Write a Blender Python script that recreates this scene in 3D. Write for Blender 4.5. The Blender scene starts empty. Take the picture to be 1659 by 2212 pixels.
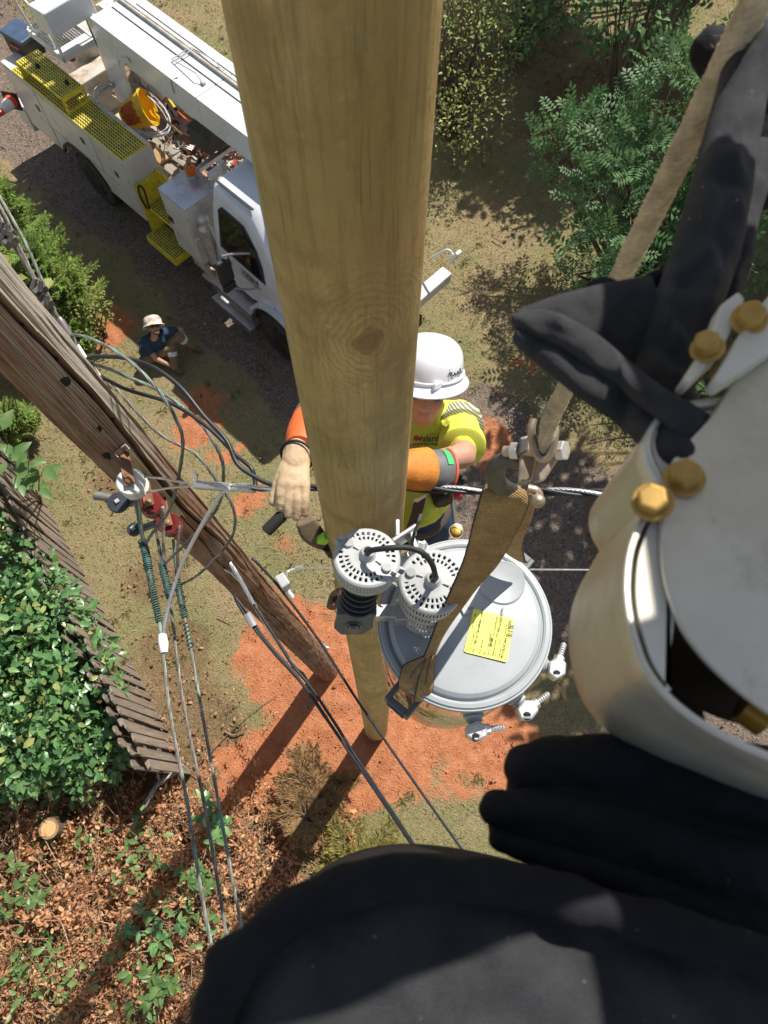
import bpy, bmesh, math, random
import numpy as np
from mathutils import Vector, Matrix, Euler, Quaternion, noise as mnoise

random.seed(7); rng = np.random.default_rng(11)
SC = bpy.context.scene
COL = SC.collection
R = math.radians

# ------------------------------------------------------------------ camera, sky, sun, exposure
CAM_H = 10.0; PITCH = R(21.8); FPX = 1534.0; PCX = 829.5; PCY = 1106.0
cam_d = bpy.data.cameras.new('camera'); cam = bpy.data.objects.new('camera', cam_d); COL.objects.link(cam)
cam.location = (0, 0, CAM_H); cam.rotation_euler = (PITCH, 0, 0)
cam_d.sensor_fit = 'VERTICAL'; cam_d.sensor_height = 36.0; cam_d.lens = 36.0 * FPX / 2212.0
cam_d.clip_start = 0.02; cam_d.clip_end = 500
cam_d.dof.use_dof = True; cam_d.dof.focus_distance = 2.6; cam_d.dof.aperture_fstop = 8.0
SC.camera = cam
SUN_AZ = Vector((0.56, 0.83)).normalized(); SUN_EL = R(53)
world = bpy.data.worlds.new('World'); SC.world = world; world.use_nodes = True
wn = world.node_tree.nodes; wl = world.node_tree.links
sky = wn.new('ShaderNodeTexSky'); sky.sky_type = 'NISHITA'; sky.sun_disc = False
sky.sun_elevation = SUN_EL; sky.sun_rotation = math.atan2(SUN_AZ.x, SUN_AZ.y); sky.altitude = 200; sky.dust_density = 0.8
hs = wn.new('ShaderNodeHueSaturation'); hs.inputs['Saturation'].default_value = .62; wl.new(sky.outputs[0], hs.inputs['Color']); wl.new(hs.outputs[0], wn['Background'].inputs[0]); wn['Background'].inputs[1].default_value = 0.085
sun_d = bpy.data.lights.new('sun', 'SUN'); sun = bpy.data.objects.new('sun', sun_d); COL.objects.link(sun)
sun_d.energy = 4.9; sun_d.angle = R(0.53); sun_d.color = (1.0, 0.95, 0.87)
sdir = Vector((SUN_AZ.x * math.cos(SUN_EL), SUN_AZ.y * math.cos(SUN_EL), math.sin(SUN_EL)))
sun.rotation_euler = sdir.to_track_quat('Z', 'Y').to_euler(); sun.location = (0, 0, 30)
SC.view_settings.view_transform = 'Standard'; SC.view_settings.look = 'None'
SC.view_settings.exposure = 0.45; SC.view_settings.gamma = 1.0; SC.view_settings.use_curve_mapping = False
SC.render.engine = 'CYCLES'
SC.cycles.max_bounces = 6; SC.cycles.diffuse_bounces = 3; SC.cycles.glossy_bounces = 3
SC.cycles.transparent_max_bounces = 8; SC.cycles.use_denoising = True
SC.cycles.caustics_reflective = False; SC.cycles.caustics_refractive = False

# ------------------------------------------------------------------ placing helpers (survey of the photograph)
_s, _c = math.sin(PITCH), math.cos(PITCH)
def _ray(x, y):
    a = (x - PCX) / FPX; b = (PCY - y) / FPX
    return Vector((a, _s + b * _c, -_c + b * _s))
def D(x, y, d):                       # survey point at distance d in front of the lens
    return _ray(x, y) * d + Vector((0, 0, CAM_H))
def Z(x, y, z):                       # survey point at height z
    r = _ray(x, y); return r * ((z - CAM_H) / r.z) + Vector((0, 0, CAM_H))

# ------------------------------------------------------------------ materials
MATS = {}
def _nodes(name):
    m = bpy.data.materials.new(name); m.use_nodes = True
    return m, m.node_tree.nodes, m.node_tree.links, m.node_tree.nodes['Principled BSDF']
def _noise(n, l, vec, scale, detail=5, rough=.6, dist=0.0):
    t = n.new('ShaderNodeTexNoise'); t.inputs['Scale'].default_value = scale; t.inputs['Detail'].default_value = detail
    t.inputs['Roughness'].default_value = rough; t.inputs['Distortion'].default_value = dist
    l.new(vec, t.inputs['Vector']); return t
def _ramp(n, l, fac, stops):
    r = n.new('ShaderNodeValToRGB'); e = r.color_ramp.elements
    while len(e) < len(stops): e.new(0.5)
    for el, (p, c) in zip(e, stops):
        el.position = p; el.color = (c[0], c[1], c[2], 1) if hasattr(c, '__len__') else (c, c, c, 1)
    l.new(fac, r.inputs[0]); return r
def _mix(n, l, fac, a, b, mode='MIX'):
    m = n.new('ShaderNodeMix'); m.data_type = 'RGBA'; m.blend_type = mode
    for sock, v in ((m.inputs[0], fac), (m.inputs[6], a), (m.inputs[7], b)):
        if hasattr(v, 'node'): l.new(v, sock)
        elif hasattr(v, '__len__'): sock.default_value = (v[0], v[1], v[2], 1)
        else: sock.default_value = v
    return m.outputs[2]
def _math(n, l, op, a, b=None, clamp=False):
    m = n.new('ShaderNodeMath'); m.operation = op; m.use_clamp = clamp
    for i, v in enumerate((a, b)):
        if v is None: continue
        if hasattr(v, 'node'): l.new(v, m.inputs[i])
        else: m.inputs[i].default_value = v
    return m.outputs[0]
def _bump(n, l, bsdf, h, strength, dist=0.01):
    b = n.new('ShaderNodeBump'); b.inputs['Strength'].default_value = strength; b.inputs['Distance'].default_value = dist
    l.new(h, b.inputs['Height']); l.new(b.outputs[0], bsdf.inputs['Normal']); return b
def mat(name, col, rough=.6, metal=0., var=.12, vscale=6., dirt=None, dirt_amt=.25, dscale=14., bump=0., bscale=60., bdist=.004, coat=0., spec=None, trans=0., dstop=.55):
    if name in MATS: return MATS[name]
    m, n, l, b = _nodes(name)
    tc = n.new('ShaderNodeTexCoord'); v = tc.outputs['Object']
    nz = _noise(n, l, v, vscale)
    dk = [max(0, c * (1 - var * 1.6)) for c in col]; lt = [min(1, c * (1 + var)) for c in col]
    c = _ramp(n, l, nz.outputs[0], [(.3, dk), (.7, lt)]).outputs[0]
    if dirt:
        dn = _noise(n, l, v, dscale, 8, .7)
        f = _ramp(n, l, dn.outputs[0], [(dstop, 0.), (min(.99, dstop + .17), dirt_amt)]).outputs[0]
        c = _mix(n, l, f, c, dirt)
    l.new(c, b.inputs['Base Color'])
    rn = _ramp(n, l, nz.outputs[0], [(.3, max(.02, rough - .08)), (.75, min(1, rough + .08))])
    l.new(rn.outputs[0], b.inputs['Roughness'])
    b.inputs['Metallic'].default_value = metal; b.inputs['Coat Weight'].default_value = coat
    if spec is not None: b.inputs['Specular IOR Level'].default_value = spec
    if bump:
        bn = _noise(n, l, v, bscale, 4); _bump(n, l, b, bn.outputs[0], bump, bdist)
    MATS[name] = m; return m
def leafmat(name, cols, rough=.45, trans=.35, spec=.5):
    """foliage: colour varies leaf by leaf, light passes through a little"""
    m, n, l, b = _nodes(name)
    g = n.new('ShaderNodeNewGeometry'); oi = n.new('ShaderNodeObjectInfo')
    a = _math(n, l, 'ADD', g.outputs['Random Per Island'], oi.outputs['Random']); a = _math(n, l, 'FRACT', a)
    k = len(cols); r = _ramp(n, l, a, [(i / max(1, k - 1), c) for i, c in enumerate(cols)])
    tc = n.new('ShaderNodeTexCoord'); nz = _noise(n, l, tc.outputs['Object'], 9)
    c = _mix(n, l, _ramp(n, l, nz.outputs[0], [(.35, 0.), (.7, .35)]).outputs[0], r.outputs[0], [x * .55 for x in cols[0]])
    l.new(c, b.inputs['Base Color']); b.inputs['Roughness'].default_value = rough; b.inputs['Specular IOR Level'].default_value = spec
    if trans:
        t = n.new('ShaderNodeBsdfTranslucent'); l.new(c, t.inputs[0]); mx = n.new('ShaderNodeMixShader'); mx.inputs[0].default_value = trans
        out = n['Material Output']; l.new(b.outputs[0], mx.inputs[1]); l.new(t.outputs[0], mx.inputs[2]); l.new(mx.outputs[0], out.inputs[0])
    MATS[name] = m; return m
def weavemat(name, col, scale=900., rough=.85, bump=.5, lint=None, var=.2, dust=.5, vscale=5.):
    """woven cloth: crossed wave bump, blotchy colour, optional pale lint specks"""
    m, n, l, b = _nodes(name); tc = n.new('ShaderNodeTexCoord'); v = tc.outputs['Object']
    nz = _noise(n, l, v, vscale, 6, .65)
    c = _ramp(n, l, nz.outputs[0], [(.3, [x * (1 - var) for x in col]), (.7, [min(1, x * (1 + var)) for x in col])]).outputs[0]
    if lint:
        vo = n.new('ShaderNodeTexVoronoi'); vo.inputs['Scale'].default_value = lint[1]; l.new(v, vo.inputs['Vector'])
        lm = _noise(n, l, v, 9, 3); c = _mix(n, l, _math(n, l, 'MULTIPLY', _ramp(n, l, vo.outputs[0], [(lint[2], 1.), (lint[2] * 1.8, 0.)]).outputs[0], _ramp(n, l, lm.outputs[0], [(.5, 0.), (.6, .8)]).outputs[0]), c, lint[0])
        c = _mix(n, l, _ramp(n, l, _noise(n, l, v, 26, 6, .75).outputs[0], [(.58, 0.), (.75, dust)]).outputs[0], c, (.1, .095, .085))
    l.new(c, b.inputs['Base Color']); b.inputs['Roughness'].default_value = rough; b.inputs['Specular IOR Level'].default_value = .25
    sx_ = n.new('ShaderNodeSeparateXYZ'); l.new(v, sx_.inputs[0]); ws = []
    for a_, b_ in ((1., .62), (.62, -1.)):
        ph = _math(n, l, 'ADD', _math(n, l, 'MULTIPLY', sx_.outputs[0], a_ * scale * 6.8), _math(n, l, 'MULTIPLY', sx_.outputs[1], b_ * scale * 6.8)); ws.append(_math(n, l, 'SINE', ph))
    wv = _math(n, l, 'ADD', ws[0], ws[1]); w_ = _noise(n, l, v, scale, 2, .5); wx = n.new('ShaderNodeMath'); wx.operation = 'ADD'; l.new(w_.outputs[0], wx.inputs[0]); l.new(_math(n, l, 'MULTIPLY', wv, .3 if dust > .2 else 0.), wx.inputs[1]); w = wx; cr = _noise(n, l, v, 34, 5, .6, .4)
    h = _math(n, l, 'ADD', w.outputs[0], _math(n, l, 'MULTIPLY', cr.outputs[0], 2.))
    _bump(n, l, b, h, bump, .0012); MATS[name] = m; return m

# ------------------------------------------------------------------ mesh builder
def frame_from(axis, up=Vector((0, 0, 1))):
    a = Vector(axis).normalized(); u = Vector(up)
    if abs(a.dot(u)) > .97: u = Vector((0, 1, 0)) if abs(a.y) < .9 else Vector((1, 0, 0))
    x = u.cross(a).normalized(); y = a.cross(x)
    return Matrix((x, y, a)).transposed()          # columns x,y,axis
class MB:
    def __init__(s): s.v = []; s.f = []; s.caps = []
    def add(s, vs, fs):
        o = len(s.v); s.v += [Vector(p) for p in vs]; s.f += [tuple(i + o for i in f) for f in fs]; return s
    def box(s, c, size, rot=None):
        hx, hy, hz = [q / 2 for q in size]; rot = rot or Matrix.Identity(3); c = Vector(c)
        vs = [c + rot @ Vector((x, y, z)) for x in (-hx, hx) for y in (-hy, hy) for z in (-hz, hz)]
        return s.add(vs, [(0, 1, 3, 2), (4, 6, 7, 5), (0, 4, 5, 1), (2, 3, 7, 6), (0, 2, 6, 4), (1, 5, 7, 3)])
    def box2(s, a, b):
        a = Vector(a); b = Vector(b); return s.box((a + b) / 2, [abs(q) for q in (b - a)])
    def tube(s, pts, r, n=8, closed=False, caps=True, flat=1.0, up=(0, 0, 1)):
        pts = [Vector(p) for p in pts]; k = len(pts); rr = r if hasattr(r, '__len__') else [r] * k
        o = len(s.v); px = None
        for i, p in enumerate(pts):
            if closed: t = pts[(i + 1) % k] - pts[i - 1]
            else: t = pts[min(i + 1, k - 1)] - pts[max(i - 1, 0)]
            if t.length < 1e-9: t = Vector((0, 0, 1))
            t.normalize()
            if px is None:
                m = frame_from(t, Vector(up)); px = m.col[0].copy()
            px = (px - t * px.dot(t)); px = px.normalized() if px.length > 1e-6 else frame_from(t).col[0].copy()
            py = t.cross(px)
            for j in range(n):
                a = 2 * math.pi * j / n
                s.v.append(p + px * (math.cos(a) * rr[i]) + py * (math.sin(a) * rr[i] * flat))
        for i in range(k if closed else k - 1):
            a0 = o + i * n; b0 = o + ((i + 1) % k) * n
            for j in range(n):
                s.f.append((a0 + j, a0 + (j + 1) % n, b0 + (j + 1) % n, b0 + j))
        if caps and not closed:
            s.f.append(tuple(o + j for j in range(n))[::-1]); s.f.append(tuple(o + (k - 1) * n + j for j in range(n)))
        return s
    def cyl(s, a, b, r, n=20, r2=None): return s.tube([a, b], [r, r if r2 is None else r2], n)
    def lathe(s, prof, c=(0, 0, 0), axis=(0, 0, 1), n=32, sweep=None):
        m = frame_from(axis); c = Vector(c); o = len(s.v); k = len(prof)
        for (r, z) in prof:
            for j in range(n):
                a = 2 * math.pi * j / n; s.v.append(c + m @ Vector((r * math.cos(a), r * math.sin(a), z)))
        for i in range(k - 1):
            for j in range(n):
                s.f.append((o + i * n + j, o + i * n + (j + 1) % n, o + (i + 1) * n + (j + 1) % n, o + (i + 1) * n + j))
        if prof[0][0] > 1e-6: s.f.append(tuple(o + j for j in range(n))[::-1])
        if prof[-1][0] > 1e-6: s.f.append(tuple(o + (k - 1) * n + j for j in range(n)))
        return s
    def prism(s, poly, ext):
        poly = [Vector(p) for p in poly]; e = Vector(ext); k = len(poly)
        return s.add(poly + [p + e for p in poly], [tuple(range(k))[::-1], tuple(range(k, 2 * k))] + [(i, (i + 1) % k, k + (i + 1) % k, k + i) for i in range(k)])
    def ell(s, c, r, rot=None, n=16, m=10):
        rot = rot or Matrix.Identity(3); c = Vector(c); o = len(s.v)
        r = r if hasattr(r, '__len__') else (r, r, r)
        for i in range(1, m):
            th = math.pi * i / m
            for j in range(n):
                a = 2 * math.pi * j / n
                s.v.append(c + rot @ Vector((r[0] * math.sin(th) * math.cos(a), r[1] * math.sin(th) * math.sin(a), r[2] * math.cos(th))))
        t = len(s.v); s.v.append(c + rot @ Vector((0, 0, r[2]))); s.v.append(c - rot @ Vector((0, 0, r[2])))
        for i in range(m - 2):
            for j in range(n):
                a0 = o + i * n; b0 = a0 + n; s.f.append((a0 + j, b0 + j, b0 + (j + 1) % n, a0 + (j + 1) % n))
        for j in range(n):
            s.f.append((t, o + j, o + (j + 1) % n)); e = o + (m - 2) * n; s.f.append((t + 1, e + (j + 1) % n, e + j))
        return s
    def cap(s, a, b, ra, rb, n=14):      # tapered capsule (closed), for bodies
        a = Vector(a); b = Vector(b); s.caps.append((a, b, ra, rb)); t = (b - a); L = t.length; t = t.normalized() if L > 1e-6 else Vector((0, 0, 1))
        prof = []
        for i in range(0, 6):
            th = math.pi / 2 * i / 5; prof.append((max(1e-7, ra * math.sin(th)), -ra * math.cos(th)))
        for i in range(0, 6):
            th = math.pi / 2 * i / 5; prof.append((max(1e-7, rb * math.cos(th)), L + rb * math.sin(th)))
        return s.lathe(prof, a, t, n)
    def strip(s, pts, widths, th=.004):   # flat band: points, half-width vectors
        o = len(s.v); k = len(pts)
        for i, (p, w) in enumerate(zip(pts, widths)):
            p = Vector(p); w = Vector(w); t = Vector(pts[min(i + 1, k - 1)]) - Vector(pts[max(i - 1, 0)]); nn = t.cross(w).normalized() * th / 2
            s.v += [p - w - nn, p + w - nn, p + w + nn, p - w + nn]
        for i in range(k - 1):
            for j in range(4):
                s.f.append((o + i * 4 + j, o + i * 4 + (j + 1) % 4, o + i * 4 + 4 + (j + 1) % 4, o + i * 4 + 4 + j))
        s.f.append((o + 3, o + 2, o + 1, o)); e = o + (k - 1) * 4; s.f.append((e, e + 1, e + 2, e + 3)); return s
    def build(s, name, material, parent=None, smooth=None, bevel=0., world=True, **kw):
        me = bpy.data.meshes.new(name)
        vs = s.v
        if parent is not None and world:
            inv = WM(parent).inverted(); vs = [inv @ p for p in vs]
        me.from_pydata([tuple(p) for p in vs], [], s.f)
        bm = bmesh.new(); bm.from_mesh(me); bmesh.ops.recalc_face_normals(bm, faces=bm.faces); bm.to_mesh(me); bm.free()
        return finish(me, name, material, parent, smooth, bevel, **kw)
def hit_caps(caps, px, py, d0, d1):
    r = _ray(px, py); k = d0
    while k < d1:
        p = r * k + Vector((0, 0, CAM_H))
        for a, b, ra, rb in caps:
            v = b - a; t = max(0, min(1, (p - a).dot(v) / max(1e-9, v.length_squared)))
            if (p - a - v * t).length < ra + (rb - ra) * t: return p
        k += .002
    return r * d1 + Vector((0, 0, CAM_H))
WMAT = {}
def WM(o): return WMAT.get(o.name, Matrix.Identity(4))
def finish(me, name, material, parent=None, smooth=None, bevel=0., label=None, cat=None, group=None, kind=None, sub=0):
    if material is not None: me.materials.append(material)
    o = bpy.data.objects.new(name, me); COL.objects.link(o)
    if parent is not None: o.parent = parent; WMAT[o.name] = WM(parent)
    if smooth is not None:
        me.shade_smooth()
        if smooth < 179:
            try: me.set_sharp_from_angle(angle=R(smooth))
            except Exception: pass
    if bevel:
        b = o.modifiers.new('bevel', 'BEVEL'); b.width = bevel; b.segments = 2; b.limit_method = 'ANGLE'; b.angle_limit = R(40); b.harden_normals = False
    if sub:
        q = o.modifiers.new('sub', 'SUBSURF'); q.levels = sub; q.render_levels = sub
    tag(o, label, cat, group, kind); return o
def tag(o, label=None, cat=None, group=None, kind=None):
    if label: o['label'] = label
    if cat: o['category'] = cat
    if group: o['group'] = group
    if kind: o['kind'] = kind
    return o
def thing(name, loc, label, cat, rot=None, group=None):
    o = bpy.data.objects.new(name, None); COL.objects.link(o); o.empty_display_size = .05
    M = Matrix.Translation(Vector(loc)) @ ((rot or Matrix.Identity(3)).to_4x4())
    o.matrix_world = M; o.location = Vector(loc); o.rotation_euler = (rot or Matrix.Identity(3)).to_euler()
    WMAT[o.name] = M; return tag(o, label, cat, group)
def inst(me, name, mtx, parent=None, material=None):
    """one more object that shares mesh data"""
    o = bpy.data.objects.new(name, me); COL.objects.link(o)
    if parent is not None: o.parent = parent
    o.matrix_local = mtx; return o
def organic(name, mb, material, parent, voxel=.008, smooth=6, wrinkle=None, folds=None, world=True, **kw):
    o = mb.build(name, material, parent, world=world, smooth=180, **kw)
    r = o.modifiers.new('remesh', 'REMESH'); r.mode = 'VOXEL'; r.voxel_size = voxel; r.use_smooth_shade = True
    if smooth:
        q = o.modifiers.new('smooth', 'SMOOTH'); q.iterations = smooth; q.factor = .5
    if wrinkle:
        t = bpy.data.textures.new(name + '_fold', 'CLOUDS'); t.noise_scale = wrinkle[1]; t.noise_depth = 2
        d = o.modifiers.new('fold', 'DISPLACE'); d.texture = t; d.strength = wrinkle[0]; d.mid_level = .5; d.texture_coords = 'LOCAL'
    if folds:
        t = bpy.data.textures.new(name + '_crease', 'MARBLE'); t.noise_scale = folds[1]; t.turbulence = folds[2]; t.marble_type = 'SHARP'
        d = o.modifiers.new('crease', 'DISPLACE'); d.texture = t; d.strength = folds[0]; d.mid_level = .5; d.texture_coords = 'LOCAL'
    return o
def text(name, s, size, M4, material, parent, world=True, align='CENTER', bold=0.):
    cu = bpy.data.curves.new(name, 'FONT'); cu.body = s; cu.size = size; cu.align_x = align; cu.align_y = 'CENTER'; cu.extrude = .0004; cu.offset = bold
    o = bpy.data.objects.new(name + '_src', cu); COL.objects.link(o); bpy.context.view_layer.update()
    me = bpy.data.meshes.new_from_object(o.evaluated_get(bpy.context.evaluated_depsgraph_get())); bpy.data.objects.remove(o); bpy.data.curves.remove(cu)
    me.name = name; me.materials.clear(); me.materials.append(material); o = bpy.data.objects.new(name, me); COL.objects.link(o)
    if parent is not None:
        o.parent = parent; o.matrix_local = (WM(parent).inverted() @ M4) if world else M4
    else: o.matrix_world = M4
    return o
def basis(x, y, z, o):
    m = Matrix((Vector(x), Vector(y), Vector(z))).transposed().to_4x4(); m.translation = Vector(o); return m
def smoothpath(pts, k=8, closed=False):
    """Catmull-Rom through the points"""
    P = [Vector(p) for p in pts]; out = []; n = len(P)
    for i in range(n if closed else n - 1):
        p0 = P[i - 1] if (closed or i > 0) else P[0] * 2 - P[1]; p1 = P[i]; p2 = P[(i + 1) % n]
        p3 = P[(i + 2) % n] if (closed or i + 2 < n) else P[-1] * 2 - P[-2]
        for j in range(k):
            t = j / k
            out.append(.5 * ((2 * p1) + (p2 - p0) * t + (2 * p0 - 5 * p1 + 4 * p2 - p3) * t * t + (3 * p1 - p0 - 3 * p2 + p3) * t ** 3))
    if not closed: out.append(P[-1])
    return out
def strands(path, r, n=7, pitch=None, sr=None, seg=4):
    """stranded conductor: helical strands laid round a centre line"""
    L = sum((path[i + 1] - path[i]).length for i in range(len(path) - 1)); pitch = pitch or r * 22
    step = pitch / 7; m = max(8, int(L / step)); mb = MB(); pts = resample(path, m); sr = sr or r * .44
    fr = []; px = None
    for i in range(m):
        t = (pts[min(i + 1, m - 1)] - pts[max(i - 1, 0)]).normalized()
        if px is None: px = frame_from(t).col[0].copy()
        px = (px - t * px.dot(t)).normalized(); fr.append((px.copy(), t.cross(px)))
    for q in range(n):
        ps = []
        for i in range(m):
            a = 2 * math.pi * (q / n + i / 7.0); ps.append(pts[i] + (fr[i][0] * math.cos(a) + fr[i][1] * math.sin(a)) * (r - sr))
        mb.tube(ps, sr, seg)
    return mb
def resample(path, m):
    path = [Vector(p) for p in path]; d = [0.]
    for i in range(len(path) - 1): d.append(d[-1] + (path[i + 1] - path[i]).length)
    out = []; j = 0
    for i in range(m):
        s = d[-1] * i / (m - 1)
        while j < len(path) - 2 and d[j + 1] < s: j += 1
        k = (s - d[j]) / max(1e-9, d[j + 1] - d[j]); out.append(path[j].lerp(path[j + 1], min(1, max(0, k))))
    return out
def fast_mesh(name, V, T):
    """numpy verts (n,3) and faces (m,k) -> mesh"""
    V = np.asarray(V, dtype=np.float32); T = np.asarray(T, dtype=np.int32); k = T.shape[1]
    me = bpy.data.meshes.new(name); me.vertices.add(len(V)); me.vertices.foreach_set('co', V.ravel())
    me.loops.add(T.size); me.loops.foreach_set('vertex_index', T.ravel())
    me.polygons.add(len(T)); me.polygons.foreach_set('loop_start', np.arange(0, T.size, k, dtype=np.int32))
    me.update(calc_edges=True); return me
def scatter(name, pos, axis, nrm, size, tmpl_v, tmpl_f, width=None):
    """many copies of a little template (x across, y along, z up) merged to one mesh"""
    pos = np.asarray(pos, float); a = np.asarray(axis, float); a /= np.linalg.norm(a, axis=1, keepdims=True) + 1e-9
    nn = np.asarray(nrm, float); x = np.cross(a, nn); x /= np.linalg.norm(x, axis=1, keepdims=True) + 1e-9; zz = np.cross(x, a)
    tv = np.asarray(tmpl_v, float); size = np.asarray(size, float)[:, None, None]; w = size if width is None else np.asarray(width, float)[:, None, None]
    V = pos[:, None, :] + size * tv[None, :, 1:2] * a[:, None, :] + w * tv[None, :, 0:1] * x[:, None, :] + size * tv[None, :, 2:3] * zz[:, None, :]
    f = np.asarray(tmpl_f); k = len(tv); F = f[None] + (np.arange(len(pos)) * k)[:, None, None]
    return fast_mesh(name, V.reshape(-1, 3), F.reshape(-1, f.shape[1]))
LEAF_V = [(0, 0, 0), (-.26, .3, .07), (0, .33, 0), (.26, .3, .07), (-.2, .68, .06), (0, .7, -.01), (.2, .68, .06), (0, 1, -.1)]
LEAF_F = [(0, 2, 1), (0, 3, 2), (1, 2, 4), (2, 5, 4), (2, 3, 5), (3, 6, 5), (4, 5, 7), (5, 6, 7)]
CURL_V = [(-.14, 0, 0), (.1, 0, .05), (-.25, .3, .22), (.22, .28, .1), (-.2, .55, .45), (.24, .6, .3), (-.05, .6, .8), (.16, .75, .6), (.05, .4, .95)]
CURL_F = [(0, 1, 3), (0, 3, 2), (2, 3, 5), (2, 5, 4), (4, 5, 7), (4, 7, 6), (6, 7, 8), (6, 8, 6)]
CURL_F = CURL_F[:7]
def rand_dirs(n, up=0.): 
    d = rng.normal(size=(n, 3)); d[:, 2] += up; return d / np.linalg.norm(d, axis=1, keepdims=True)
# ------------------------------------------------------------------ ground
TU = Vector((.72, -.694, 0)).normalized(); TN = Vector((-.694, -.72, 0)).normalized()
def gz(x, y):
    return .03 * mnoise.noise(Vector((x * .5, y * .5, 0))) + .012 * mnoise.noise(Vector((x * 2.3, y * 2.3, 3)))
def spots_val(x, y, lst):
    r = np.zeros_like(x)
    for (px, py, rx, w) in lst:
        p = Z(px, py, 0); r = np.maximum(r, w * np.exp(-(((x - p.x) ** 2 + (y - p.y) ** 2) / rx ** 2)))
    return r
CLAY = [(620, 1420, .9, 1.), (720, 1500, 1.1, 1.05), (860, 1600, 1.1, 1.05), (990, 1600, .9, 1.), (1080, 1650, .7, .9), (900, 1440, 1.0, .9), (560, 1300, .5, .7), (225, 715, .45, .9), (250, 690, .5, .7),
        (430, 870, .55, .75), (470, 1000, .45, .7), (520, 1080, .4, .65), (960, 720, .5, .62), (1010, 790, .4, .6), (560, 1640, .8, .85), (1120, 780, .5, .55), (420, 930, .5, .75), (1040, 960, .7, .6), (600, 1190, .4, .62), (640, 1480, .6, .95), (780, 1680, .8, .9)]
gx = np.concatenate([np.linspace(-90, -13, 12), np.arange(-12.6, 12.61, .09), np.linspace(13, 90, 12)])
gy = np.concatenate([np.linspace(-90, -7, 12), np.arange(-6.6, 18.61, .09), np.linspace(19, 120, 12)])
X, Y = np.meshgrid(gx, gy); nx, ny = len(gx), len(gy)
near = (abs(X) < 12.7) & (Y > -6.7) & (Y < 18.7)
def npnoise(x, y, sc, seed=0):
    r = np.random.default_rng(seed); g = r.random((64, 64)); u = (x * sc) % 64; v = (y * sc) % 64
    i = np.floor(u).astype(int) % 64; j = np.floor(v).astype(int) % 64; a = u - np.floor(u); b = v - np.floor(v); a = a * a * (3 - 2 * a); b = b * b * (3 - 2 * b)
    return g[j, i] * (1 - a) * (1 - b) + g[j, (i + 1) % 64] * a * (1 - b) + g[(j + 1) % 64, i] * (1 - a) * b + g[(j + 1) % 64, (i + 1) % 64] * a * b
def fbm(x, y, sc, seed=0, oc=4): return sum(npnoise(x, y, sc * 2 ** k, seed + k) * .5 ** k for k in range(oc)) / (2 - .5 ** (oc - 1))
Nn = X * TN.x + Y * TN.y; Uu = X * TU.x + Y * TU.y
nzl = fbm(X, Y, 1.1, 3); nzs = fbm(X, Y, 4.5, 9)
clay = np.clip((spots_val(X, Y, CLAY) + (nzl - .5) * .9 + (nzs - .5) * .5 - .38) * 3.2, 0, 1)
band = np.exp(-((Nn + 4.35) / 1.45) ** 6)
gravel = np.clip((band + (nzl - .5) * .9 - .42) * 3.5, 0, 1)
leafbed = np.clip((np.exp(-((X + 3.6) / 2.6) ** 4 - ((Y + .9) / 1.9) ** 4) + spots_val(X, Y, [(330, 1250, .7, .8), (380, 1400, .6, .9), (230, 950, .5, .7), (400, 1560, .7, .9), (260, 1050, .5, .8), (1500, 1200, 1.8, .8), (1350, 250, 2.4, .9), (1600, 700, 2.2, .9), (1100, 60, 1.6, .8)]) + (nzl - .5) * .8 - .35) * 3, 0, 1)
Hh = np.where(near, (fbm(X, Y, .7, 21) - .5) * .1 + (nzs - .5) * .035 + clay * (fbm(X, Y, 6, 33) - .5) * .12 - gravel * .02, 0)
for (bx, by) in ((-.109, .84), (-.783, 1.613)):
    dd = np.hypot(X - bx, Y - by); Hh += np.where(near, .05 * np.exp(-((dd - .35) / .25) ** 2), 0)
V = np.stack([X, Y, Hh], -1).reshape(-1, 3)
ii = (np.arange(ny - 1)[:, None] * nx + np.arange(nx - 1)[None]).ravel()
gme = fast_mesh('ground', V, np.stack([ii, ii + 1, ii + nx + 1, ii + nx], -1))
ca = gme.color_attributes.new('soil', 'FLOAT_COLOR', 'POINT')
ca.data.foreach_set('color', np.stack([clay, gravel, leafbed, np.ones_like(clay)], -1).astype(np.float32).ravel())
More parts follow.
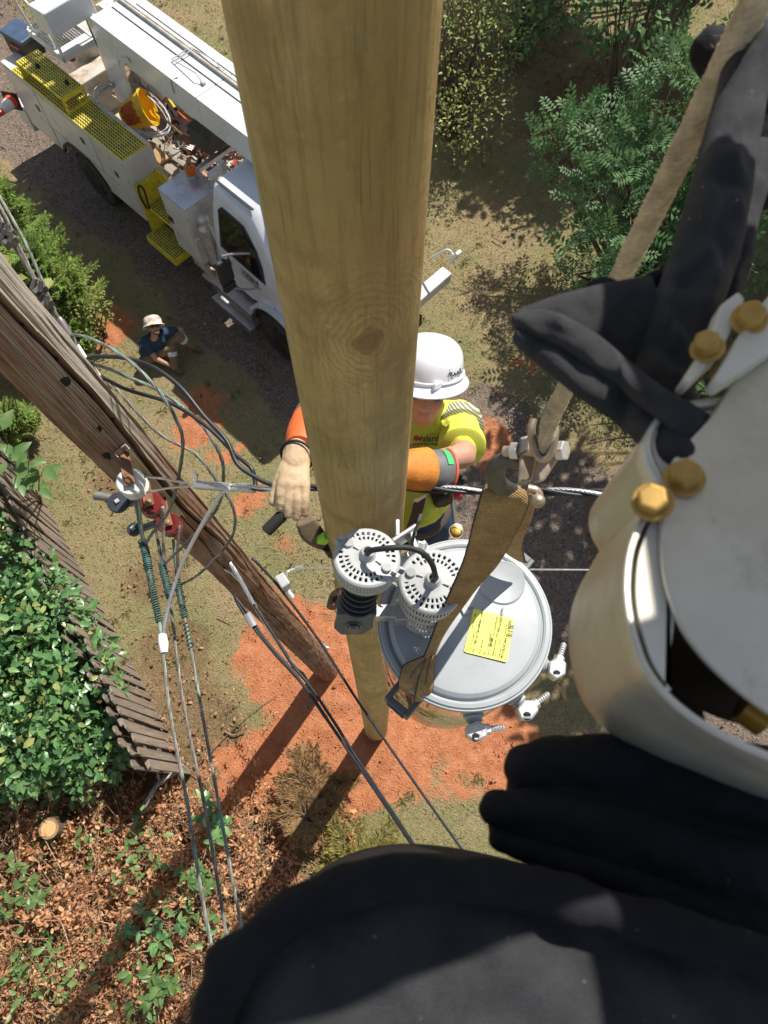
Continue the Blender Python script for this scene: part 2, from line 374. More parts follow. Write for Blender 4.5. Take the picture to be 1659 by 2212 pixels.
def ground_mat():
    m, n, l, b = _nodes('ground_soil_and_grass'); tc = n.new('ShaderNodeTexCoord'); v = tc.outputs['Object']
    at = n.new('ShaderNodeAttribute'); at.attribute_name = 'soil'; sp = n.new('ShaderNodeSeparateColor'); l.new(at.outputs[0], sp.inputs[0])
    big = _noise(n, l, v, .8, 4); mid = _noise(n, l, v, 7, 6, .7); fine = _noise(n, l, v, 55, 5, .75); vf = _noise(n, l, v, 190, 3, .7)
    grass = _mix(n, l, _ramp(n, l, big.outputs[0], [(.38, 0.), (.62, 1.)]).outputs[0], (.44, .325, .185), (.27, .275, .115))
    grass = _mix(n, l, _ramp(n, l, mid.outputs[0], [(.45, 0.), (.7, .7)]).outputs[0], grass, (.38, .27, .16))
    grass = _mix(n, l, _ramp(n, l, fine.outputs[0], [(.36, .75), (.6, 0.)]).outputs[0], grass, (.07, .07, .03))
    grass = _mix(n, l, _ramp(n, l, vf.outputs[0], [(.5, 0.), (.75, .7)]).outputs[0], grass, (.42, .36, .2))
    cl = _ramp(n, l, mid.outputs[0], [(.25, (.4, .14, .058)), (.55, (.57, .23, .11)), (.8, (.64, .31, .17))]).outputs[0]
    cl = _mix(n, l, _ramp(n, l, fine.outputs[0], [(.3, .6), (.5, 0.)]).outputs[0], cl, (.25, .075, .03))
    cl = _mix(n, l, _ramp(n, l, vf.outputs[0], [(.62, 0.), (.74, .6)]).outputs[0], cl, (.62, .36, .22))
    vo = n.new('ShaderNodeTexVoronoi'); vo.inputs['Scale'].default_value = 42; l.new(v, vo.inputs['Vector'])
    gr = _ramp(n, l, vo.outputs['Color'], [(.1, (.085, .072, .058)), (.5, (.19, .158, .128)), (.82, (.28, .225, .18)), (.95, (.48, .4, .33))]).outputs[0]
    gr = _mix(n, l, _ramp(n, l, mid.outputs[0], [(.4, 0.), (.65, .75)]).outputs[0], gr, (.27, .185, .135))
    lf = _ramp(n, l, fine.outputs[0], [(.3, (.05, .03, .018)), (.5, (.17, .1, .055)), (.7, (.36, .22, .125))]).outputs[0]
    jit = _math(n, l, 'ADD', _math(n, l, 'MULTIPLY', _math(n, l, 'SUBTRACT', mid.outputs[0], .5), 1.3), _math(n, l, 'MULTIPLY', _math(n, l, 'SUBTRACT', fine.outputs[0], .5), 1.0))
    brk = lambda s_: _ramp(n, l, _math(n, l, 'ADD', s_, jit), [(.27, 0.), (.72, 1.)]).outputs[0]
    c = _mix(n, l, brk(sp.outputs[1]), grass, gr)
    c = _mix(n, l, _math(n, l, 'MULTIPLY', brk(sp.outputs[2]), .62), c, lf); c = _mix(n, l, brk(sp.outputs[0]), c, cl)
    l.new(c, b.inputs['Base Color']); b.inputs['Roughness'].default_value = .95; b.inputs['Specular IOR Level'].default_value = .15
    h = _math(n, l, 'ADD', _math(n, l, 'MULTIPLY', mid.outputs[0], 1.2), _math(n, l, 'ADD', fine.outputs[0], _math(n, l, 'MULTIPLY', vo.outputs[0], .4)))
    _bump(n, l, b, h, .9, .035); MATS['ground'] = m; return m
finish(gme, 'ground', ground_mat(), smooth=180, kind='structure')

def sample_soil(x, y):
    cx = np.clip(np.searchsorted(gx, x), 0, nx - 1); cy = np.clip(np.searchsorted(gy, y), 0, ny - 1); i = cy * nx + cx
    return clay.ravel()[i], gravel.ravel()[i], leafbed.ravel()[i], Hh.ravel()[i]
def inframe(x, y, z, mg=60):
    zz = z - CAM_H; d = y * _s - zz * _c; u = y * _c + zz * _s; px = PCX + FPX * x / d; py = PCY - FPX * u / d
    return (px > -mg) & (px < 1659 + mg) & (py > -mg) & (py < 2212 + mg)
# short dry grass: one mass of little blades
n = 150000; x = rng.uniform(-9.5, 9.5, n); y = rng.uniform(-3.2, 17, n)
c_, g_, l_, h_ = sample_soil(x, y); k = inframe(x, y, h_) & (rng.random(n) > np.clip(c_ * 1.05 + g_ * .93 + l_ * .8, 0, .985)) & (rng.random(n) < .35 + 1.1 * fbm(x, y, 1.7, 5)); x, y, h_ = x[k], y[k], h_[k]; n = len(x)
a = np.stack([rng.normal(0, .8, n), rng.normal(0, .8, n), rng.uniform(.25, .9, n)], -1)
GV = [(-.09, 0, 0), (.09, 0, 0), (.05, .55, .06), (0, 1, -.05)]
me = scatter('grass', np.stack([x, y, h_ - .004], -1), a, rand_dirs(n, .6), rng.uniform(.035, .085, n), GV, [(0, 1, 2), (0, 2, 3)], rng.uniform(.05, .09, n))
finish(me, 'grass', leafmat('dry_grass', [(.17, .165, .06), (.42, .32, .16), (.5, .37, .2), (.3, .25, .1), (.56, .43, .25), (.38, .26, .13), (.24, .22, .09)], .8, .25, .2), label='short dry yellow green grass covering the yard', cat='grass', kind='stuff')
# taller tufts here and there
n = 420; x = rng.uniform(-8, 8, n); y = rng.uniform(-2.5, 16, n); c_, g_, l_, h_ = sample_soil(x, y); k = inframe(x, y, h_) & (rng.random(n) > np.clip(c_ * .95 + g_ * .9 + l_ * .4, 0, .99)); x, y, h_ = x[k], y[k], h_[k]
m_ = 16; x = np.repeat(x, m_) + rng.normal(0, .03, len(x) * m_); y = np.repeat(y, m_) + rng.normal(0, .03, len(y) * m_); h_ = np.repeat(h_, m_); n = len(x)
me = scatter('grass_tufts', np.stack([x, y, h_], -1), np.stack([rng.normal(0, .6, n), rng.normal(0, .6, n), rng.uniform(.3, 1, n)], -1), rand_dirs(n, .3), rng.uniform(.06, .13, n), GV, [(0, 1, 2), (0, 2, 3)], rng.uniform(.06, .1, n))
finish(me, 'grass_tufts', leafmat('tuft_grass', [(.14, .19, .05), (.25, .29, .09), (.42, .36, .17), (.2, .24, .07)], .7, .3, .3), label='taller green grass tufts dotted over the yard', cat='grass', kind='stuff')
# fallen brown leaves
n = 42000; x = rng.uniform(-9, 9, n); y = rng.uniform(-3.2, 17, n); c_, g_, l_, h_ = sample_soil(x, y)
k = inframe(x, y, h_) & (rng.random(n) < np.clip(.055 + l_ * .8 - c_ * .4, .015, 1)); x, y, h_ = x[k], y[k], h_[k]; n = len(x)
me = scatter('fallen_leaves', np.stack([x, y, h_ + .004], -1), np.stack([rng.normal(size=n), rng.normal(size=n), rng.normal(0, .25, n)], -1), rand_dirs(n, 2.2), rng.uniform(.035, .085, n), CURL_V, CURL_F)
finish(me, 'fallen_leaves', leafmat('litter_leaf', [(0.200, 0.106, 0.050), (0.375, 0.200, 0.100), (0.275, 0.138, 0.062), (0.475, 0.300, 0.163), (0.150, 0.075, 0.044)], .8, .15, .2), label='scattered brown curled leaves lying on the yard', cat='leaf litter', kind='stuff')
# clods of clay round the two pole bases
n = 22000; x = rng.uniform(-3.2, 2.2, n); y = rng.uniform(-1.2, 4.6, n); c_, g_, l_, h_ = sample_soil(x, y); k = rng.random(n) < c_ * .5; x, y, h_ = x[k], y[k], h_[k]; n = len(x)
OV = np.array([(1, 0, 0), (-1, 0, 0), (0, 1, 0), (0, -1, 0), (0, 0, .8), (0, 0, -.8)]) * .5; OF = [(0, 2, 4), (2, 1, 4), (1, 3, 4), (3, 0, 4), (2, 0, 5), (1, 2, 5), (3, 1, 5), (0, 3, 5)]
sz = rng.uniform(.006, .026, n) * (1 + 1.0 * (rng.random(n) > .96))
me = scatter('clay_clods', np.stack([x, y, h_ + sz * .15], -1), rand_dirs(n), rand_dirs(n), sz, OV, OF, sz * rng.uniform(.6, 1.4, n))
finish(me, 'clay_clods', leafmat('clay_clod', [(0.432, 0.144, 0.060), (0.600, 0.228, 0.102), (0.672, 0.300, 0.156), (0.360, 0.120, 0.054)], .95, 0, .1), label='loose orange clay clods round the two pole bases', cat='clay', kind='stuff')
# gravel on the drive
n = 60000; x = rng.uniform(-8, 7, n); y = rng.uniform(-2.5, 15, n); c_, g_, l_, h_ = sample_soil(x, y); k = inframe(x, y, h_) & (rng.random(n) < g_ * .8); x, y, h_ = x[k], y[k], h_[k]; n = len(x)
sz = rng.uniform(.012, .034, n)
me = scatter('gravel', np.stack([x, y, h_ + sz * .1], -1), rand_dirs(n), rand_dirs(n), sz, OV, OF, sz * rng.uniform(.6, 1.4, n))
finish(me, 'gravel', leafmat('gravel_stone', [(0.117, 0.104, 0.091), (0.221, 0.189, 0.163), (0.364, 0.312, 0.260), (0.169, 0.130, 0.111), (0.286, 0.195, 0.143)], .9, 0, .2), label='grey brown gravel strewn along the dirt drive', cat='gravel', kind='stuff')

# ------------------------------------------------------------------ wood
def woodmat(name, cols, along='Z', fine=70., streak=14., bump=.5, crack=None, green=None, rough=.8, rnd=0., scale_l=.06):
    m, n, l, b = _nodes(name); tc = n.new('ShaderNodeTexCoord'); mp = n.new('ShaderNodeMapping')
    sc = {'X': (scale_l, 1, 1), 'Y': (1, scale_l, 1), 'Z': (1, 1, scale_l)}[along]; mp.inputs['Scale'].default_value = sc
    oi = n.new('ShaderNodeObjectInfo'); off = n.new('ShaderNodeVectorMath'); off.operation = 'ADD'; l.new(tc.outputs['Object'], off.inputs[0])
    if rnd:
        cmb = n.new('ShaderNodeCombineXYZ'); q = _math(n, l, 'MULTIPLY', oi.outputs['Random'], 37.); [l.new(q, cmb.inputs[i]) for i in range(3)]; l.new(cmb.outputs[0], off.inputs[1])
    l.new(off.outputs[0], mp.inputs[0]); v = mp.outputs[0]
    st = _noise(n, l, v, streak, 6, .65, .3); fi = _noise(n, l, v, fine, 5, .7, .2); bl = _noise(n, l, off.outputs[0], 2.6, 5, .6)
    c = _ramp(n, l, st.outputs[0], [(.28, cols[0]), (.5, cols[1]), (.72, cols[2])]).outputs[0]
    c = _mix(n, l, _ramp(n, l, fi.outputs[0], [(.35, .55), (.55, 0.)]).outputs[0], c, [q * .45 for q in cols[0]])
    if len(cols) > 3: c = _mix(n, l, _ramp(n, l, bl.outputs[0], [(.45, 0.), (.65, .75)]).outputs[0], c, cols[3])
    if rnd:
        c = _mix(n, l, _math(n, l, 'MULTIPLY', oi.outputs['Random'], rnd), c, cols[2])
    h = _math(n, l, 'ADD', st.outputs[0], fi.outputs[0])
    if crack:
        cr = _noise(n, l, v, crack, 3, .5, .5); cf = _ramp(n, l, cr.outputs[0], [(.485, 0.), (.5, 1.), (.515, 0.)]).outputs[0]
        brk = _ramp(n, l, bl.outputs[0], [(.5, 0.), (.6, 1.)]).outputs[0]; cf = _math(n, l, 'MULTIPLY', cf, brk)
        c = _mix(n, l, cf, c, (.02, .014, .01)); h = _math(n, l, 'SUBTRACT', h, _math(n, l, 'MULTIPLY', cf, 2.))
    if green:
        sp = n.new('ShaderNodeSeparateXYZ'); l.new(tc.outputs['Object'], sp.inputs[0])
        side = _math(n, l, 'SUBTRACT', _math(n, l, 'MULTIPLY', sp.outputs[0], -6.), _math(n, l, 'MULTIPLY', sp.outputs[1], 6.))
        gf = _math(n, l, 'ADD', side, _math(n, l, 'MULTIPLY', st.outputs[0], 1.2)); c = _mix(n, l, _ramp(n, l, gf, [(.95, 0.), (1.5 if False else 1., .75)]).outputs[0], c, green)
    l.new(c, b.inputs['Base Color']); b.inputs['Roughness'].default_value = rough; b.inputs['Specular IOR Level'].default_value = .25
    _bump(n, l, b, h, bump, .006); MATS[name] = m; return m
M_PICKET = woodmat('weathered_picket', [(.11, .09, .072), (.22, .185, .15), (.33, .275, .22), (.28, .2, .13)], 'Z', 60, 16, .5, crack=9, rnd=.4)
# ------------------------------------------------------------------ picket fence with boards on both sides
FA = Vector((-2.62, .28, 0)); FB = Vector((-6.9, 6.6, 0)); fd = (FB - FA).normalized(); fn = Vector((fd.y, -fd.x, 0)); FL = (FB - FA).length
fence = thing('picket_fence', FA, 'weathered grey wooden picket fence beside the glossy green shrub', 'fence')
pk = []
for q in range(4):
    mb = MB(); w = .058 + .006 * random.random(); hh = 1.78
    poly = [(-w, 0, 0), (w, 0, 0), (w, 0, hh - .05), (w - .04, 0, hh), (-w + .04, 0, hh), (-w, 0, hh - .05)]
    mb.prism([Vector(p) for p in poly], (0, .019, 0)); me = bpy.data.meshes.new('picket'); me.from_pydata([tuple(v) for v in mb.v], [], mb.f); me.materials.append(M_PICKET); pk.append(me)
fr = Matrix((fd, fn, Vector((0, 0, 1)))).transposed()
i = 0; s = 0.0
while s < FL:
    for side in (0, 1):
        off = s + (.082 if side else 0)
        yy = .05 if side == 0 else -.07
        rot = fr @ Euler((random.gauss(0, .015), random.gauss(0, .022), random.gauss(0, .03))).to_matrix()
        M4 = Matrix.Translation(fd * off + fn * (yy + random.gauss(0, .005)) + Vector((0, 0, random.gauss(.03, .025)))) @ rot.to_4x4()
        inst(pk[i % 4], 'picket', M4, fence); i += 1
    s += .164
for z in (.35, .95, 1.5):
    MB().box(FA + fd * FL / 2 + Vector((0, 0, z)) , (FL, .05, .085), fr).build('rail', M_PICKET, fence, bevel=.004)
for s in np.arange(.6, FL, 2.4):
    MB().box(FA + fd * s - fn * .005 + Vector((0, 0, .85)), (.09, .055, 1.72), fr).build('post', M_PICKET, fence, bevel=.006)

# ------------------------------------------------------------------ plants
M_BARK = woodmat('bark', [(.09, .06, .04), (.17, .125, .09), (.24, .19, .15)], 'Z', 40, 12, .7)
M_TWIG = mat('twig', (.23, .15, .1), .85, var=.3, vscale=12)
def split_leaves(root, pos, ax, nr, sz, tv, tf, material, keep=300, lname='leaf', rest='foliage', wid=None):
    """the largest leaves in view become parts of their own, the mass behind them stays one part"""
    pos = np.asarray(pos); ok = inframe(pos[:, 0], pos[:, 1], pos[:, 2], -10); score = np.where(ok, pos[:, 2] + sz * 6, -99)
    idx = np.argsort(-score)[:keep] if keep else np.array([], int); idx = idx[score[idx] > -50]; m = np.ones(len(pos), bool); m[idx] = False
    rl = np.array(WM(root).translation)
    me = scatter(rest, pos[m] - rl, ax[m], nr[m], sz[m], tv, tf, None if wid is None else wid[m])
    o = finish(me, rest, material, root, smooth=None); o['kind'] = 'stuff'
    if len(idx):
        base = fast_mesh(lname, np.asarray(tv, float), np.asarray(tf)); base.materials.append(material)
        for q in idx:
            a = Vector(ax[q]).normalized(); x = a.cross(Vector(nr[q])); x = x.normalized() if x.length > 1e-6 else Vector((1, 0, 0)); zz = x.cross(a); s = sz[q]
            M4 = Matrix((x * s, a * s, zz * s)).transposed().to_4x4(); M4.translation = Vector(pos[q] - rl); inst(base, lname, M4, root)
    return o
def lump_points(lumps, n, shell=.55):
    w = np.array([l[1][0] * l[1][1] + l[1][0] * l[1][2] for l in lumps]); w = w / w.sum(); pick = rng.choice(len(lumps), n, p=w)
    d = rand_dirs(n, .35); r = shell + (1 - shell) * rng.random(n) ** .5; r *= 1 + .16 * np.sin(d[:, 0] * 9 + pick) * np.cos(d[:, 1] * 8 + 2 * pick)
    c = np.array([l[0] for l in lumps])[pick]; rr = np.array([l[1] for l in lumps])[pick]
    return c + d * rr * r[:, None], d
def stems(root, base, pts, k, r0=.03, name='stem', material=None):
    mb = MB(); base = Vector(base)
    for q in rng.choice(len(pts), k):
        t = Vector(pts[q]); mid = base.lerp(t, .5) + Vector((random.gauss(0, .12), random.gauss(0, .12), .15)); p = smoothpath([base + Vector((random.gauss(0, .05), random.gauss(0, .05), 0)), mid, t], 5)
        mb.tube(p, [r0 * (1 - .85 * i / (len(p) - 1)) for i in range(len(p))], 5)
    return mb.build(name, material or M_BARK, root, smooth=60)
def shrub(name, label, base, lumps, n, size, material, keep=0, k=14, group=None, shell=.55, cat='shrub', droop=-.25, tv=LEAF_V, tf=LEAF_F, up=1.2):
    root = thing(name, base, label, cat, group=group); p, d = lump_points(lumps, n, shell)
    ax = d * .7 + rng.normal(0, .6, (n, 3)); ax[:, 2] += droop; nr = rand_dirs(n, up) + d * .6
    split_leaves(root, p, ax, nr, rng.uniform(size * .42, size * 1.3, n), tv, tf, material, keep); stems(root, base, p, k, .012 + size * .15); return root
M_GLOSS = leafmat('glossy_leaf', [(0.082, 0.202, 0.072), (0.142, 0.309, 0.107), (0.107, 0.250, 0.082), (0.237, 0.404, 0.130), (0.072, 0.166, 0.066), (0.177, 0.356, 0.120), (0.474, 0.474, 0.142)], .34, .25, .6)
gl = [((-4.15, .75, 1.15), (.95, .75, .75)), ((-4.6, 1.6, 1.35), (1.1, .9, .85)), ((-5.3, 2.5, 1.5), (1.1, .9, .85)), ((-3.7, 1.15, 1.3), (.6, .7, .7)), ((-4.25, 2.0, 1.55), (.6, .7, .6)), ((-5.6, 1.2, 1.0), (1.1, 1.1, .9)), ((-6.2, 3.6, 1.4), (1.0, 1.1, .8)), ((-3.55, .55, .95), (.5, .5, .55)), ((-5.0, .4, .8), (.9, .7, .8))]
shrub('evergreen_shrub', 'dense glossy dark green evergreen shrub leaning over the picket fence', (-4.9, 1.6, 0), gl, 13500, .125, M_GLOSS, 300, 26, cat='shrub')
# feathery cypress trees by the truck
M_CYP = leafmat('cypress_scale', [(0.188, 0.290, 0.068), (0.307, 0.427, 0.102), (0.239, 0.359, 0.086), (0.409, 0.512, 0.128), (0.136, 0.222, 0.059)], .6, .3, .3)
def cypress(label, base, h, rad, n=150, name='cypress_tree', lean=(0, 0), material=None):
    root = thing(name, base, label, 'tree', group='feathery green cypress trees by the truck'); P_ = []; A_ = []; N_ = []; S_ = []; br = MB(); b0 = Vector(base)
    top = b0 + Vector((lean[0], lean[1], h)); br.tube(smoothpath([b0, b0.lerp(top, .5), top], 6), [.045 * (1 - .8 * i / 12) for i in range(13)], 6)
    for q in range(n):
        t = random.random() ** .8; o = b0.lerp(top, .1 + .88 * t); az = random.random() * 6.283; L = rad * (1.05 - .75 * t) * random.uniform(.65, 1.15)
        d = Vector((math.cos(az), math.sin(az), random.uniform(.25, .8))).normalized(); e = o + d * L; br.tube([o, o.lerp(e, .6) + Vector((0, 0, .02)), e], [.009, .006, .002], 4)
        side = d.cross(Vector((0, 0, 1))).normalized(); nsp = int(16 * L / .6) + 9
        for k in range(nsp):
            u = .25 + .75 * (k + random.random()) / nsp; p = o.lerp(e, u)
            for sg in (-1, 1):
                sd = (d * .9 + side * sg * random.uniform(.45, .9) + Vector((0, 0, random.gauss(.12, .15)))).normalized(); sl = (.26 - .15 * u) * random.uniform(.7, 1.2)
                for w in range(7):
                    f = (w + .3) / 7; pp = p + sd * sl * f; P_.append(pp); dd = (sd + side * random.gauss(0, .55) + Vector((0, 0, random.gauss(.05, .4)))).normalized(); A_.append(dd); N_.append((0, random.gauss(0, .5), 1)); S_.append(random.uniform(.04, .075))
    br.build('trunk', M_BARK, root, smooth=60); rl = np.array(b0)
    me = scatter('crown', np.array([tuple(p) for p in P_]) - rl, np.array([tuple(p) for p in A_]), np.array(N_, float), np.array(S_), [(-.13, 0, 0), (.13, 0, 0), (.1, .6, .03), (0, 1, 0)], [(0, 1, 2), (0, 2, 3)])
    o = finish(me, 'crown', material or M_CYP, root); o['kind'] = 'stuff'
cypress('tallest feathery cypress tree left of the truck rear wheel', (-5.6, 7.8, 0), 2.5, .95, 170)
cypress('bushy cypress tree between the tallest cypress and the seated man', (-5.15, 7.25, 0), 2.0, .75, 140)
cypress('smallest low cypress tree nearest the seated man', (-4.95, 6.75, 0), .95, .5, 60)
cypress('cypress tree cut by the left edge beside the old pole', (-6.3, 7.2, 0), 2.1, .8, 110)
cypress('little cypress seedling at the picket fence', (-5.6, 5.25, 0), .8, .4, 45)
M_YEL = leafmat('yellow_green_leaf', [(0.260, 0.312, 0.065), (0.364, 0.390, 0.091), (0.195, 0.260, 0.058), (0.442, 0.390, 0.104), (0.286, 0.338, 0.078)], .5, .35, .4)
shrub('leafy_sapling', 'sapling with tiny yellow green leaves right of the cypress trees', (-4.75, 7.25, 0), [((-4.7, 7.15, .75), (.42, .45, .5)), ((-4.85, 7.35, 1.1), (.35, .35, .4))], 1500, .05, M_YEL, 0, 12, shell=.2, cat='sapling')
# loose shrub behind the new pole, trees of the shaded corner
M_LOOSE = leafmat('loose_leaf', [(0.254, 0.351, 0.098), (0.390, 0.468, 0.146), (0.312, 0.410, 0.117), (0.585, 0.585, 0.195), (0.195, 0.293, 0.088), (0.663, 0.507, 0.156)], .5, .35, .4)
sh = [((1.35, 11.9, 1.5), (1.0, 1.0, 1.2)), ((1.6, 11.0, 1.0), (.75, .7, .8)), ((1.3, 12.9, 2.2), (1.1, 1.0, 1.2)), ((1.75, 12.3, 1.6), (.8, .9, 1.0)), ((1.1, 10.9, .9), (.6, .5, .7))]
shrub('loose_shrub', 'airy pale green shrub with thin branches right of the new pole', (1.2, 11.8, 0), sh, 3000, .07, M_LOOSE, 200, 130, shell=.25, droop=.1)
M_PIN = leafmat('pinnate_leaf', [(0.070, 0.154, 0.056), (0.105, 0.210, 0.077), (0.140, 0.266, 0.091), (0.084, 0.182, 0.070), (0.182, 0.280, 0.112)], .52, .3, .3)
PV = []; PF = []
for j in range(5):
    for sg in (-1, 1):
        o = len(PV); by = .16 + .16 * j; PV += [(0, by, 0), (sg * .13, by + .0, .02), (sg * .29, by + .09, -.02), (sg * .15, by + .13, .01)]; PF += [(o, o + 1, o + 3), (o + 1, o + 2, o + 3)]
o = len(PV); PV += [(0, .84, 0), (.07, .95, .01), (0, 1.12, -.02), (-.07, .95, .01)]; PF += [(o, o + 1, o + 3), (o + 1, o + 2, o + 3)]
rt = [((3.55, 8.2, 2.0), (.8, 1.0, .9)), ((3.2, 7.2, 1.6), (.55, .7, .8)), ((4.3, 9.0, 2.6), (1.0, 1.1, 1.0)), ((3.0, 9.3, 2.0), (.7, .45, .5)), ((4.9, 7.9, 2.0), (.9, 1.2, 1.0)), ((3.1, 6.5, 1.1), (.45, .5, .6))]
shrub('pinnate_tree', 'sapling with paired dark green leaflets left of the hoist rope', (4.2, 8.0, 0), rt, 1500, .34, M_PIN, 200, 40, shell=.35, cat='tree', tv=PV, tf=PF, droop=.0, up=1.8)
shrub('corner_sapling', 'sapling reaching into the shaded upper right corner', (4.3, 11.8, 0), [((3.9, 11.6, 2.5), (.9, .8, .7)), ((4.6, 12.4, 3.0), (1.1, 1.0, .8)), ((3.5, 12.6, 2.6), (.6, .6, .5))], 1500, .13, M_PIN, 120, 30, shell=.3, cat='tree')
shrub('shade_bush', 'bush with drooping green leaves at the top edge of the shade', (2.6, 14.3, 0), [((2.5, 13.8, .9), (.8, .7, .7)), ((3.4, 14.4, 1.0), (.9, .7, .8))], 1500, .14, M_GLOSS, 60, 14, shell=.4)
shrub('undergrowth_bush', 'low thin undergrowth right of the folded black cloth', (4.6, 5.6, 0), [((4.6, 5.9, .8), (1.0, .9, .6)), ((5.3, 4.9, .9), (.9, .8, .6)), ((4.4, 4.6, .5), (.6, .7, .4))], 420, .2, M_PIN, 80, 40, shell=.2, tv=PV, tf=PF, droop=.0)
for lb, b_, lm in [('tall shade tree standing beyond the corner sapling', (6.6, 15.8, 0), [((5.4, 15.6, 5.4), (2.2, 2.2, 1.5)), ((7.2, 16.6, 6.6), (2.4, 2.2, 1.8)), ((4.2, 17.6, 4.8), (1.6, 1.5, 1.2))]),
                   ('tall shade tree at the right beyond the pinnate sapling', (8.2, 11.2, 0), [((7.6, 10.6, 5.0), (1.8, 2.0, 1.5)), ((8.8, 12.4, 5.8), (2.0, 2.0, 1.6)), ((7.4, 8.0, 4.4), (1.3, 1.5, 1.2))]),
                   ('broad shade tree at the far right beside the drive', (8.4, 5.6, 0), [((5.1, 6.0, 6.4), (.9, 1.3, .6)), ((5.0, 8.3, 6.6), (1.0, 1.1, .6)), ((6.2, 7.0, 6.4), (1.0, 1.4, .7)), ((5.4, 4.6, 6.3), (.8, .7, .5))])]:
    r_ = shrub('shade_tree', lb, b_, lm, 2300 if 'broad' in lb else 12000, .29, M_PIN, 0, 26, group='tall trees shading the right side', shell=.3, cat='tree', up=1.0)
# broad leaved seedling by the old pole
M_BROAD = leafmat('broad_leaf', [(0.108, 0.204, 0.060), (0.156, 0.264, 0.078), (0.132, 0.240, 0.072), (0.192, 0.300, 0.090)], .4, .35, .5)
def sprig(name, label, base, tips, size, material, per=7, cat='seedling', group=None, r0=.014):
    root = thing(name, base, label, cat, group=group); mb = MB(); lm = fast_mesh('leaf', np.asarray(LEAF_V, float) * np.array([.95, 1, 1]), np.asarray(LEAF_F)); lm.materials.append(material); b0 = Vector(base)
    for t in tips:
        t = Vector(t); p = smoothpath([b0, b0.lerp(t, .55) + Vector((0, 0, .12)), t], 6); mb.tube(p, [r0 * (1 - .8 * i / (len(p) - 1)) for i in range(len(p))], 5)
        for k in range(per):
            f = .45 + .55 * k / (per - 1); q = p[int(f * (len(p) - 1))]; a = random.random() * 6.283
            d = (Vector((math.cos(a), math.sin(a), random.uniform(-.15, .3)))).normalized(); s = size * random.uniform(.7, 1.15); x = d.cross(Vector((random.gauss(0, .3), random.gauss(0, .3), 1))).normalized(); zz = x.cross(d)
            M4 = Matrix((x * s, d * s, zz * s)).transposed().to_4x4(); M4.translation = q - b0; inst(lm, 'leaf', M4, root)
    mb.build('stem', M_TWIG, root, smooth=60); return root
sprig('broad_leaf_seedling', 'seedling with big pale leaves over the left end of the fence', (-5.2, 4.1, 0), [D(60, 975, 7.2), D(15, 1000, 7.3), D(5, 930, 7.4), D(95, 1010, 7.4)], .24, M_BROAD)
sprig('broad_leaf_sapling', 'sapling with big light leaves behind the top of the old pole', (-6.1, 6.2, 0), [D(60, 600, 7.4), D(20, 560, 7.4), D(90, 640, 7.6), D(110, 600, 7.8)], .28, M_YEL, 8)

# ------------------------------------------------------------------ cut brush pile, stump, branches
M_DEAD = leafmat('dead_leaf', [(0.577, 0.272, 0.128), (0.737, 0.417, 0.208), (0.448, 0.193, 0.088), (0.833, 0.513, 0.288), (0.641, 0.320, 0.160), (0.320, 0.144, 0.072)], .75, .25, .25)
brush = thing('brush_pile', (-3.0, -.8, 0), 'heap of cut branches with curled brown leaves in the lower left', 'brush pile')
def pile_h(x, y):
    sx, sy = Z(105, 1790, .8).x, Z(105, 1790, .8).y
    return (.12 + .85 * np.exp(-((x + 3.7) / 1.9) ** 4 - ((y + 1.2) / 1.6) ** 4) * (fbm(x, y, .8, 41) * 1.3 + .05) + .2 * np.exp(-((x + 1.7) / 1.3) ** 4 - ((y + .6) / 1.0) ** 4)) * (1 - .75 * np.exp(-((x - sx) ** 2 + (y - sy) ** 2) / .3 ** 2))
def pile_in(x, y):
    return np.exp(-((x + 3.4) / 2.75) ** 6) * np.exp(-((y + 1.1) / 1.8) ** 6) * np.where(y > .25 + (-3.4 - x) * .25, .2, 1) * np.where(x > -1.4, np.clip((.5 - y) * .9, .1, 1), 1)
PB = []; AX = []; NR = []; SZ = []; BR = []
kb = 0
while kb < 900:
    bx, by = random.uniform(-5.7, -.3), random.uniform(-3.1, 1.6)
    if random.random() > float(pile_in(np.array([bx]), np.array([by]))[0]) * float(np.clip(fbm(np.array([bx]), np.array([by]), 1.2, 77)[0] * 2.4 - .5, .08, 1)): continue
    kb += 1; hz_ = float(pile_h(np.array([bx]), np.array([by]))[0]); o = Vector((bx, by, hz_ * random.uniform(.25, 1.0))); az = random.gauss(2.3, 1.2); L = random.uniform(.25, .75); d = Vector((math.cos(az), math.sin(az), random.gauss(.12, .3))).normalized(); e = o + d * L; mdl = o.lerp(e, .5) + Vector((random.gauss(0, .04), random.gauss(0, .04), .03)); pth = smoothpath([o, mdl, e], 4); BR.append((pth, random.uniform(.003, .007))); big = random.uniform(.6, 1.5)
    for q in range(random.randint(20, 38)):
        p = pth[int(random.uniform(.15, 1) * (len(pth) - 1))] + Vector((random.gauss(0, .045), random.gauss(0, .045), random.gauss(0, .03))); PB.append(tuple(p)); AX.append((d.x + random.gauss(0, .9), d.y + random.gauss(0, .9), random.gauss(-.2, .6))); NR.append(tuple(rand_dirs(1, .7)[0])); SZ.append(random.uniform(.03, .068) * big)
PB = np.array(PB); AX = np.array(AX); NR = np.array(NR); SZ = np.array(SZ); n = len(PB); x, y, z = PB[:, 0], PB[:, 1], PB[:, 2]; wd = SZ * rng.uniform(.4, 1.2, n)
split_leaves(brush, PB, AX, NR, SZ, CURL_V, CURL_F, M_DEAD, 300, 'dead_leaf', 'dead_foliage', wd)
mb = MB()
for pth, r0 in BR: mb.tube(pth, [r0 * (1 - .6 * i / (len(pth) - 1)) for i in range(len(pth))], 4)
o = mb.build('branchlets', mat('pale_twig', (.42, .3, .19), .85, var=.3, vscale=9), brush, smooth=60); o['kind'] = 'stuff'
GP_ = []; GA = []
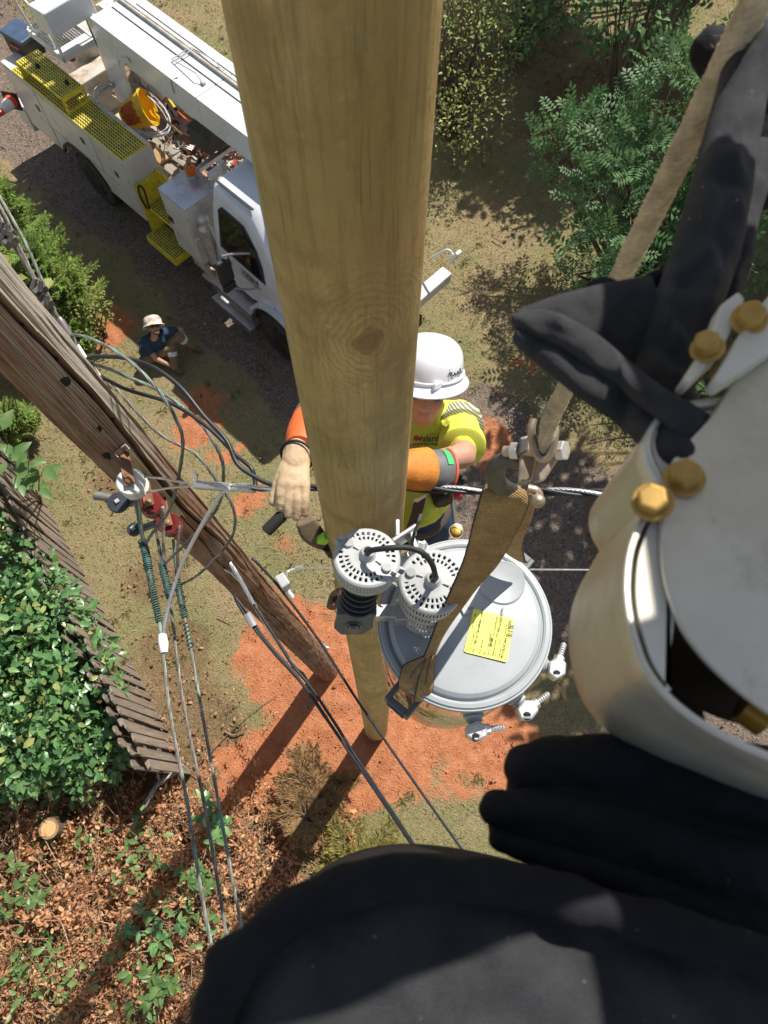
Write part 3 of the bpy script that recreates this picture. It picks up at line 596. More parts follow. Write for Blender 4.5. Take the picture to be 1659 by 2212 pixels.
for c_ in range(42):
    px, py = random.uniform(0, 480), random.uniform(1620, 2212); ctr = Z(px, py, .5); 
    if float(pile_in(np.array([ctr.x]), np.array([ctr.y]))[0]) < .25: continue
    zc = float(pile_h(np.array([ctr.x]), np.array([ctr.y]))[0])
    for q in range(random.randint(5, 22)): GP_.append((ctr.x + random.gauss(0, .13), ctr.y + random.gauss(0, .13), zc + random.uniform(-.1, .14))); GA.append((random.gauss(0, 1), random.gauss(0, 1), random.gauss(.0, .35)))
q = finish(scatter('green_leaves', np.array(GP_) - np.array(WM(brush).translation), np.array(GA), rand_dirs(len(GP_), 1.6), rng.uniform(.06, .15, len(GP_)), LEAF_V, LEAF_F), 'green_leaves', leafmat('brush_green', [(.1, .2, .06), (.17, .28, .09), (.25, .36, .12), (.13, .24, .07)], .45, .3), brush); q['kind'] = 'stuff'
mb = MB()
for q in range(170):
    i = rng.integers(n); p = Vector((x[i], y[i], z[i] * .9)); a = random.gauss(2.4, .9); L = random.uniform(.4, 1.5); d = Vector((math.cos(a), math.sin(a), random.gauss(.05, .18)))
    pts = smoothpath([p, p + d * L * .5 + Vector((random.gauss(0, .06), random.gauss(0, .06), random.gauss(0, .04))), p + d * L], 4); r0 = random.choice([.004, .005, .007, .012]); mb.tube(pts, [r0 * (1 - .6 * j / (len(pts) - 1)) for j in range(len(pts))], 5)
o = mb.build('twigs', M_TWIG, brush, smooth=60); o['kind'] = 'stuff'
for (px, py, nn, sz, lb) in [(870/1.0*.456+0, 0, 0, 0, '')][:0]: pass
for lb, ptsx, sz in [('green leafy cut branch lying under the three wires', [(430, 1760), (455, 1820), (430, 1720), (470, 1780)], .14), ('green leafy branch left of the wires in the brush', [(300, 1960), (330, 2040), (250, 2010), (390, 1990)], .12), ('green leafy branch at the bottom of the brush', [(340, 2130), (310, 2160), (280, 2100), (365, 2120)], .14), ('green leafy branch between the shrub and the stump', [(120, 1660), (150, 1690), (90, 1700), (60, 1650)], .13), ('green leafy branch at the left edge above the stump', [(10, 1850), (40, 1900), (80, 1950), (20, 1950)], .12), ('green sprig left of the wires under the tree stump', [(400, 1900), (420, 1870), (440, 1920), (380, 1880)], .11)]:
    tips = [Z(px, py, .85) for px, py in ptsx]; c = sum(tips, Vector()) / len(tips); sprig('leafy_branch', lb, (c.x + .3, c.y - .1, .35), tips, sz, M_BROAD if 'bottom' in lb or 'stump' in lb else M_GLOSS, 13, 'branch', 'green branches in the brush pile', .009)
st = thing('tree_stump', Z(105, 1792, 0), 'sawn round tree stump with pale cut face in the brush', 'stump')
c = Z(105, 1790, .8); mb = MB()
mb.lathe([(.15, -.82), (.135, -.5), (.125, -.03), (.118, 0)], c, (.03, -.05, 1), 24); mb.build('bark', M_BARK, st, smooth=60)
def ringmat():
    m, n, l, b = _nodes('cut_wood_rings'); tc = n.new('ShaderNodeTexCoord'); ob = tc.outputs['Object']; w = n.new('ShaderNodeTexWave'); w.wave_type = 'RINGS'; w.rings_direction = 'Z'; w.inputs['Scale'].default_value = 22; w.inputs['Distortion'].default_value = 2.5; l.new(ob, w.inputs[0])
    l.new(_ramp(n, l, w.outputs[1], [(.2, (.42, .25, .1)), (.7, (.6, .42, .2))]).outputs[0], b.inputs['Base Color']); b.inputs['Roughness'].default_value = .8; return m
M_RING = ringmat(); M_RING2 = mat('cut_bark_ring', (.3, .17, .08), .9, var=.3, vscale=30)
o = MB().lathe([(.09, .001), (.088, .006), (.0, .006)], (0, 0, 0), (.03, -.05, 1), 28).build('cut_face', M_RING, None); o.parent = st; o.location = c - Z(105, 1792, 0)
o = MB().lathe([(.117, .0), (.117, .003), (.0905, .003)], (0, 0, 0), (.03, -.05, 1), 28).build('sapwood', M_RING2, None); o.parent = st; o.location = c - Z(105, 1792, 0)
M_LICH = mat('pale_lichen_bark', (.42, .38, .32), .9, var=.35, vscale=18, dirt=(.16, .11, .07), dirt_amt=.8, dscale=22)
lb = thing('fallen_branch', Z(340, 1700, .3), 'pale lichen covered forked branch lying at the end of the fence', 'branch')
p = smoothpath([Z(385, 1665, .45), Z(345, 1690, .5), Z(318, 1730, .5), Z(290, 1775, .4), Z(270, 1800, .3)], 5); MB().tube(p, [.025 + .012 * math.sin(i) ** 2 for i in range(len(p))], 8).build('limb', M_LICH, lb, smooth=60)
MB().tube(smoothpath([Z(345, 1690, .5), Z(338, 1660, .6), Z(332, 1640, .6)], 4), .016, 7).build('fork', M_LICH, lb, smooth=60)
# cut cypress tops lying below the wires
for lbl, b_, h, rd in [('yellowing cut cypress bough lying below the new pole shadow', (-.25, -.75, .05), .6, .75), ('browned cut cypress bough beside the pole shadow', (-.9, .15, .05), .45, .6)]:
    cypress(lbl, b_, h, rd, 70, 'cypress_bough', (random.uniform(-.2, .2), -.4), leafmat('yellowed_' + str(int(h * 100)), [(.3, .26, .08), (.38, .33, .11), (.25, .24, .06), (.42, .34, .14)] if h > .5 else [(.3, .18, .08), (.4, .27, .13), (.25, .14, .06)], .7, .3, .2))

for lbl, pts, r0 in [('dark bent stick lying on the clay left of the old pole shadow', [(485, 1580), (505, 1588), (530, 1580)], .018), ('long thin dry stick crossing the lower brush', [(420, 1660), (520, 1560), (600, 1500)], .008), ('short stick on the grass left of the drive', [(1065, 512), (1085, 525)], .012), ('dry twig lying on the lawn below the fence top', [(470, 1330), (500, 1345)], .01)]:
    t_ = thing('fallen_stick', Z(*pts[0], 0), lbl, 'stick', group='loose sticks on the ground'); p = smoothpath([Z(x, y, .05) for x, y in pts], 6); MB().tube(p, [r0 * (1 - .5 * i / len(p)) for i in range(len(p))], 6).build('stick', M_TWIG, t_, smooth=60)
# ------------------------------------------------------------------ the two utility poles
def knotwood():
    m, n, l, b = _nodes('new_pole_wood'); tc = n.new('ShaderNodeTexCoord'); ob = tc.outputs['Object']
    # grain bends round one big knot
    mp = n.new('ShaderNodeMapping'); mp.inputs['Scale'].default_value = (1, 1, .05); 
    kn = n.new('ShaderNodeVectorMath'); kn.operation = 'SUBTRACT'; kn.inputs[1].default_value = KNOT; l.new(ob, kn.inputs[0])
    ks = n.new('ShaderNodeVectorMath'); ks.operation = 'MULTIPLY'; ks.inputs[1].default_value = (1, .55, .62); l.new(kn.outputs[0], ks.inputs[0])
    ln = n.new('ShaderNodeVectorMath'); ln.operation = 'LENGTH'; l.new(ks.outputs[0], ln.inputs[0]); dist = ln.outputs['Value']
    wob = _noise(n, l, ob, 14, 3); d2 = _math(n, l, 'ADD', dist, _math(n, l, 'MULTIPLY', _math(n, l, 'SUBTRACT', wob.outputs[0], .5), .045))
    l.new(ob, mp.inputs[0]); v = mp.outputs[0]
    st = _noise(n, l, v, 16, 6, .6, .25); fi = _noise(n, l, v, 110, 5, .7); bl = _noise(n, l, ob, 3.4, 6, .62); bl2 = _noise(n, l, ob, 1.3, 4, .6); sm = _noise(n, l, ob, 38, 4, .65)
    c = _ramp(n, l, st.outputs[0], [(.28, (.4, .27, .11)), (.5, (.53, .375, .165)), (.72, (.64, .475, .235))]).outputs[0]
    c = _mix(n, l, _ramp(n, l, bl.outputs[0], [(.42, 0.), (.6, .7)]).outputs[0], c, (.36, .3, .11))
    c = _mix(n, l, _ramp(n, l, bl2.outputs[0], [(.5, 0.), (.66, .4)]).outputs[0], c, (.4, .24, .1))
    c = _mix(n, l, _ramp(n, l, sm.outputs[0], [(.56, 0.), (.72, .35)]).outputs[0], c, (.55, .46, .3))
    c = _mix(n, l, _ramp(n, l, fi.outputs[0], [(.33, .45), (.5, 0.)]).outputs[0], c, (.15, .09, .04))
    sn = n.new('ShaderNodeMath'); sn.operation = 'SINE'; l.new(_math(n, l, 'MULTIPLY', d2, 620.), sn.inputs[0])
    near = _ramp(n, l, d2, [(0., 1.), (.075, .55), (.135, 0.)]).outputs[0]
    ringf = _math(n, l, 'MULTIPLY', _ramp(n, l, sn.outputs[0], [(.2, 0.), (.9, .55)]).outputs[0], near)
    c = _mix(n, l, ringf, c, (.24, .14, .06)); core = _ramp(n, l, d2, [(.018, .85), (.03, .0)]).outputs[0]; c = _mix(n, l, core, c, (.25, .135, .06))
    ck = _noise(n, l, v, 9, 3, .5, .8); ckf = _math(n, l, 'MULTIPLY', _ramp(n, l, ck.outputs[0], [(.495, 0.), (.5, .8), (.505, 0.)]).outputs[0], _ramp(n, l, bl.outputs[0], [(.58, 0.), (.66, .7)]).outputs[0]); c = _mix(n, l, ckf, c, (.1, .06, .03))
    c = _mix(n, l, _ramp(n, l, _noise(n, l, ob, 5.5, 7, .72).outputs[0], [(.48, 0.), (.62, .6)]).outputs[0], c, (.26, .18, .07))
    dr = _noise(n, l, v, 5.5, 4, .55); c = _mix(n, l, _ramp(n, l, dr.outputs[0], [(.52, 0.), (.68, .65)]).outputs[0], c, (.17, .115, .055))
    l.new(c, b.inputs['Base Color']); b.inputs['Roughness'].default_value = .52; b.inputs['Specular IOR Level'].default_value = .3
    h = _math(n, l, 'ADD', _math(n, l, 'MULTIPLY', st.outputs[0], .6), _math(n, l, 'ADD', fi.outputs[0], _math(n, l, 'MULTIPLY', ringf, .5))); h = _math(n, l, 'SUBTRACT', h, _math(n, l, 'MULTIPLY', ckf, 1.5)); h = _math(n, l, 'ADD', h, _math(n, l, 'MULTIPLY', sm.outputs[0], .8))
    _bump(n, l, b, h, .6, .005); MATS['newpole'] = m; return m
NP0 = Vector((-.105, .84, 0)); NP1 = Vector((-.048, .80, 10.9))
def np_at(z): return NP0.lerp(NP1, z / 10.9)
def np_r(z): return .155 + (.1185 - .155) * z / 10.0 if z > 0 else .155
_kp = D(795, 735, 1.28)     # survey of the knot on the near face
KNOT = (0, 0, 0)
def pole_mesh(p0, p1, rfun, z1, nseg, nang, wob, split=None):
    vs = []; fs = []; zs = np.linspace(-.3, z1, nseg)
    for i, z in enumerate(zs):
        c = p0.lerp(p1, z / p1.z); r = rfun(z)
        for j in range(nang):
            a = 2 * math.pi * j / nang; q = Vector((math.cos(a), math.sin(a), 0)); rr = r * (1 + wob * (mnoise.noise(Vector((q.x * 1.6, q.y * 1.6, z * .8))) + .35 * mnoise.noise(Vector((q.x * 6, q.y * 6, z * 1.1)))))
            if split: rr += split(a, z, r)
            vs.append(c + q * rr - p0)
    for i in range(nseg - 1):
        for j in range(nang): fs.append((i * nang + j, i * nang + (j + 1) % nang, (i + 1) * nang + (j + 1) % nang, (i + 1) * nang + j))
    fs.append(tuple(range((nseg - 1) * nang, nseg * nang))); return vs, fs
d_ = _ray(795, 735); o_ = Vector((0, 0, CAM_H)); best = None
for k in range(400):
    p = o_ + d_ * (.3 + k * .005); e = np_at(p.z)
    if (Vector((p.x, p.y)) - Vector((e.x, e.y))).length < np_r(p.z): best = p; break
KNOT = tuple(best - NP0)
pole = thing('new_utility_pole', NP0, 'new tan treated wooden utility pole with a big knot beside the transformer', 'utility pole')
kv = Vector(KNOT)
def ksplit(a, z, r):
    q = Vector((math.cos(a) * r, math.sin(a) * r)); ax = np_at(z) - NP0; dd = math.hypot(q.x + ax.x - kv.x, (z - kv.z) * .7); 
    return .004 * math.exp(-(dd / .05) ** 2) if math.sin(a) < 0 else 0
vs, fs = pole_mesh(NP0, NP1, np_r, 10.9, 180, 64, .02, ksplit); me = bpy.data.meshes.new('shaft'); me.from_pydata([tuple(v) for v in vs], [], fs); finish(me, 'shaft', knotwood(), pole, smooth=50)
mb = MB(); e = np_at(9.2)
for dx, sgn in ((.104, 1), (.1, 1)):       # raw splintered edge strip on the sunlit side
    pass
# old pole
OP0 = Vector((-.783, 1.613, 0)); OP1 = Vector((-1.14022, 1.28122, 8.7874))
def op_at(z): return OP0.lerp(OP1, z / 8.7874)
def op_r(z): return .145 - .004 * z
CR = [(-.5, .04, .05, 8.8, 5.6), (.25, .025, .035, 8.3, 2.5), (-2.3, .014, .025, 8.0, 6.2), (-1.0, .02, .025, 7.2, 3.2), (-1.9, .014, .022, 6.5, 1.5), (-1.35, .016, .022, 8.4, 7.3), (-1.3, .012, .02, 5.4, 1.0), (-.2, .016, .022, 6.6, 4.2), (-1.6, .01, .018, 7.2, 6.1)]
def osplit(a, z, r):
    o = 0
    for (a0, dp, w, zt, zb) in CR:
        ac = a0 + .24 * mnoise.noise(Vector((z * 1.1, a0 * 7, 1))) + .05 * mnoise.noise(Vector((z * 5, a0 * 3, 2))); da = (a - ac + math.pi) % (2 * math.pi) - math.pi
        k = min(1, max(0, (zt - z) * 2)) * min(1, max(0, (z - zb) * 1.2)); o -= dp * k * math.exp(-(da / w) ** 2); o += .3 * dp * k * math.exp(-((da - 2.0 * w) / (w * 1.3)) ** 2)
    return o + .0045 * mnoise.noise(Vector((math.cos(a + .12 * z) * 9, math.sin(a + .12 * z) * 9, z * .9))) + .004 * mnoise.noise(Vector((math.cos(a) * 5, math.sin(a) * 5, z * 5))) + .0032 * mnoise.noise(Vector((math.cos(a) * 30, math.sin(a) * 30, z * 2.5)))
vs, fs = pole_mesh(OP0, OP1, op_r, 8.7874, 340, 230, .03, osplit)
old = thing('old_utility_pole', OP0, 'old cracked weathered utility pole leaning across the left side', 'utility pole')
M_OLD = woodmat('old_pole_wood', [(.07, .036, .024), (.25, .135, .085), (.42, .27, .19), (.3, .21, .15)], 'Z', 90, 26, 1.0, crack=None, rough=.85, scale_l=.07)
def add_moss(m):
    n = m.node_tree.nodes; l = m.node_tree.links; b = n['Principled BSDF']; src = b.inputs['Base Color'].links[0].from_socket
    g = n.new('ShaderNodeTexCoord'); nz = _noise(n, l, g.outputs['Object'], 6, 5); nm = n.new('ShaderNodeNewGeometry'); sp = n.new('ShaderNodeSeparateXYZ'); l.new(nm.outputs['True Normal'], sp.inputs[0])
    f = _math(n, l, 'SUBTRACT', _math(n, l, 'MULTIPLY', sp.outputs[1], -1.1), _math(n, l, 'MULTIPLY', sp.outputs[0], .55)); f = _math(n, l, 'ADD', f, _math(n, l, 'MULTIPLY', nz.outputs[0], .5))
    zz = n.new('ShaderNodeSeparateXYZ'); l.new(g.outputs['Object'], zz.inputs[0]); hf = _ramp(n, l, _math(n, l, 'MULTIPLY', zz.outputs[2], .1), [(.62, 0.), (.75, 1.)]).outputs[0]
    c = _mix(n, l, _math(n, l, 'MULTIPLY', _ramp(n, l, f, [(1.02, 0.), (1.25, .8)]).outputs[0], hf), src, (.17, .155, .045)); 
    top = _math(n, l, 'MULTIPLY', _ramp(n, l, _math(n, l, 'MULTIPLY', zz.outputs[2], .1), [(.7, 0.), (.78, 1.)]).outputs[0], _ramp(n, l, f, [(.3, .85), (.9, 0.)]).outputs[0])
    c = _mix(n, l, top, c, (.4, .37, .31)); l.new(c, b.inputs['Base Color'])
add_moss(M_OLD)
from mathutils.bvhtree import BVHTree
OBVH = BVHTree.FromPolygons([tuple(v + OP0) for v in vs], fs)
me = bpy.data.meshes.new('shaft'); me.from_pydata([tuple(v) for v in vs], [], fs); finish(me, 'shaft', M_OLD, old, smooth=60)
# bolt holes: flat dark patches, shade inside each hole put into the colour
def on_old(px, py):
    d_ = _ray(px, py)
    for k in range(3000):
        p = Vector((0, 0, CAM_H)) + d_ * (1.2 + k * .004); e = op_at(p.z); 
        if p.z < 0: return p, Vector((0, 0, 1))
        q = Vector((p.x - e.x, p.y - e.y, 0))
        if q.length < op_r(p.z): return p, q.normalized()
M_HOLE = mat('hole_shade', (.015, .011, .008), .95, var=.3)
for (px, py, r) in [(115, 770, .02), (140, 825, .024), (50, 700, .009), (245, 905, .012), (215, 925, .016), (232, 985, .02)]:
    p, nn, _i, _d = OBVH.ray_cast(Vector((0, 0, CAM_H)), _ray(px, py).normalized()); fx = frame_from(nn, Vector((0, 0, 1))); mb = MB(); mb.prism([p + fx @ Vector((r * (.6 + .2 * math.sin(3 * t + px)) * math.cos(t), r * (1.1 + .25 * math.sin(2 * t + py)) * math.sin(t), -.01)) for t in np.linspace(0, 6.283, 19)[:-1]], nn * .0125); mb.build('bolt_hole', M_HOLE, old, smooth=50)
# ------------------------------------------------------------------ digger truck parked on the drive (x forward, y to the far side, z up)
TO = TU * -9 + TN * -3.7; TR = Matrix((TU, -TN, Vector((0, 0, 1)))).transposed()
truck = thing('utility_truck', TO, 'white line truck with folded boom, yellow grated bin tops and open bed', 'truck', TR)
def TB(mb, name, m, parent=None, **kw): return mb.build(name, m, parent or truck, world=False, **kw)
WHITE = mat('truck_white_paint', (.64, .625, .59), .35, var=.05, vscale=3, dirt=(.3, .23, .16), dirt_amt=.6, dscale=5, dstop=.54, coat=.1)
WHITE2 = mat('truck_white_clean', (.66, .67, .67), .3, var=.03, vscale=2, dirt=(.45, .42, .38), dirt_amt=.25, dscale=7, dstop=.62, coat=.3)
CABW = mat('cab_white_paint', (.62, .64, .68), .22, var=.03, vscale=2, coat=.5)
BEDW = mat('worn_bed_paint', (.5, .46, .39), .6, var=.12, vscale=4, dirt=(.3, .15, .07), dirt_amt=.8, dscale=6, dstop=.5)
YEL = mat('safety_yellow_paint', (.8, .64, .05), .55, var=.15, vscale=8, dirt=(.25, .2, .08), dirt_amt=.6, dscale=18, dstop=.52)
GRAT = mat('yellow_grating_steel', (.78, .66, .1), .5, var=.25, vscale=10, dirt=(.25, .22, .12), dirt_amt=.7, dscale=20, dstop=.5)
BLK = mat('black_rubber', (.02, .02, .021), .65, var=.3, vscale=20); BLKG = mat('black_gloss_vinyl', (.018, .018, .02), .25, var=.2)
TYRE = mat('tyre_rubber', (.03, .029, .028), .85, var=.25, vscale=14, dirt=(.12, .09, .06), dirt_amt=.5)
STEEL = mat('bright_steel', (.62, .6, .57), .35, 1., var=.1, vscale=15); ALU = mat('tread_aluminium', (.6, .6, .6), .42, 1., var=.12, vscale=9)
GREYP = mat('grey_paint', (.42, .43, .43), .5, var=.1, vscale=6); DGLASS = mat('dark_cab_glass', (.008, .009, .01), .08, var=.1, spec=.4)
RUST = mat('rusty_plank', (.16, .075, .045), .85, var=.3, vscale=9); CHROME = mat('chrome', (.8, .8, .8), .12, 1., var=.03)
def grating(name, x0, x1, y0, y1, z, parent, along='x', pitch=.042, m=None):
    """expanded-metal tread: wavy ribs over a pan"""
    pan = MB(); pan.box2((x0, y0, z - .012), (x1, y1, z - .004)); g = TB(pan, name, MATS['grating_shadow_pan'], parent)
    mb = MB(); nr = int((y1 - y0) / pitch)
    L = x1 - x0; ns = max(6, int(L / .03)); V = []; F = []
    for r in range(nr + 1):
        yc = y0 + (y1 - y0) * r / nr; o = len(V)
        for i in range(ns + 1):
            xx = x0 + L * i / ns; off = .009 * (1 if i % 2 else -1); 
            for (dy, dz) in ((-.0095, 0), (-.008, .016), (.008, .016), (.0095, 0)): V.append((xx, min(y1, max(y0, yc + off + dy)), z - .004 + dz))
        for i in range(ns):
            for k in range(3): F.append((o + i * 4 + k, o + i * 4 + k + 1, o + i * 4 + 5 + k, o + i * 4 + 4 + k))
    for i in range(0, ns + 1, 1):   # cross webs
        pass
    me = fast_mesh('tread_ribs', np.array(V), np.array(F)); q = finish(me, 'tread_ribs', m or GRAT, g); q['kind'] = 'stuff'
    fr = MB()
    for a, b_ in (((x0 - .012, y0 - .012, z - .03), (x1 + .012, y0, z + .009)), ((x0 - .012, y1, z - .03), (x1 + .012, y1 + .012, z + .009)), ((x0 - .012, y0, z - .03), (x0, y1, z + .009)), ((x1, y0, z - .03), (x1 + .012, y1, z + .009))): fr.box2(a, b_)
    TB(fr, 'tread_frame', YEL, g); return g
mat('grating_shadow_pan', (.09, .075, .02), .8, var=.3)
def wheel(x, y, r=.5, w=.28, nm='wheel', dual=True):
    t = MB(); prof = [(r * .62, 0), (r * .9, .01), (r * .98, .05), (r, .09), (r, w - .09), (r * .98, w - .05), (r * .9, w - .01), (r * .62, w)]
    t.lathe(prof, (x, y, r), (0, 1, 0), 40); wh = TB(t, nm, TYRE, smooth=40)
    m = MB(); m.lathe([(r * .63, .0), (r * .62, .025), (r * .55, .05), (r * .46, .12), (r * .3, .14), (r * .24, .05), (r * .2, .035), (0, .03)], (x, y, r), (0, 1, 0), 36); TB(m, 'rim', STEEL, wh, smooth=40)
    mb = MB()
    for k in range(10):
        a = k * math.pi / 5; mb.cyl((x + r * .37 * math.cos(a), y + .13, r + r * .37 * math.sin(a)), (x + r * .37 * math.cos(a), y + .095, r + r * .37 * math.sin(a)), .014, 6)
    TB(mb, 'lug_nuts', STEEL, wh); tr = MB()
    for k in range(44):
        a = 2 * math.pi * k / 44; rot = Matrix.Rotation(a, 3, 'Y'); tr.box(Vector((x, y + w / 2, r)) + rot @ Vector((r * 1.0, 0, 0)), (.018, w * .8, .035), rot)
    TB(tr, 'tread_blocks', TYRE, wh); return wh
wheel(-1.7, .04); wheel(-1.7, 1.1 + 1.04); wheel(3.12, .0); wheel(3.12, 2.1)
# chassis and bed
TB(MB().box2((-3.4, .75, .62), (4.6, .87, .86)).box2((-3.4, 1.6, .62), (4.6, 1.72, .86)), 'chassis_rail', mat('chassis_grime', (.05, .045, .04), .8, var=.3))
TB(MB().box2((-3.4, .5, .98), (1.55, 1.95, 1.05)), 'bed_floor', BEDW, bevel=.005)
def bin_(y0, y1, near):
    b = MB(); x0, x1, z0, z1 = -3.35, -.11, .72, 1.9; yo = y0 if near else y1; sgn = 1 if near else -1
    arch = [( -1.7 + .66 * math.cos(a), .5 + .66 * math.sin(a)) for a in np.linspace(math.pi - .33, .33, 14)]
    poly = [(x0, z0 + .0)] + [(x, max(z0, z)) for x, z in arch] + [(x1, z0), (x1, z1), (x0, z1)]
    b.prism([Vector((x, y0, z)) for x, z in poly], (0, y1 - y0, 0)); body = TB(b, 'side_bin', WHITE, bevel=.008)
    if near:
        for (xa, xb, za, zb) in [(-3.3, -2.45, .8, 1.86), (-2.42, -.98, 1.22, 1.86), (-.95, -.15, .8, 1.86)]:
            d = TB(MB().box2((xa, yo - .012, za), (xb, yo - .001, zb)), 'bin_door', WHITE, body, bevel=.004)
        TB(MB().box2((-2.75, yo - .02, 1.2), (-.55, yo - .012, 1.212)), 'trim_strip', STEEL, body)
        for (lx, lz) in [(-1.3, 1.6), (-.5, 1.45), (-2.62, 1.45)]:
            la = TB(MB().box2((lx - .045, yo - .022, lz - .05), (lx + .045, yo - .012, lz + .05)), 'latch', BLK, body, bevel=.004)
            TB(MB().box2((lx - .015, yo - .03, lz - .03), (lx + .015, yo - .022, lz + .03)), 'latch_paddle', STEEL, la)
        fl = [( -1.7 + (.66 + dr) * math.cos(a), .5 + (.66 + dr) * math.sin(a)) for dr, rng_ in ((0, np.linspace(math.pi - .4, .4, 16)), (.05, np.linspace(.4, math.pi - .4, 16))) for a in rng_]
        TB(MB().prism([Vector((x, yo - .035, z)) for x, z in fl], (0, .035, 0)), 'wheel_arch_lip', BLK, body, smooth=40)
    return body
nb = bin_(0, .55, True); fb = bin_(1.95, 2.48, False)
TB(MB().box2((-1.7 - .6, .5, .4), (-1.7 + .6, .56, .98)), 'wheel_housing', BLK)
grating('bin_tread', -3.0, -.14, .015, .47, 1.915, nb); TB(MB().box2((-3.3, 1.97, 1.9), (-.13, 2.46, 1.92)), 'far_bin_top', WHITE, fb)
# raised yellow step over the bin
ys = TB(MB().box2((-2.72, .03, 2.16), (-1.52, .45, 2.172)), 'raised_step', YEL)
grating('step_tread', -2.7, -1.54, .05, .43, 2.185, ys)
mb = MB(); ox = -1.52   # end plate with opening
for a, b_ in (((ox, .03, 1.92), (ox + .012, .075, 2.18)), ((ox, .405, 1.92), (ox + .012, .45, 2.18)), ((ox, .075, 2.13), (ox + .012, .405, 2.18)), ((ox, .075, 1.92), (ox + .012, .405, 1.96))): mb.box2(a, b_)
TB(mb, 'step_end_plate', YEL, ys); TB(MB().box2((-2.72, .03, 1.92), (-2.708, .45, 2.16)), 'step_rear_plate', YEL, ys)
for (kx, ky) in [(-2.35, .2), (-1.72, .3)]: TB(MB().cyl((kx, ky, 2.19), (kx, ky, 2.23), .035, 8).cyl((kx, ky, 2.23), (kx, ky, 2.26), .015, 8), 'rubber_stop', BLK, ys)
# step well between bin and cabinet
sw = TB(MB().box2((-.1, .45, .45), (.66, .47, 1.5)).box2((-.1, .02, .45), (-.085, .46, 1.45)), 'step_well', YEL)
grating('access_step', -.08, .64, .1, .44, 1.0, sw); grating('access_step', -.06, .66, -.12, .22, .5, sw)
TB(MB().box2((-.075, -.135, .36), (.675, -.12, .5)).box2((.66, -.12, .36), (.675, .2, .5)), 'step_skirt', YEL, sw)
TB(MB().tube(smoothpath([(-.05, .06, 1.0), (-.02, .02, 1.3), (.0, .05, 1.5), (.05, .09, 1.42), (.04, .06, 1.05)], 5), .016, 6), 'hanging_straps', BLK, sw)
# cabinet ahead of it
cb = TB(MB().box2((.68, .04, .72), (1.3, .68, 1.9)), 'tool_cabinet', WHITE, bevel=.006)
TB(MB().box2((.71, .028, .8), (1.27, .039, 1.86)), 'cabinet_door', WHITE, cb, bevel=.004)
TB(MB().box2((.74, .015, 1.32), (.83, .028, 1.44)), 'latch', BLK, cb, bevel=.003); TB(MB().box2((.675, .035, 1.9), (1.305, .685, 1.915)), 'cabinet_top', mat('galvanised_top', (.55, .6, .66), .3, .6, var=.15, vscale=5, dirt=(.2, .2, .2), dirt_amt=.5, dscale=30), cb, bevel=.004)
TB(MB().box2((1.0, .05, .55), (1.5, .12, .72)).box2((1.25, -.02, .5), (1.62, .3, .53)), 'battery_tray', BEDW)
ex = TB(MB().lathe([(.085, 0), (.1, .02), (.1, .62), (.105, .63), (.105, .67), (.07, .7), (.06, .76), (.085, .8), (.085, .86), (.05, .88)], (1.5, .16, .9), (-.05, .05, 1), 24), 'silver_canister', mat('pale_metal_can', (.6, .57, .52), .4, .4, var=.2, vscale=12), smooth=40)
TB(MB().tube(smoothpath([(1.45, .05, 1.2), (1.44, .0, 1.22), (1.42, .0, 1.4), (1.43, .06, 1.43)], 5), .01, 6), 'handle', STEEL, ex)
TB(MB().tube(smoothpath([(1.62, .22, .75), (1.66, .22, 1.2), (1.72, .3, 1.7)], 5), .05, 10), 'intake_pipe', GREYP)
# cab
def loft(mb, secs):
    k = len(secs[0]); o = len(mb.v)
    for s in secs: mb.v += [Vector(p) for p in s]
    for i in range(len(secs) - 1):
        for j in range(k): mb.f.append((o + i * k + j, o + i * k + (j + 1) % k, o + (i + 1) * k + (j + 1) % k, o + (i + 1) * k + j))
    mb.f.append(tuple(o + j for j in range(k))[::-1]); mb.f.append(tuple(o + (len(secs) - 1) * k + j for j in range(k)))
def cabsec(z, xa, xb, ya, yb): 
    c = .09; return [(xa + c, ya, z), (xb - c, ya, z), (xb, ya + c, z), (xb, yb - c, z), (xb - c, yb, z), (xa + c, yb, z), (xa, yb - c, z), (xa, ya + c, z)]
mb = MB(); loft(mb, [cabsec(.85, 1.85, 3.35, .1, 2.38), cabsec(1.3, 1.8, 3.55, .07, 2.41), cabsec(1.75, 1.8, 3.5, .07, 2.41), cabsec(2.25, 1.83, 3.15, .15, 2.33), cabsec(2.6, 1.87, 2.8, .24, 2.24), cabsec(2.68, 1.93, 2.7, .32, 2.16)])
cabin = TB(mb, 'cab', CABW, smooth=35, bevel=.03)
for ya in (.3, 2.14): TB(MB().box2((1.9, ya, 2.69), (2.7, ya + .035, 2.702)), 'roof_gutter', BLK, cabin)
mb = MB(); loft(mb, [[(3.3, .3, 1.0), (4.1, .42, 1.0), (4.1, 2.06, 1.0), (3.3, 2.18, 1.0)], [(3.3, .3, 1.62), (4.05, .46, 1.45), (4.05, 2.02, 1.45), (3.3, 2.18, 1.62)], [(3.3, .5, 1.75), (3.95, .6, 1.55), (3.95, 1.88, 1.55), (3.3, 1.98, 1.75)]]); TB(mb, 'hood', CABW, smooth=35, bevel=.03)
TB(MB().box2((4.36, .15, 1.0), (4.56, 2.42, 1.2)), 'bumper', WHITE, bevel=.02)
def sidepoly(name, pts, out, m, parent, th=.012, **kw):   # polygon on the sloped door side; y from height
    def ys_(z): return .07 if z < 1.75 else (.07 + (z - 1.75) / .5 * .08 if z < 2.25 else .15 + (z - 2.25) / .35 * .09)
    return TB(MB().prism([Vector((x, ys_(z) - out, z)) for x, z in pts], (0, th, 0)), name, m, parent, **kw)
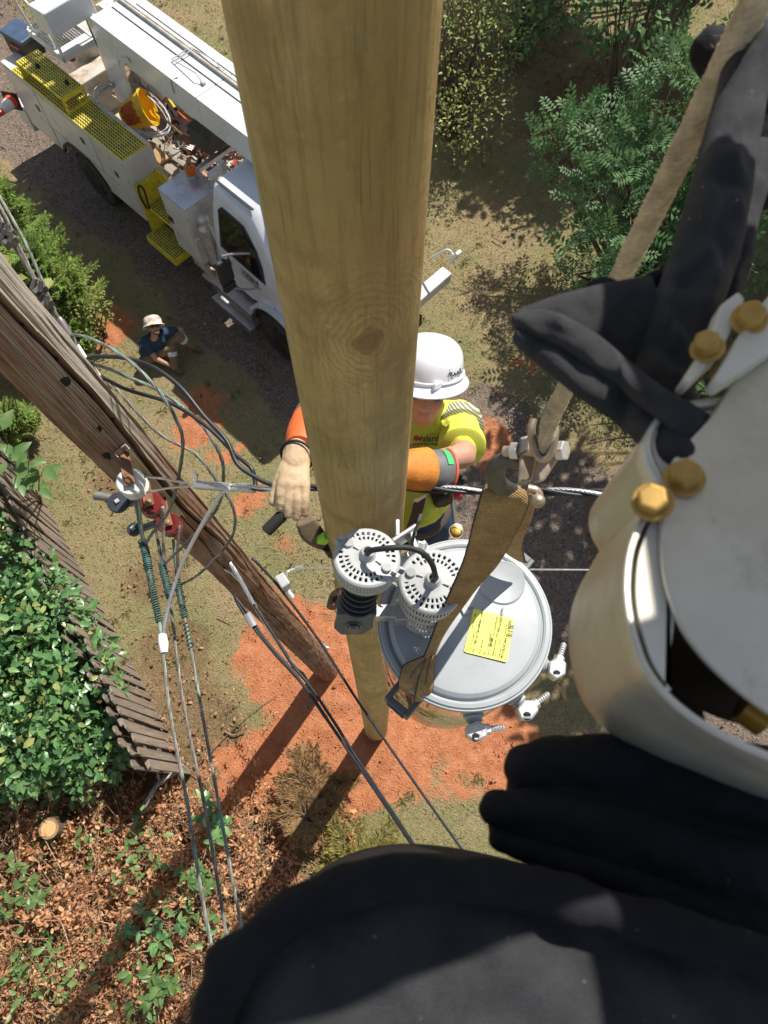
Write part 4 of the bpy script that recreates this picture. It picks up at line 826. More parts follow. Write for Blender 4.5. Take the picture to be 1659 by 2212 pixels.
door = sidepoly('door', [(1.98, 1.0), (3.05, 1.0), (3.12, 1.75), (2.95, 2.12), (2.62, 2.5), (1.98, 2.5), (1.95, 1.75)], .012, CABW, cabin, bevel=.01)
sidepoly('door_window_seal', [(2.03, 1.72), (3.0, 1.66), (2.96, 1.95), (2.78, 2.25), (2.58, 2.42), (2.12, 2.44), (2.05, 2.36)], .02, BLK, door, .01, bevel=.02)
sidepoly('door_window', [(2.08, 1.77), (2.95, 1.71), (2.91, 1.94), (2.74, 2.22), (2.55, 2.37), (2.14, 2.39), (2.1, 2.33)], .026, DGLASS, door, .01, bevel=.015)
TB(MB().box2((2.06, .035, 1.45), (2.2, .055, 1.5)), 'door_handle', BLK, door, bevel=.005)
INKT = mat('navy_lettering', (.03, .035, .06), .5)
text('door_lettering', 'Valard', .15, basis((1, 0, 0), (0, 0, 1), (0, -1, 0), (2.62, .05, 1.52)), INKT, cabin, world=False, bold=.003)
TB(MB().box2((2.4, .048, 1.43), (2.84, .056, 1.434)), 'door_pinstripe', INKT, cabin)
for zz, yo in ((.72, .02), (.38, -.06)):
    s_ = TB(MB().box2((1.62, yo - .1, zz), (2.58, yo + .16, zz + .02)).box2((1.62, yo - .1, zz - .16), (2.58, yo - .085, zz)).box2((2.565, yo - .085, zz - .16), (2.58, yo + .16, zz)), 'cab_step', ALU, bevel=.004)
    tv = [(-.5, 0, 0), (0, -.16, 0), (.5, 0, 0), (0, .16, 0), (0, 0, .12)]; P_ = []; A_ = []
    for i in range(30):
        for j in range(7): P_.append((1.66 + i * .03, yo - .08 + j * .034, zz + .021)); A_.append((.7, .7 if (i + j) % 2 else -.7, 0))
    q = finish(scatter('tread_diamonds', np.array(P_), np.array(A_, float), np.tile([0, 0, 1.], (len(P_), 1)), np.full(len(P_), .026), [(y, x, z) for x, y, z in tv], [(0, 1, 4), (1, 2, 4), (2, 3, 4), (3, 0, 4)]), 'tread_diamonds', STEEL, s_); q['kind'] = 'stuff'
TB(MB().box2((2.6, .05, .55), (2.72, .35, 1.0)), 'fender_bracket', BLK)
mb = MB(); fl = [(3.12 + (.62 + dr) * math.cos(a), .5 + (.62 + dr) * math.sin(a)) for dr, rr in ((0, np.linspace(math.pi - .1, .1, 16)), (.06, np.linspace(.1, math.pi - .1, 16))) for a in rr]
TB(MB().prism([Vector((x, -.02, z)) for x, z in fl], (0, .4, 0)), 'front_fender', CABW, smooth=40)
def mirror(yb, sg, xo=2.62):
    r_ = TB(MB().tube(smoothpath([(2.78, yb, 2.12), (xo, yb + sg * .2, 2.14), (xo - .1, yb + sg * .33, 2.12)], 5), .018, 8).tube(smoothpath([(2.82, yb - sg * .07, 1.4), (xo + .05, yb + sg * .14, 1.38), (xo - .08, yb + sg * .3, 1.45)], 5), .016, 8), 'mirror_arm', mat('grey_mirror_arm', (.3, .32, .35), .4, .3))
    TB(MB().ell((2.8, yb, 2.13), (.07, .035, .09)).ell((2.83, yb - sg * .07, 1.4), (.06, .03, .07)), 'arm_mount', BLK, r_, smooth=60)
    TB(MB().box((xo - .1, yb + sg * .36, 1.85), (.09, .24, .46)), 'mirror_housing', BLK, r_, bevel=.035); TB(MB().box((xo - .148, yb + sg * .36, 1.88), (.006, .2, .34)), 'mirror_glass', CHROME, r_)
    TB(MB().box((xo - .1, yb + sg * .36, 1.53), (.1, .22, .15)), 'convex_mirror', BLK, r_, bevel=.035)
mirror(.1, -1); mirror(2.38, 1, 3.6)
TB(MB().tube(smoothpath([(4.3, 2.2, 1.5), (4.5, 2.3, 1.75), (4.6, 2.33, 1.7)], 5), .02, 8).box((4.62, 2.34, 1.66), (.05, .1, .34), Matrix.Rotation(.4, 3, 'Y')), 'fender_mirror', WHITE2, bevel=.008)
# boom resting along the truck
BA = -1.25; boom = MB(); y0, y1, z0, z1 = .82, 1.62, 2.66, 3.2
sec = lambda x, k=0: [(x, y0 + .12 + k, z1 - k), (x, y1 - .12 - k, z1 - k), (x, y1 - k, z1 - .16), (x, y1 - k, z0 + k), (x, y0 + k, z0 + k), (x, y0 + k, z1 - .16)]
sec = lambda x, k=0: [(x, y0 + k, z1 - k), (x, y1 - k, z1 - k), (x, y1 - k, z0 + .12), (x, y1 - .12 - k, z0 + k), (x, y0 + .12 + k, z0 + k), (x, y0 + k, z0 + .12)]
loft(boom, [sec(BA, .03), sec(BA + .05), sec(1.12), sec(1.12, .012), sec(1.13, .012), sec(1.14), sec(3.9), sec(3.95, .05)]); bo = TB(boom, 'boom', WHITE2, smooth=25, bevel=.012)
TB(MB().box2((BA + .1, 1.17, 3.2), (3.8, 1.19, 3.206)), 'boom_seam', BLK, bo); TB(MB().tube([(BA, 1.34, 3.225), (3.8, 1.34, 3.225)], .022, 8).tube([(BA, 1.385, 3.225), (3.8, 1.385, 3.225)], .016, 8), 'hydraulic_line', mat('grimy_pipe', (.5, .47, .4), .5, var=.2), bo, smooth=60)
TB(MB().box2((BA + .3, 1.46, 3.2), (3.8, 1.475, 3.205)), 'boom_edge_line', BLK, bo)
mb = MB()
for yy in (1.06, 1.4): mb.tube([(.35, yy, 3.23), (.88, yy, 3.3), (1.0, yy, 3.22)], .009, 6)
mb.tube([(.35, 1.06, 3.23), (.35, 1.4, 3.23)], .009, 6).tube([(.42, 1.06, 3.24), (.42, 1.4, 3.24)], .009, 6).box((1.0, 1.06, 3.22), (.07, .04, .04)).box((1.0, 1.4, 3.22), (.07, .04, .04)); TB(mb, 'boom_handle', GREYP, bo)
mb = MB()
for i in range(9):
    a = .2 + .14 * i; mb.box((-.55 - .35 * math.sin(a) + .2, .79, 2.55 + .42 * math.cos(a)), (.06, .012, .07), Matrix.Rotation(-a, 3, 'Y'))
TB(mb, 'angle_indicator', WHITE2, bo); TB(MB().tube([(.62, .8, 3.0), (.62, .8, 3.19), (.66, .9, 3.21)], .006, 5), 'boom_wire', BLK, bo)
TB(MB().box2((.4, .95, 2.0), (.85, 1.55, 2.3)), 'boom_rest', mat('dark_rest_pad', (.06, .055, .05), .7, var=.3), bevel=.02); TB(MB().box2((1.45, .7, 1.05), (1.53, .78, 2.45)).box2((1.45, 1.62, 1.05), (1.53, 1.7, 2.45)).box2((1.4, .55, 1.86), (1.52, 1.85, 1.94)), 'rest_frame', WHITE, bevel=.004)
# turret, control platform with console, rails and perforated floor
TB(MB().lathe([(.42, 0), (.42, .25), (.36, .3), (.36, 1.0)], (-2.85, 1.35, 1.05), (0, 0, 1), 28), 'turret', BEDW, smooth=40)
TB(MB().box2((-1.75, 1.0, 1.5), (-1.2, 1.06, 3.0)).box2((-1.75, 1.52, 1.5), (-1.2, 1.58, 3.0)), 'turret_plate', WHITE2, bevel=.01)
fx0, fx1, fy0, fy1, fz = -2.75, -1.78, .42, 1.05, 2.5
pf = TB(MB().box2((fx0, fy0, fz - .07), (fx0 + .03, fy1, fz + .02)).box2((fx1 - .03, fy0, fz - .07), (fx1, fy1, fz + .02)).box2((fx0, fy0, fz - .07), (fx1, fy0 + .03, fz + .02)).box2((fx0, fy1 - .03, fz - .07), (fx1, fy1, fz + .02)), 'control_platform', WHITE2)
mb = MB()
for i in range(20):
    for j in range(12):
        cx_, cy_ = fx0 + .06 + i * .045 + (.022 if j % 2 else 0), fy0 + .06 + j * .045; w = .012
        mb.box((cx_, cy_, fz), (.038, .012, .014), Matrix.Rotation(.7, 3, 'Z')); mb.box((cx_, cy_, fz), (.038, .012, .014), Matrix.Rotation(-.7, 3, 'Z'))
q = TB(mb, 'open_mesh_floor', STEEL, pf); q['kind'] = 'stuff'
TB(MB().box2((-2.0, fy0 + .03, fz - .01), (fx1 - .03, fy1 - .05, fz + .012)), 'floor_plate', WHITE2, pf)
TB(MB().tube([(fx1 - .02, fy0 + .02, fz), (fx1 - .02, fy0 + .02, fz + .5)], .022, 6), 'rail_post', WHITE2, pf)
mb = MB()
mb.tube(smoothpath([(fx0 + .15, fy0 + .05, fz + .02), (fx0 + .12, fy0, fz + .45), (fx0 + .2, fy0, fz + .62), (fx0 + .5, fy0 + .02, fz + .6), (fx0 + .7, fy0 + .04, fz + .2), (fx0 + .72, fy0 + .05, fz + .02)], 6), .02, 8)
mb.tube(smoothpath([(fx0 + .02, fy1 - .2, fz), (fx0 - .05, fy1 - .1, fz + .55), (fx0 + .05, fy1 + .1, fz + .7), (fx0 - .02, fy1 + .4, fz + .65)], 6), .02, 8); TB(mb, 'guard_rail', WHITE2, pf, smooth=60)
co = TB(MB().box((-1.75, .72, 3.12), (.42, .78, .34), Matrix.Rotation(-.12, 3, 'Y')), 'control_console', WHITE2, pf, bevel=.02)
mb = MB()
for i in range(6): mb.tube([(-1.98, .45 + i * .1, 3.2), (-2.02, .45 + i * .1, 3.36)], .009, 6); mb.ell((-2.02, .45 + i * .1, 3.37), .018, n=8, m=6)
TB(mb, 'control_lever', BLK, co)
TB(MB().box((-2.3, .95, 3.0), (.45, .5, .13)).box((-2.52, .95, 3.25), (.13, .5, .42)), 'operator_seat', BLKG, pf, bevel=.05)
TB(MB().tube(smoothpath([(-1.9, 1.05, 2.9), (-1.85, 1.1, 2.6), (-1.8, 1.15, 2.2), (-1.7, 1.2, 1.9)], 5), .015, 6).tube(smoothpath([(-1.8, 1.02, 2.95), (-1.72, 1.0, 2.5), (-1.75, 1.1, 2.0)], 5), .013, 6), 'hydraulic_hose', BLK)
TB(MB().box2((-2.5, .58, 1.05), (-2.15, 1.9, 1.75)), 'bed_box', BEDW, bevel=.02)
TB(MB().box2((-3.75, .1, .85), (-3.36, 2.4, .95)), 'rear_tailboard', mat('dark_wood_deck', (.14, .1, .075), .85, var=.3, vscale=10), bevel=.01)
TB(MB().box2((-3.72, -.02, .55), (-3.37, .1, 1.0)), 'rear_corner', WHITE, bevel=.01)
TB(MB().box((1.46, 1.2, 1.96), (.06, 1.3, .07)), 'cross_bar', ALU, bevel=.004)
TB(MB().box2((.78, .7, 1.86), (.86, 1.9, 1.93)), 'front_cross_bar', ALU, bevel=.004)

# ------------------------------------------------------------------ loose things on the truck
def TP(x, y, z): return TO + TR @ Vector((x, y, z))
def tthing(name, x, y, z, label, cat, rot=None, group=None): return thing(name, TP(x, y, z), label, cat, TR @ (rot or Matrix.Identity(3)), group)
def LB(mb, name, m, parent, **kw): return mb.build(name, m, parent, world=False, **kw)
bax = Vector((1, .12, .38)).normalized(); BRM = frame_from(bax); b = thing('bucket', Z(296, 243, 1.65), 'yellow plastic bucket with red stain lying tipped on the truck bed', 'bucket', BRM)
YB = mat('yellow_bucket_plastic', (.8, .48, .02), .4, var=.08, vscale=5)
LB(MB().lathe([(.001, 0), (.19, 0), (.196, .01), (.27, .42), (.29, .425), (.29, .45), (.262, .45), (.258, .42), (.186, .014), (.001, .012)], (0, 0, -.22), (0, 0, 1), 36), 'shell', YB, b, smooth=40)
_tc = BRM.transposed() @ (Vector((0, 0, CAM_H)) - Z(296, 243, 1.65) + Vector((-1.5, 1.5, 0))); _a0 = math.atan2(_tc.y, _tc.x); pa = [_a0 - .75 + 1.5 * i / 10 for i in range(11)]; vs = []; fs = []
for i, a in enumerate(pa):
    for j in range(5): zz = .05 + .26 * j / 4 + .02 * math.sin(i * 2.1 + j); r_ = .196 + .074 * (zz - .01) / .41 + .003; vs.append((r_ * math.cos(a), r_ * math.sin(a), zz - .22))
for i in range(10):
    for j in range(4): fs.append((i * 5 + j, i * 5 + j + 1, i * 5 + 6 + j, i * 5 + 5 + j))
mb = MB(); mb.add(vs, fs); LB(mb, 'stain', mat('red_clay_stain', (.5, .1, .02), .7, var=.4, vscale=30, dirt=(.8, .48, .02), dirt_amt=.9, dscale=28, dstop=.55), b, smooth=60)
cw = thing('wire_coil', Z(288, 236, 1.8), 'large coil of grey galvanised wire leaning round the yellow bucket', 'wire coil', TR @ Euler((R(-12), R(6), R(3))).to_matrix())
GALV = mat('galvanised_wire', (.5, .5, .5), .4, .8, var=.2, vscale=30)
for k in range(8):
    ra, rb = .66 + random.gauss(0, .03), .47 + random.gauss(0, .025); oz = random.gauss(0, .022); ph = random.random() * 6
    LB(MB().tube([Vector((ra * math.cos(t) + .02 * math.sin(ph), rb * math.sin(t) + .03 * math.cos(ph), oz + .04 * math.sin(t * 2 + ph))) for t in np.linspace(0, 6.283, 60)[:-1]], .008, 6, closed=True), 'wire_turn', GALV, cw, smooth=60)
CARD = mat('cardboard', (.42, .28, .17), .85, var=.12, vscale=7)
def cardboard(lb, x, y, z, sx, sy, rot):
    o = tthing('cardboard_sheet', x, y, z, lb, 'cardboard', rot, 'cardboard on the truck bed'); V = []; F = []; n_ = 8
    for i in range(n_ + 1):
        for j in range(n_ + 1): V.append((sx * (i / n_ - .5), sy * (j / n_ - .5), .03 * mnoise.noise(Vector((i * .5 + x, j * .5, z))) + (.05 if i > 6 else 0)))
    for i in range(n_):
        for j in range(n_): F.append((i * (n_ + 1) + j, i * (n_ + 1) + j + 1, (i + 1) * (n_ + 1) + j + 1, (i + 1) * (n_ + 1) + j))
    q = LB(MB().add(V, F), 'sheet', CARD, o); s = q.modifiers.new('thick', 'SOLIDIFY'); s.thickness = .006
cardboard('flattened cardboard under the boom at the back of the bed', -2.0, 1.35, 1.7, .62, .55, Euler((R(35), R(-8), 0)).to_matrix())
cardboard('bent cardboard flap right of the yellow bucket', -1.35, 1.5, 1.45, .42, .4, Euler((R(50), R(10), R(20))).to_matrix())
cardboard('small torn cardboard piece behind the yellow bucket', -1.75, 1.1, 1.55, .25, .2, Euler((R(20), R(30), R(20))).to_matrix())
PLK = woodmat('grey_plank', [(.18, .15, .12), (.3, .26, .22), (.4, .35, .29)], 'X', 50, 14, .4, rnd=.3); PLK2 = woodmat('fresh_plank', [(.3, .17, .08), (.42, .26, .13), (.5, .34, .18)], 'X', 50, 14, .4, rnd=.3)
for lb, x, y, z, L, w, a, m in [('grey plank lying on the bed next to the bucket', -.35, 1.1, 1.1, 1.5, .2, 4, PLK), ('second grey plank nearer the bin on the bed', -.35, .82, 1.13, 1.1, .16, 1, PLK), ('short tan plank across the bed planks', -.65, .85, 1.2, .45, .2, -6, PLK2), ('thick brown timber at the front of the bed', .1, .75, 1.12, .55, .12, 12, RUST), ('orange brown board at the front edge of the bed', .75, .9, 1.09, .9, .3, -3, PLK2)]:
    o = tthing('plank', x, y, z, lb, 'plank', Matrix.Rotation(R(a), 3, 'Z'), 'planks on the truck bed'); LB(MB().box((0, 0, 0), (L, w, .04)), 'board', m, o, bevel=.004)
ORG = mat('orange_fibreglass', (.55, .12, .03), .4); YST = mat('yellow_fibreglass', (.75, .5, .03), .4)
for lb, a_, b_, r_, m in [('orange fibreglass stick leaning along the bed', (-.95, 1.6, 1.4), (-.05, 1.5, 1.4), .018, ORG), ('yellow fibreglass stick beside the orange stick', (-1.4, 1.68, 1.5), (-.95, 1.58, 1.45), .025, YST), ('brown wooden handle under the boom', (-.7, 1.6, 1.5), (1.1, 1.62, 1.6), .03, RUST), ('long grey pipe under the boom', (-.4, 1.75, 1.3), (1.2, 1.72, 1.35), .025, STEEL)]:
    o = tthing('long_stick', *a_, lb, 'stick', group='long sticks on the truck bed'); v = Vector(b_) - Vector(a_); LB(MB().tube([Vector(), v * .3, v], r_, 10), 'shaft', m, o, smooth=60); LB(MB().cyl(v * .98, v * 1.02, r_ * 1.3, 10), 'ferrule', BLK, o, smooth=40)
sv = tthing('shovel', -.15, 1.2, 1.55, 'brown shovel blade standing beside the red tub on the bed', 'shovel', Euler((R(25), R(-15), R(30))).to_matrix())
pts = [(-.11, 0, -.16), (.11, 0, -.16), (.12, .01, .05), (.07, .015, .14), (.02, .02, .17), (-.02, .02, .17), (-.07, .015, .14), (-.12, .01, .05)]; LB(MB().prism([Vector(p) for p in pts], (0, .008, 0)), 'blade', RUST, sv); LB(MB().tube([(0, .01, .15), (0, .03, .8)], .016, 8), 'handle', PLK2, sv)
o = tthing('red_tub', -.1, 1.42, 1.5, 'bright red plastic tub behind the shovel', 'tub'); LB(MB().lathe([(.0, 0), (.1, 0), (.13, .2), (.135, .2), (.135, .21), (.12, .21), (.092, .01), (0, .01)], (0, 0, 0), (.3, -.2, 1), 20), 'shell', mat('red_plastic', (.65, .03, .02), .4), o, smooth=40)
o = tthing('garden_fork', -.45, 1.25, 1.25, 'grey fork head lying by the shovel', 'fork', Matrix.Rotation(.5, 3, 'Z'));  mb = MB()
for i in range(5): mb.tube(smoothpath([(0, -.08 + i * .04, 0), (.08, -.08 + i * .04, .03), (.2, -.08 + i * .04, .0)], 4), .006, 6)
mb.tube([(0, -.08, 0), (0, .08, 0)], .009, 6); LB(mb, 'tines', STEEL, o)
o = tthing('tool_jumble', .45, .78, 1.25, 'tangle of black straps and clamps at the front of the bed', 'tools'); mb = MB()
for i in range(14): mb.tube(smoothpath([Vector((random.gauss(0, .1), random.gauss(0, .1), random.uniform(0, .5))) for _ in range(4)], 5), random.choice([.008, .012, .016]), 6)
LB(mb, 'straps', BLK, o, smooth=60)
j = tthing('water_jug', .88, .55, 1.915, 'orange topped clear jar standing on the tool cabinet', 'jug'); LB(MB().lathe([(.0, 0), (.085, 0), (.09, .02), (.085, .07), (.0, .07)], (0, 0, 0), (0, 0, 1), 20), 'base', GREYP, j, smooth=40); LB(MB().lathe([(.08, .07), (.085, .1), (.085, .18), (.075, .2), (0, .2)], (0, 0, 0), (0, 0, 1), 20), 'body', mat('orange_plastic', (.75, .14, .02), .35), j, smooth=40)
mb = MB()
for i in range(9): mb.cyl((.05 * math.cos(i * 2.4) * (i % 3) / 2, .05 * math.sin(i * 2.4) * (i % 3) / 2, .2), (.05 * math.cos(i * 2.4) * (i % 3) / 2, .05 * math.sin(i * 2.4) * (i % 3) / 2, .24), .014, 6)
LB(mb, 'bits', mat('assorted_bits', (.6, .45, .12), .5, var=.5, vscale=60), j)
o = tthing('white_container', 1.15, .78, 1.94, 'white plastic container next to the orange jar', 'container'); LB(MB().box((0, 0, .05), (.12, .2, .1)).cyl((0, .04, .1), (0, .04, .13), .03, 12), 'body', mat('white_poly', (.75, .75, .72), .45), o, bevel=.02)
c_ = tthing('cooler', -3.3, .5, 1.98, 'dark blue cooler box at the rear of the truck', 'cooler', Matrix.Rotation(R(8), 3, 'Z')); NB = mat('navy_cooler', (.05, .085, .15), .45, var=.12); LB(MB().box((0, 0, .0), (.5, .36, .3)), 'body', mat('dark_cooler_body', (.03, .035, .045), .5), c_, bevel=.02); LB(MB().box((0, 0, .18), (.54, .4, .07)), 'lid', NB, c_, bevel=.02); LB(MB().box((0, -.19, .05), (.2, .03, .03)), 'handle', ORG, c_)
k_ = tthing('traffic_cone', -3.5, -.1, 1.15, 'orange and white traffic cone lying across the rear corner', 'traffic cone', Euler((R(80), 0, R(30))).to_matrix()); CO = mat('cone_orange', (.85, .1, .03), .45)
LB(MB().lathe([(.115, 0), (.1, .1), (.1, .1)], (0, 0, 0), (0, 0, 1), 24), 'skirt', CO, k_, smooth=40); LB(MB().lathe([(.1, .1), (.06, .34)], (0, 0, 0), (0, 0, 1), 24), 'collar', mat('cone_white', (.75, .75, .76), .4), k_, smooth=40); LB(MB().lathe([(.06, .34), (.035, .48), (.0, .48)], (0, 0, 0), (0, 0, 1), 24), 'tip', CO, k_, smooth=40); LB(MB().box((0, 0, -.01), (.3, .3, .02)), 'base', BLK, k_, bevel=.008)
o = tthing('clamp_bundle', -2.55, .75, 1.95, 'reddish cable clamps and cups behind the yellow step', 'clamps'); mb = MB()
for i in range(4): mb.lathe([(.055, 0), (.06, .05), (.05, .05), (.045, .005)], (.09 * i - .1, .05 * (i % 2), .02 * i), (random.gauss(0, .4), random.gauss(0, .4), 1), 16)
LB(mb, 'cups', mat('brown_cup', (.25, .1, .08), .4), o, smooth=40)
wb = tthing('wood_chips', .6, 1.9, 1.15, 'heap of pale orange brush and chips on the far side of the bed', 'wood chips'); n = 500; p = np.stack([rng.normal(0, .7, n), rng.normal(.1, .16, n), np.abs(rng.normal(.1, .12, n))], -1)
q = finish(scatter('chips', p, rand_dirs(n), rand_dirs(n), rng.uniform(.06, .16, n), CURL_V, CURL_F), 'chips', leafmat('pale_chip', [(.5, .28, .16), (.62, .42, .27), (.42, .2, .11), (.7, .52, .38)], .8, .1), wb); q['kind'] = 'stuff'

ju = tthing('bed_clutter', -.2, 1.35, 1.1, 'jumble of small hardware and scraps strewn over the truck bed', 'clutter'); mb = MB()
for i in range(150):
    p = Vector((random.uniform(-1.9, .95), random.gauss(.05, .26), random.uniform(0, .14))); rt_ = Euler((random.random() * 3, random.random() * 3, random.random() * 3)).to_matrix(); k = random.random(); sz_ = random.uniform(.03, .11)
    if k < .45: mb.box(p, (sz_ * random.uniform(.8, 2.5), sz_, sz_ * random.uniform(.1, .6)), rt_)
    elif k < .8: mb.tube([p, p + rt_ @ Vector((sz_ * 4, 0, 0)) * random.uniform(.5, 1.4)], sz_ * .14, 6)
    else: mb.lathe([(sz_ * .5, 0), (sz_ * .6, sz_ * .3), (sz_ * .3, sz_ * .3), (sz_ * .25, 0)], p, rt_ @ Vector((0, 0, 1)), 10)
q = LB(mb, 'scraps', leafmat('mixed_hardware', [(.05, .05, .05), (.3, .29, .27), (.25, .12, .06), (.55, .53, .5), (.12, .1, .09), (.5, .3, .14), (.08, .07, .06), (.45, .06, .03), (.35, .3, .24)], .55, 0, .4), ju); q['kind'] = 'stuff'
# ------------------------------------------------------------------ pole-mounted transformer hanging from the sling
TC = Vector((.222, .446, 0)); ZL = 8.10; TRAD = .23
TGREY = mat('transformer_grey_paint', (.37, .395, .405), .38, var=.04, vscale=5, dirt=(.27, .28, .28), dirt_amt=.45, dscale=7, dstop=.52, coat=.1)
TTANK = mat('glossy_tank_paint', (.6, .58, .54), .09, .92, var=.05, vscale=3)
GPLA = mat('guard_grey_plastic', (.42, .43, .43), .5, var=.05, vscale=12); DPLA = mat('dark_grey_polymer', (.12, .125, .13), .5, var=.1, vscale=12)
ZINC = mat('zinc_plate', (.62, .63, .64), .35, .85, var=.12, vscale=25); TINN = mat('tinned_connector', (.72, .72, .72), .32, .75, var=.1, vscale=40); BRASS = mat('brass', (.6, .38, .08), .35, .8, var=.2, vscale=30)
xf = thing('transformer', (TC.x, TC.y, 7.42), 'grey cylindrical pole transformer with a yellow sticker hanging from the tan sling', 'transformer')
MB().lathe([(.0, 7.36), (.21, 7.36), (.226, 7.38), (.226, 7.5), (.229, 7.51), (.229, 7.55), (.226, 7.56), (.226, 8.02), (.23, 8.03), (.23, 8.045), (.205, 8.05), (0, 8.05)], (TC.x, TC.y, 0), (0, 0, 1), 96).build('tank', TTANK, xf, smooth=30)
lid = MB().lathe([(.2, 8.046), (.233, 8.046), (.2365, 8.055), (.2365, 8.072), (.232, 8.08), (.222, 8.082), (.2165, 8.079), (.214, 8.074), (.211, 8.076), (.207, 8.087), (.197, 8.0945), (.18, 8.097), (0, 8.100)], (TC.x, TC.y, 0), (0, 0, 1), 128).build('lid', TGREY, xf, smooth=28)
MB().lathe([(.2395, 8.05), (.2415, 8.058), (.2415, 8.068), (.2395, 8.074), (.236, 8.074), (.236, 8.05), (.2395, 8.05)], (TC.x, TC.y, 0), (0, 0, 1), 128).build('lid_band', TGREY, lid, smooth=40)
bs = Z(1085, 1258, ZL); MB().lathe([(.064, 0), (.06, .004), (.057, .0025), (.0, .003)], (bs.x, bs.y, ZL - .001), (0, 0, 1), 40).build('lid_boss', TGREY, lid, smooth=30)
# yellow sticker with its print
cs = [Z(1023, 1314, ZL + .002), Z(1111, 1338, ZL + .002), Z(1095, 1431, ZL + .002), Z(1002, 1408, ZL + .002)]
def rounded(cs, r=.006, k=4):
    out = []
    for i in range(4):
        p, a, b = cs[i], cs[i - 1], cs[(i + 1) % 4]; u = (a - p).normalized() * r; v = (b - p).normalized() * r
        for j in range(k + 1): t = j / k; out.append(p + u * (1 - t) ** 2 + v * t ** 2)
    return out
STK = mat('yellow_sticker_paper', (.84, .82, .13), .5, var=.05, vscale=30, dirt=(.7, .68, .05), dirt_amt=.5, dscale=60)
sk = MB().prism(rounded(cs), (0, 0, .0006)).build('sticker', STK, xf); sk['label'] = 'yellow paper sticker with printed lines and barcode'
ex_ = (cs[0] - cs[3]).normalized(); ey_ = (cs[3] - cs[2]).normalized(); ey_ = (ey_ - ex_ * ey_.dot(ex_)).normalized(); Wd = (cs[0] - cs[3]).length; Hd = (cs[2] - cs[3]).length
INK = mat('sticker_ink', (.05, .05, .03), .6)
def prt(s, u, v, size, bold=0.): return text('print', s, size, basis(ex_, ey_, Vector((0, 0, 1)), cs[3] + ex_ * (Wd * u) - ey_ * (Hd * v) + Vector((0, 0, .001))), INK, sk, align='LEFT', bold=bold)
for s, u, v, z in [('POS Loc', .04, .06, .006), ('Pick Zone', .55, .07, .006), ('1/2', .82, .07, .006), ('From Loc', .04, .13, .006), ('21 FARM 41', .24, .14, .0065), ('Greer Operations Center', .24, .21, .0092), ('Ship To Loc', .04, .2, .006), ('W/O Bin Aisle', .05, .36, .0065), ('Bin', .05, .46, .006), ('20212020202', .24, .52, .007), ('202388', .25, .57, .0085), ('Part No', .05, .55, .006), ('Need Date', .5, .58, .006), ('07/07/2023', .72, .58, .007), ('TRANSFORMER OVERHEAD CONVENTIONAL', .06, .66, .0068), ('POLE MOUNT 1 P', .62, .69, .0065), ('QTY', .06, .72, .006), ('1P EA', .34, .75, .007), ('Requestor', .07, .8, .006), ('PD OLDCAN', .07, .87, .0098), ('Transaction No', .54, .83, .0058), ('TK 11325752', .55, .89, .0085)]:
    prt(s, u, v, z, .0003 if z > .008 else 0)
mb = MB(); xx = 0.
for i, w in enumerate([1, 2, 1, 1, 3, 1, 2, 2, 1, 1, 2, 3, 1, 1, 2, 1, 3, 1, 1, 2]):
    if i % 2 == 0: mb.add([cs[3] + ex_ * (Wd * (.54 + xx) + a) - ey_ * (Hd * .945 + b) + Vector((0, 0, .0012)) for a, b in ((0, -.0055), (w * .0011, -.0055), (w * .0011, .0055), (0, .0055))], [(0, 1, 2, 3)])
    xx += w * .0105
mb.build('barcode', INK, sk)
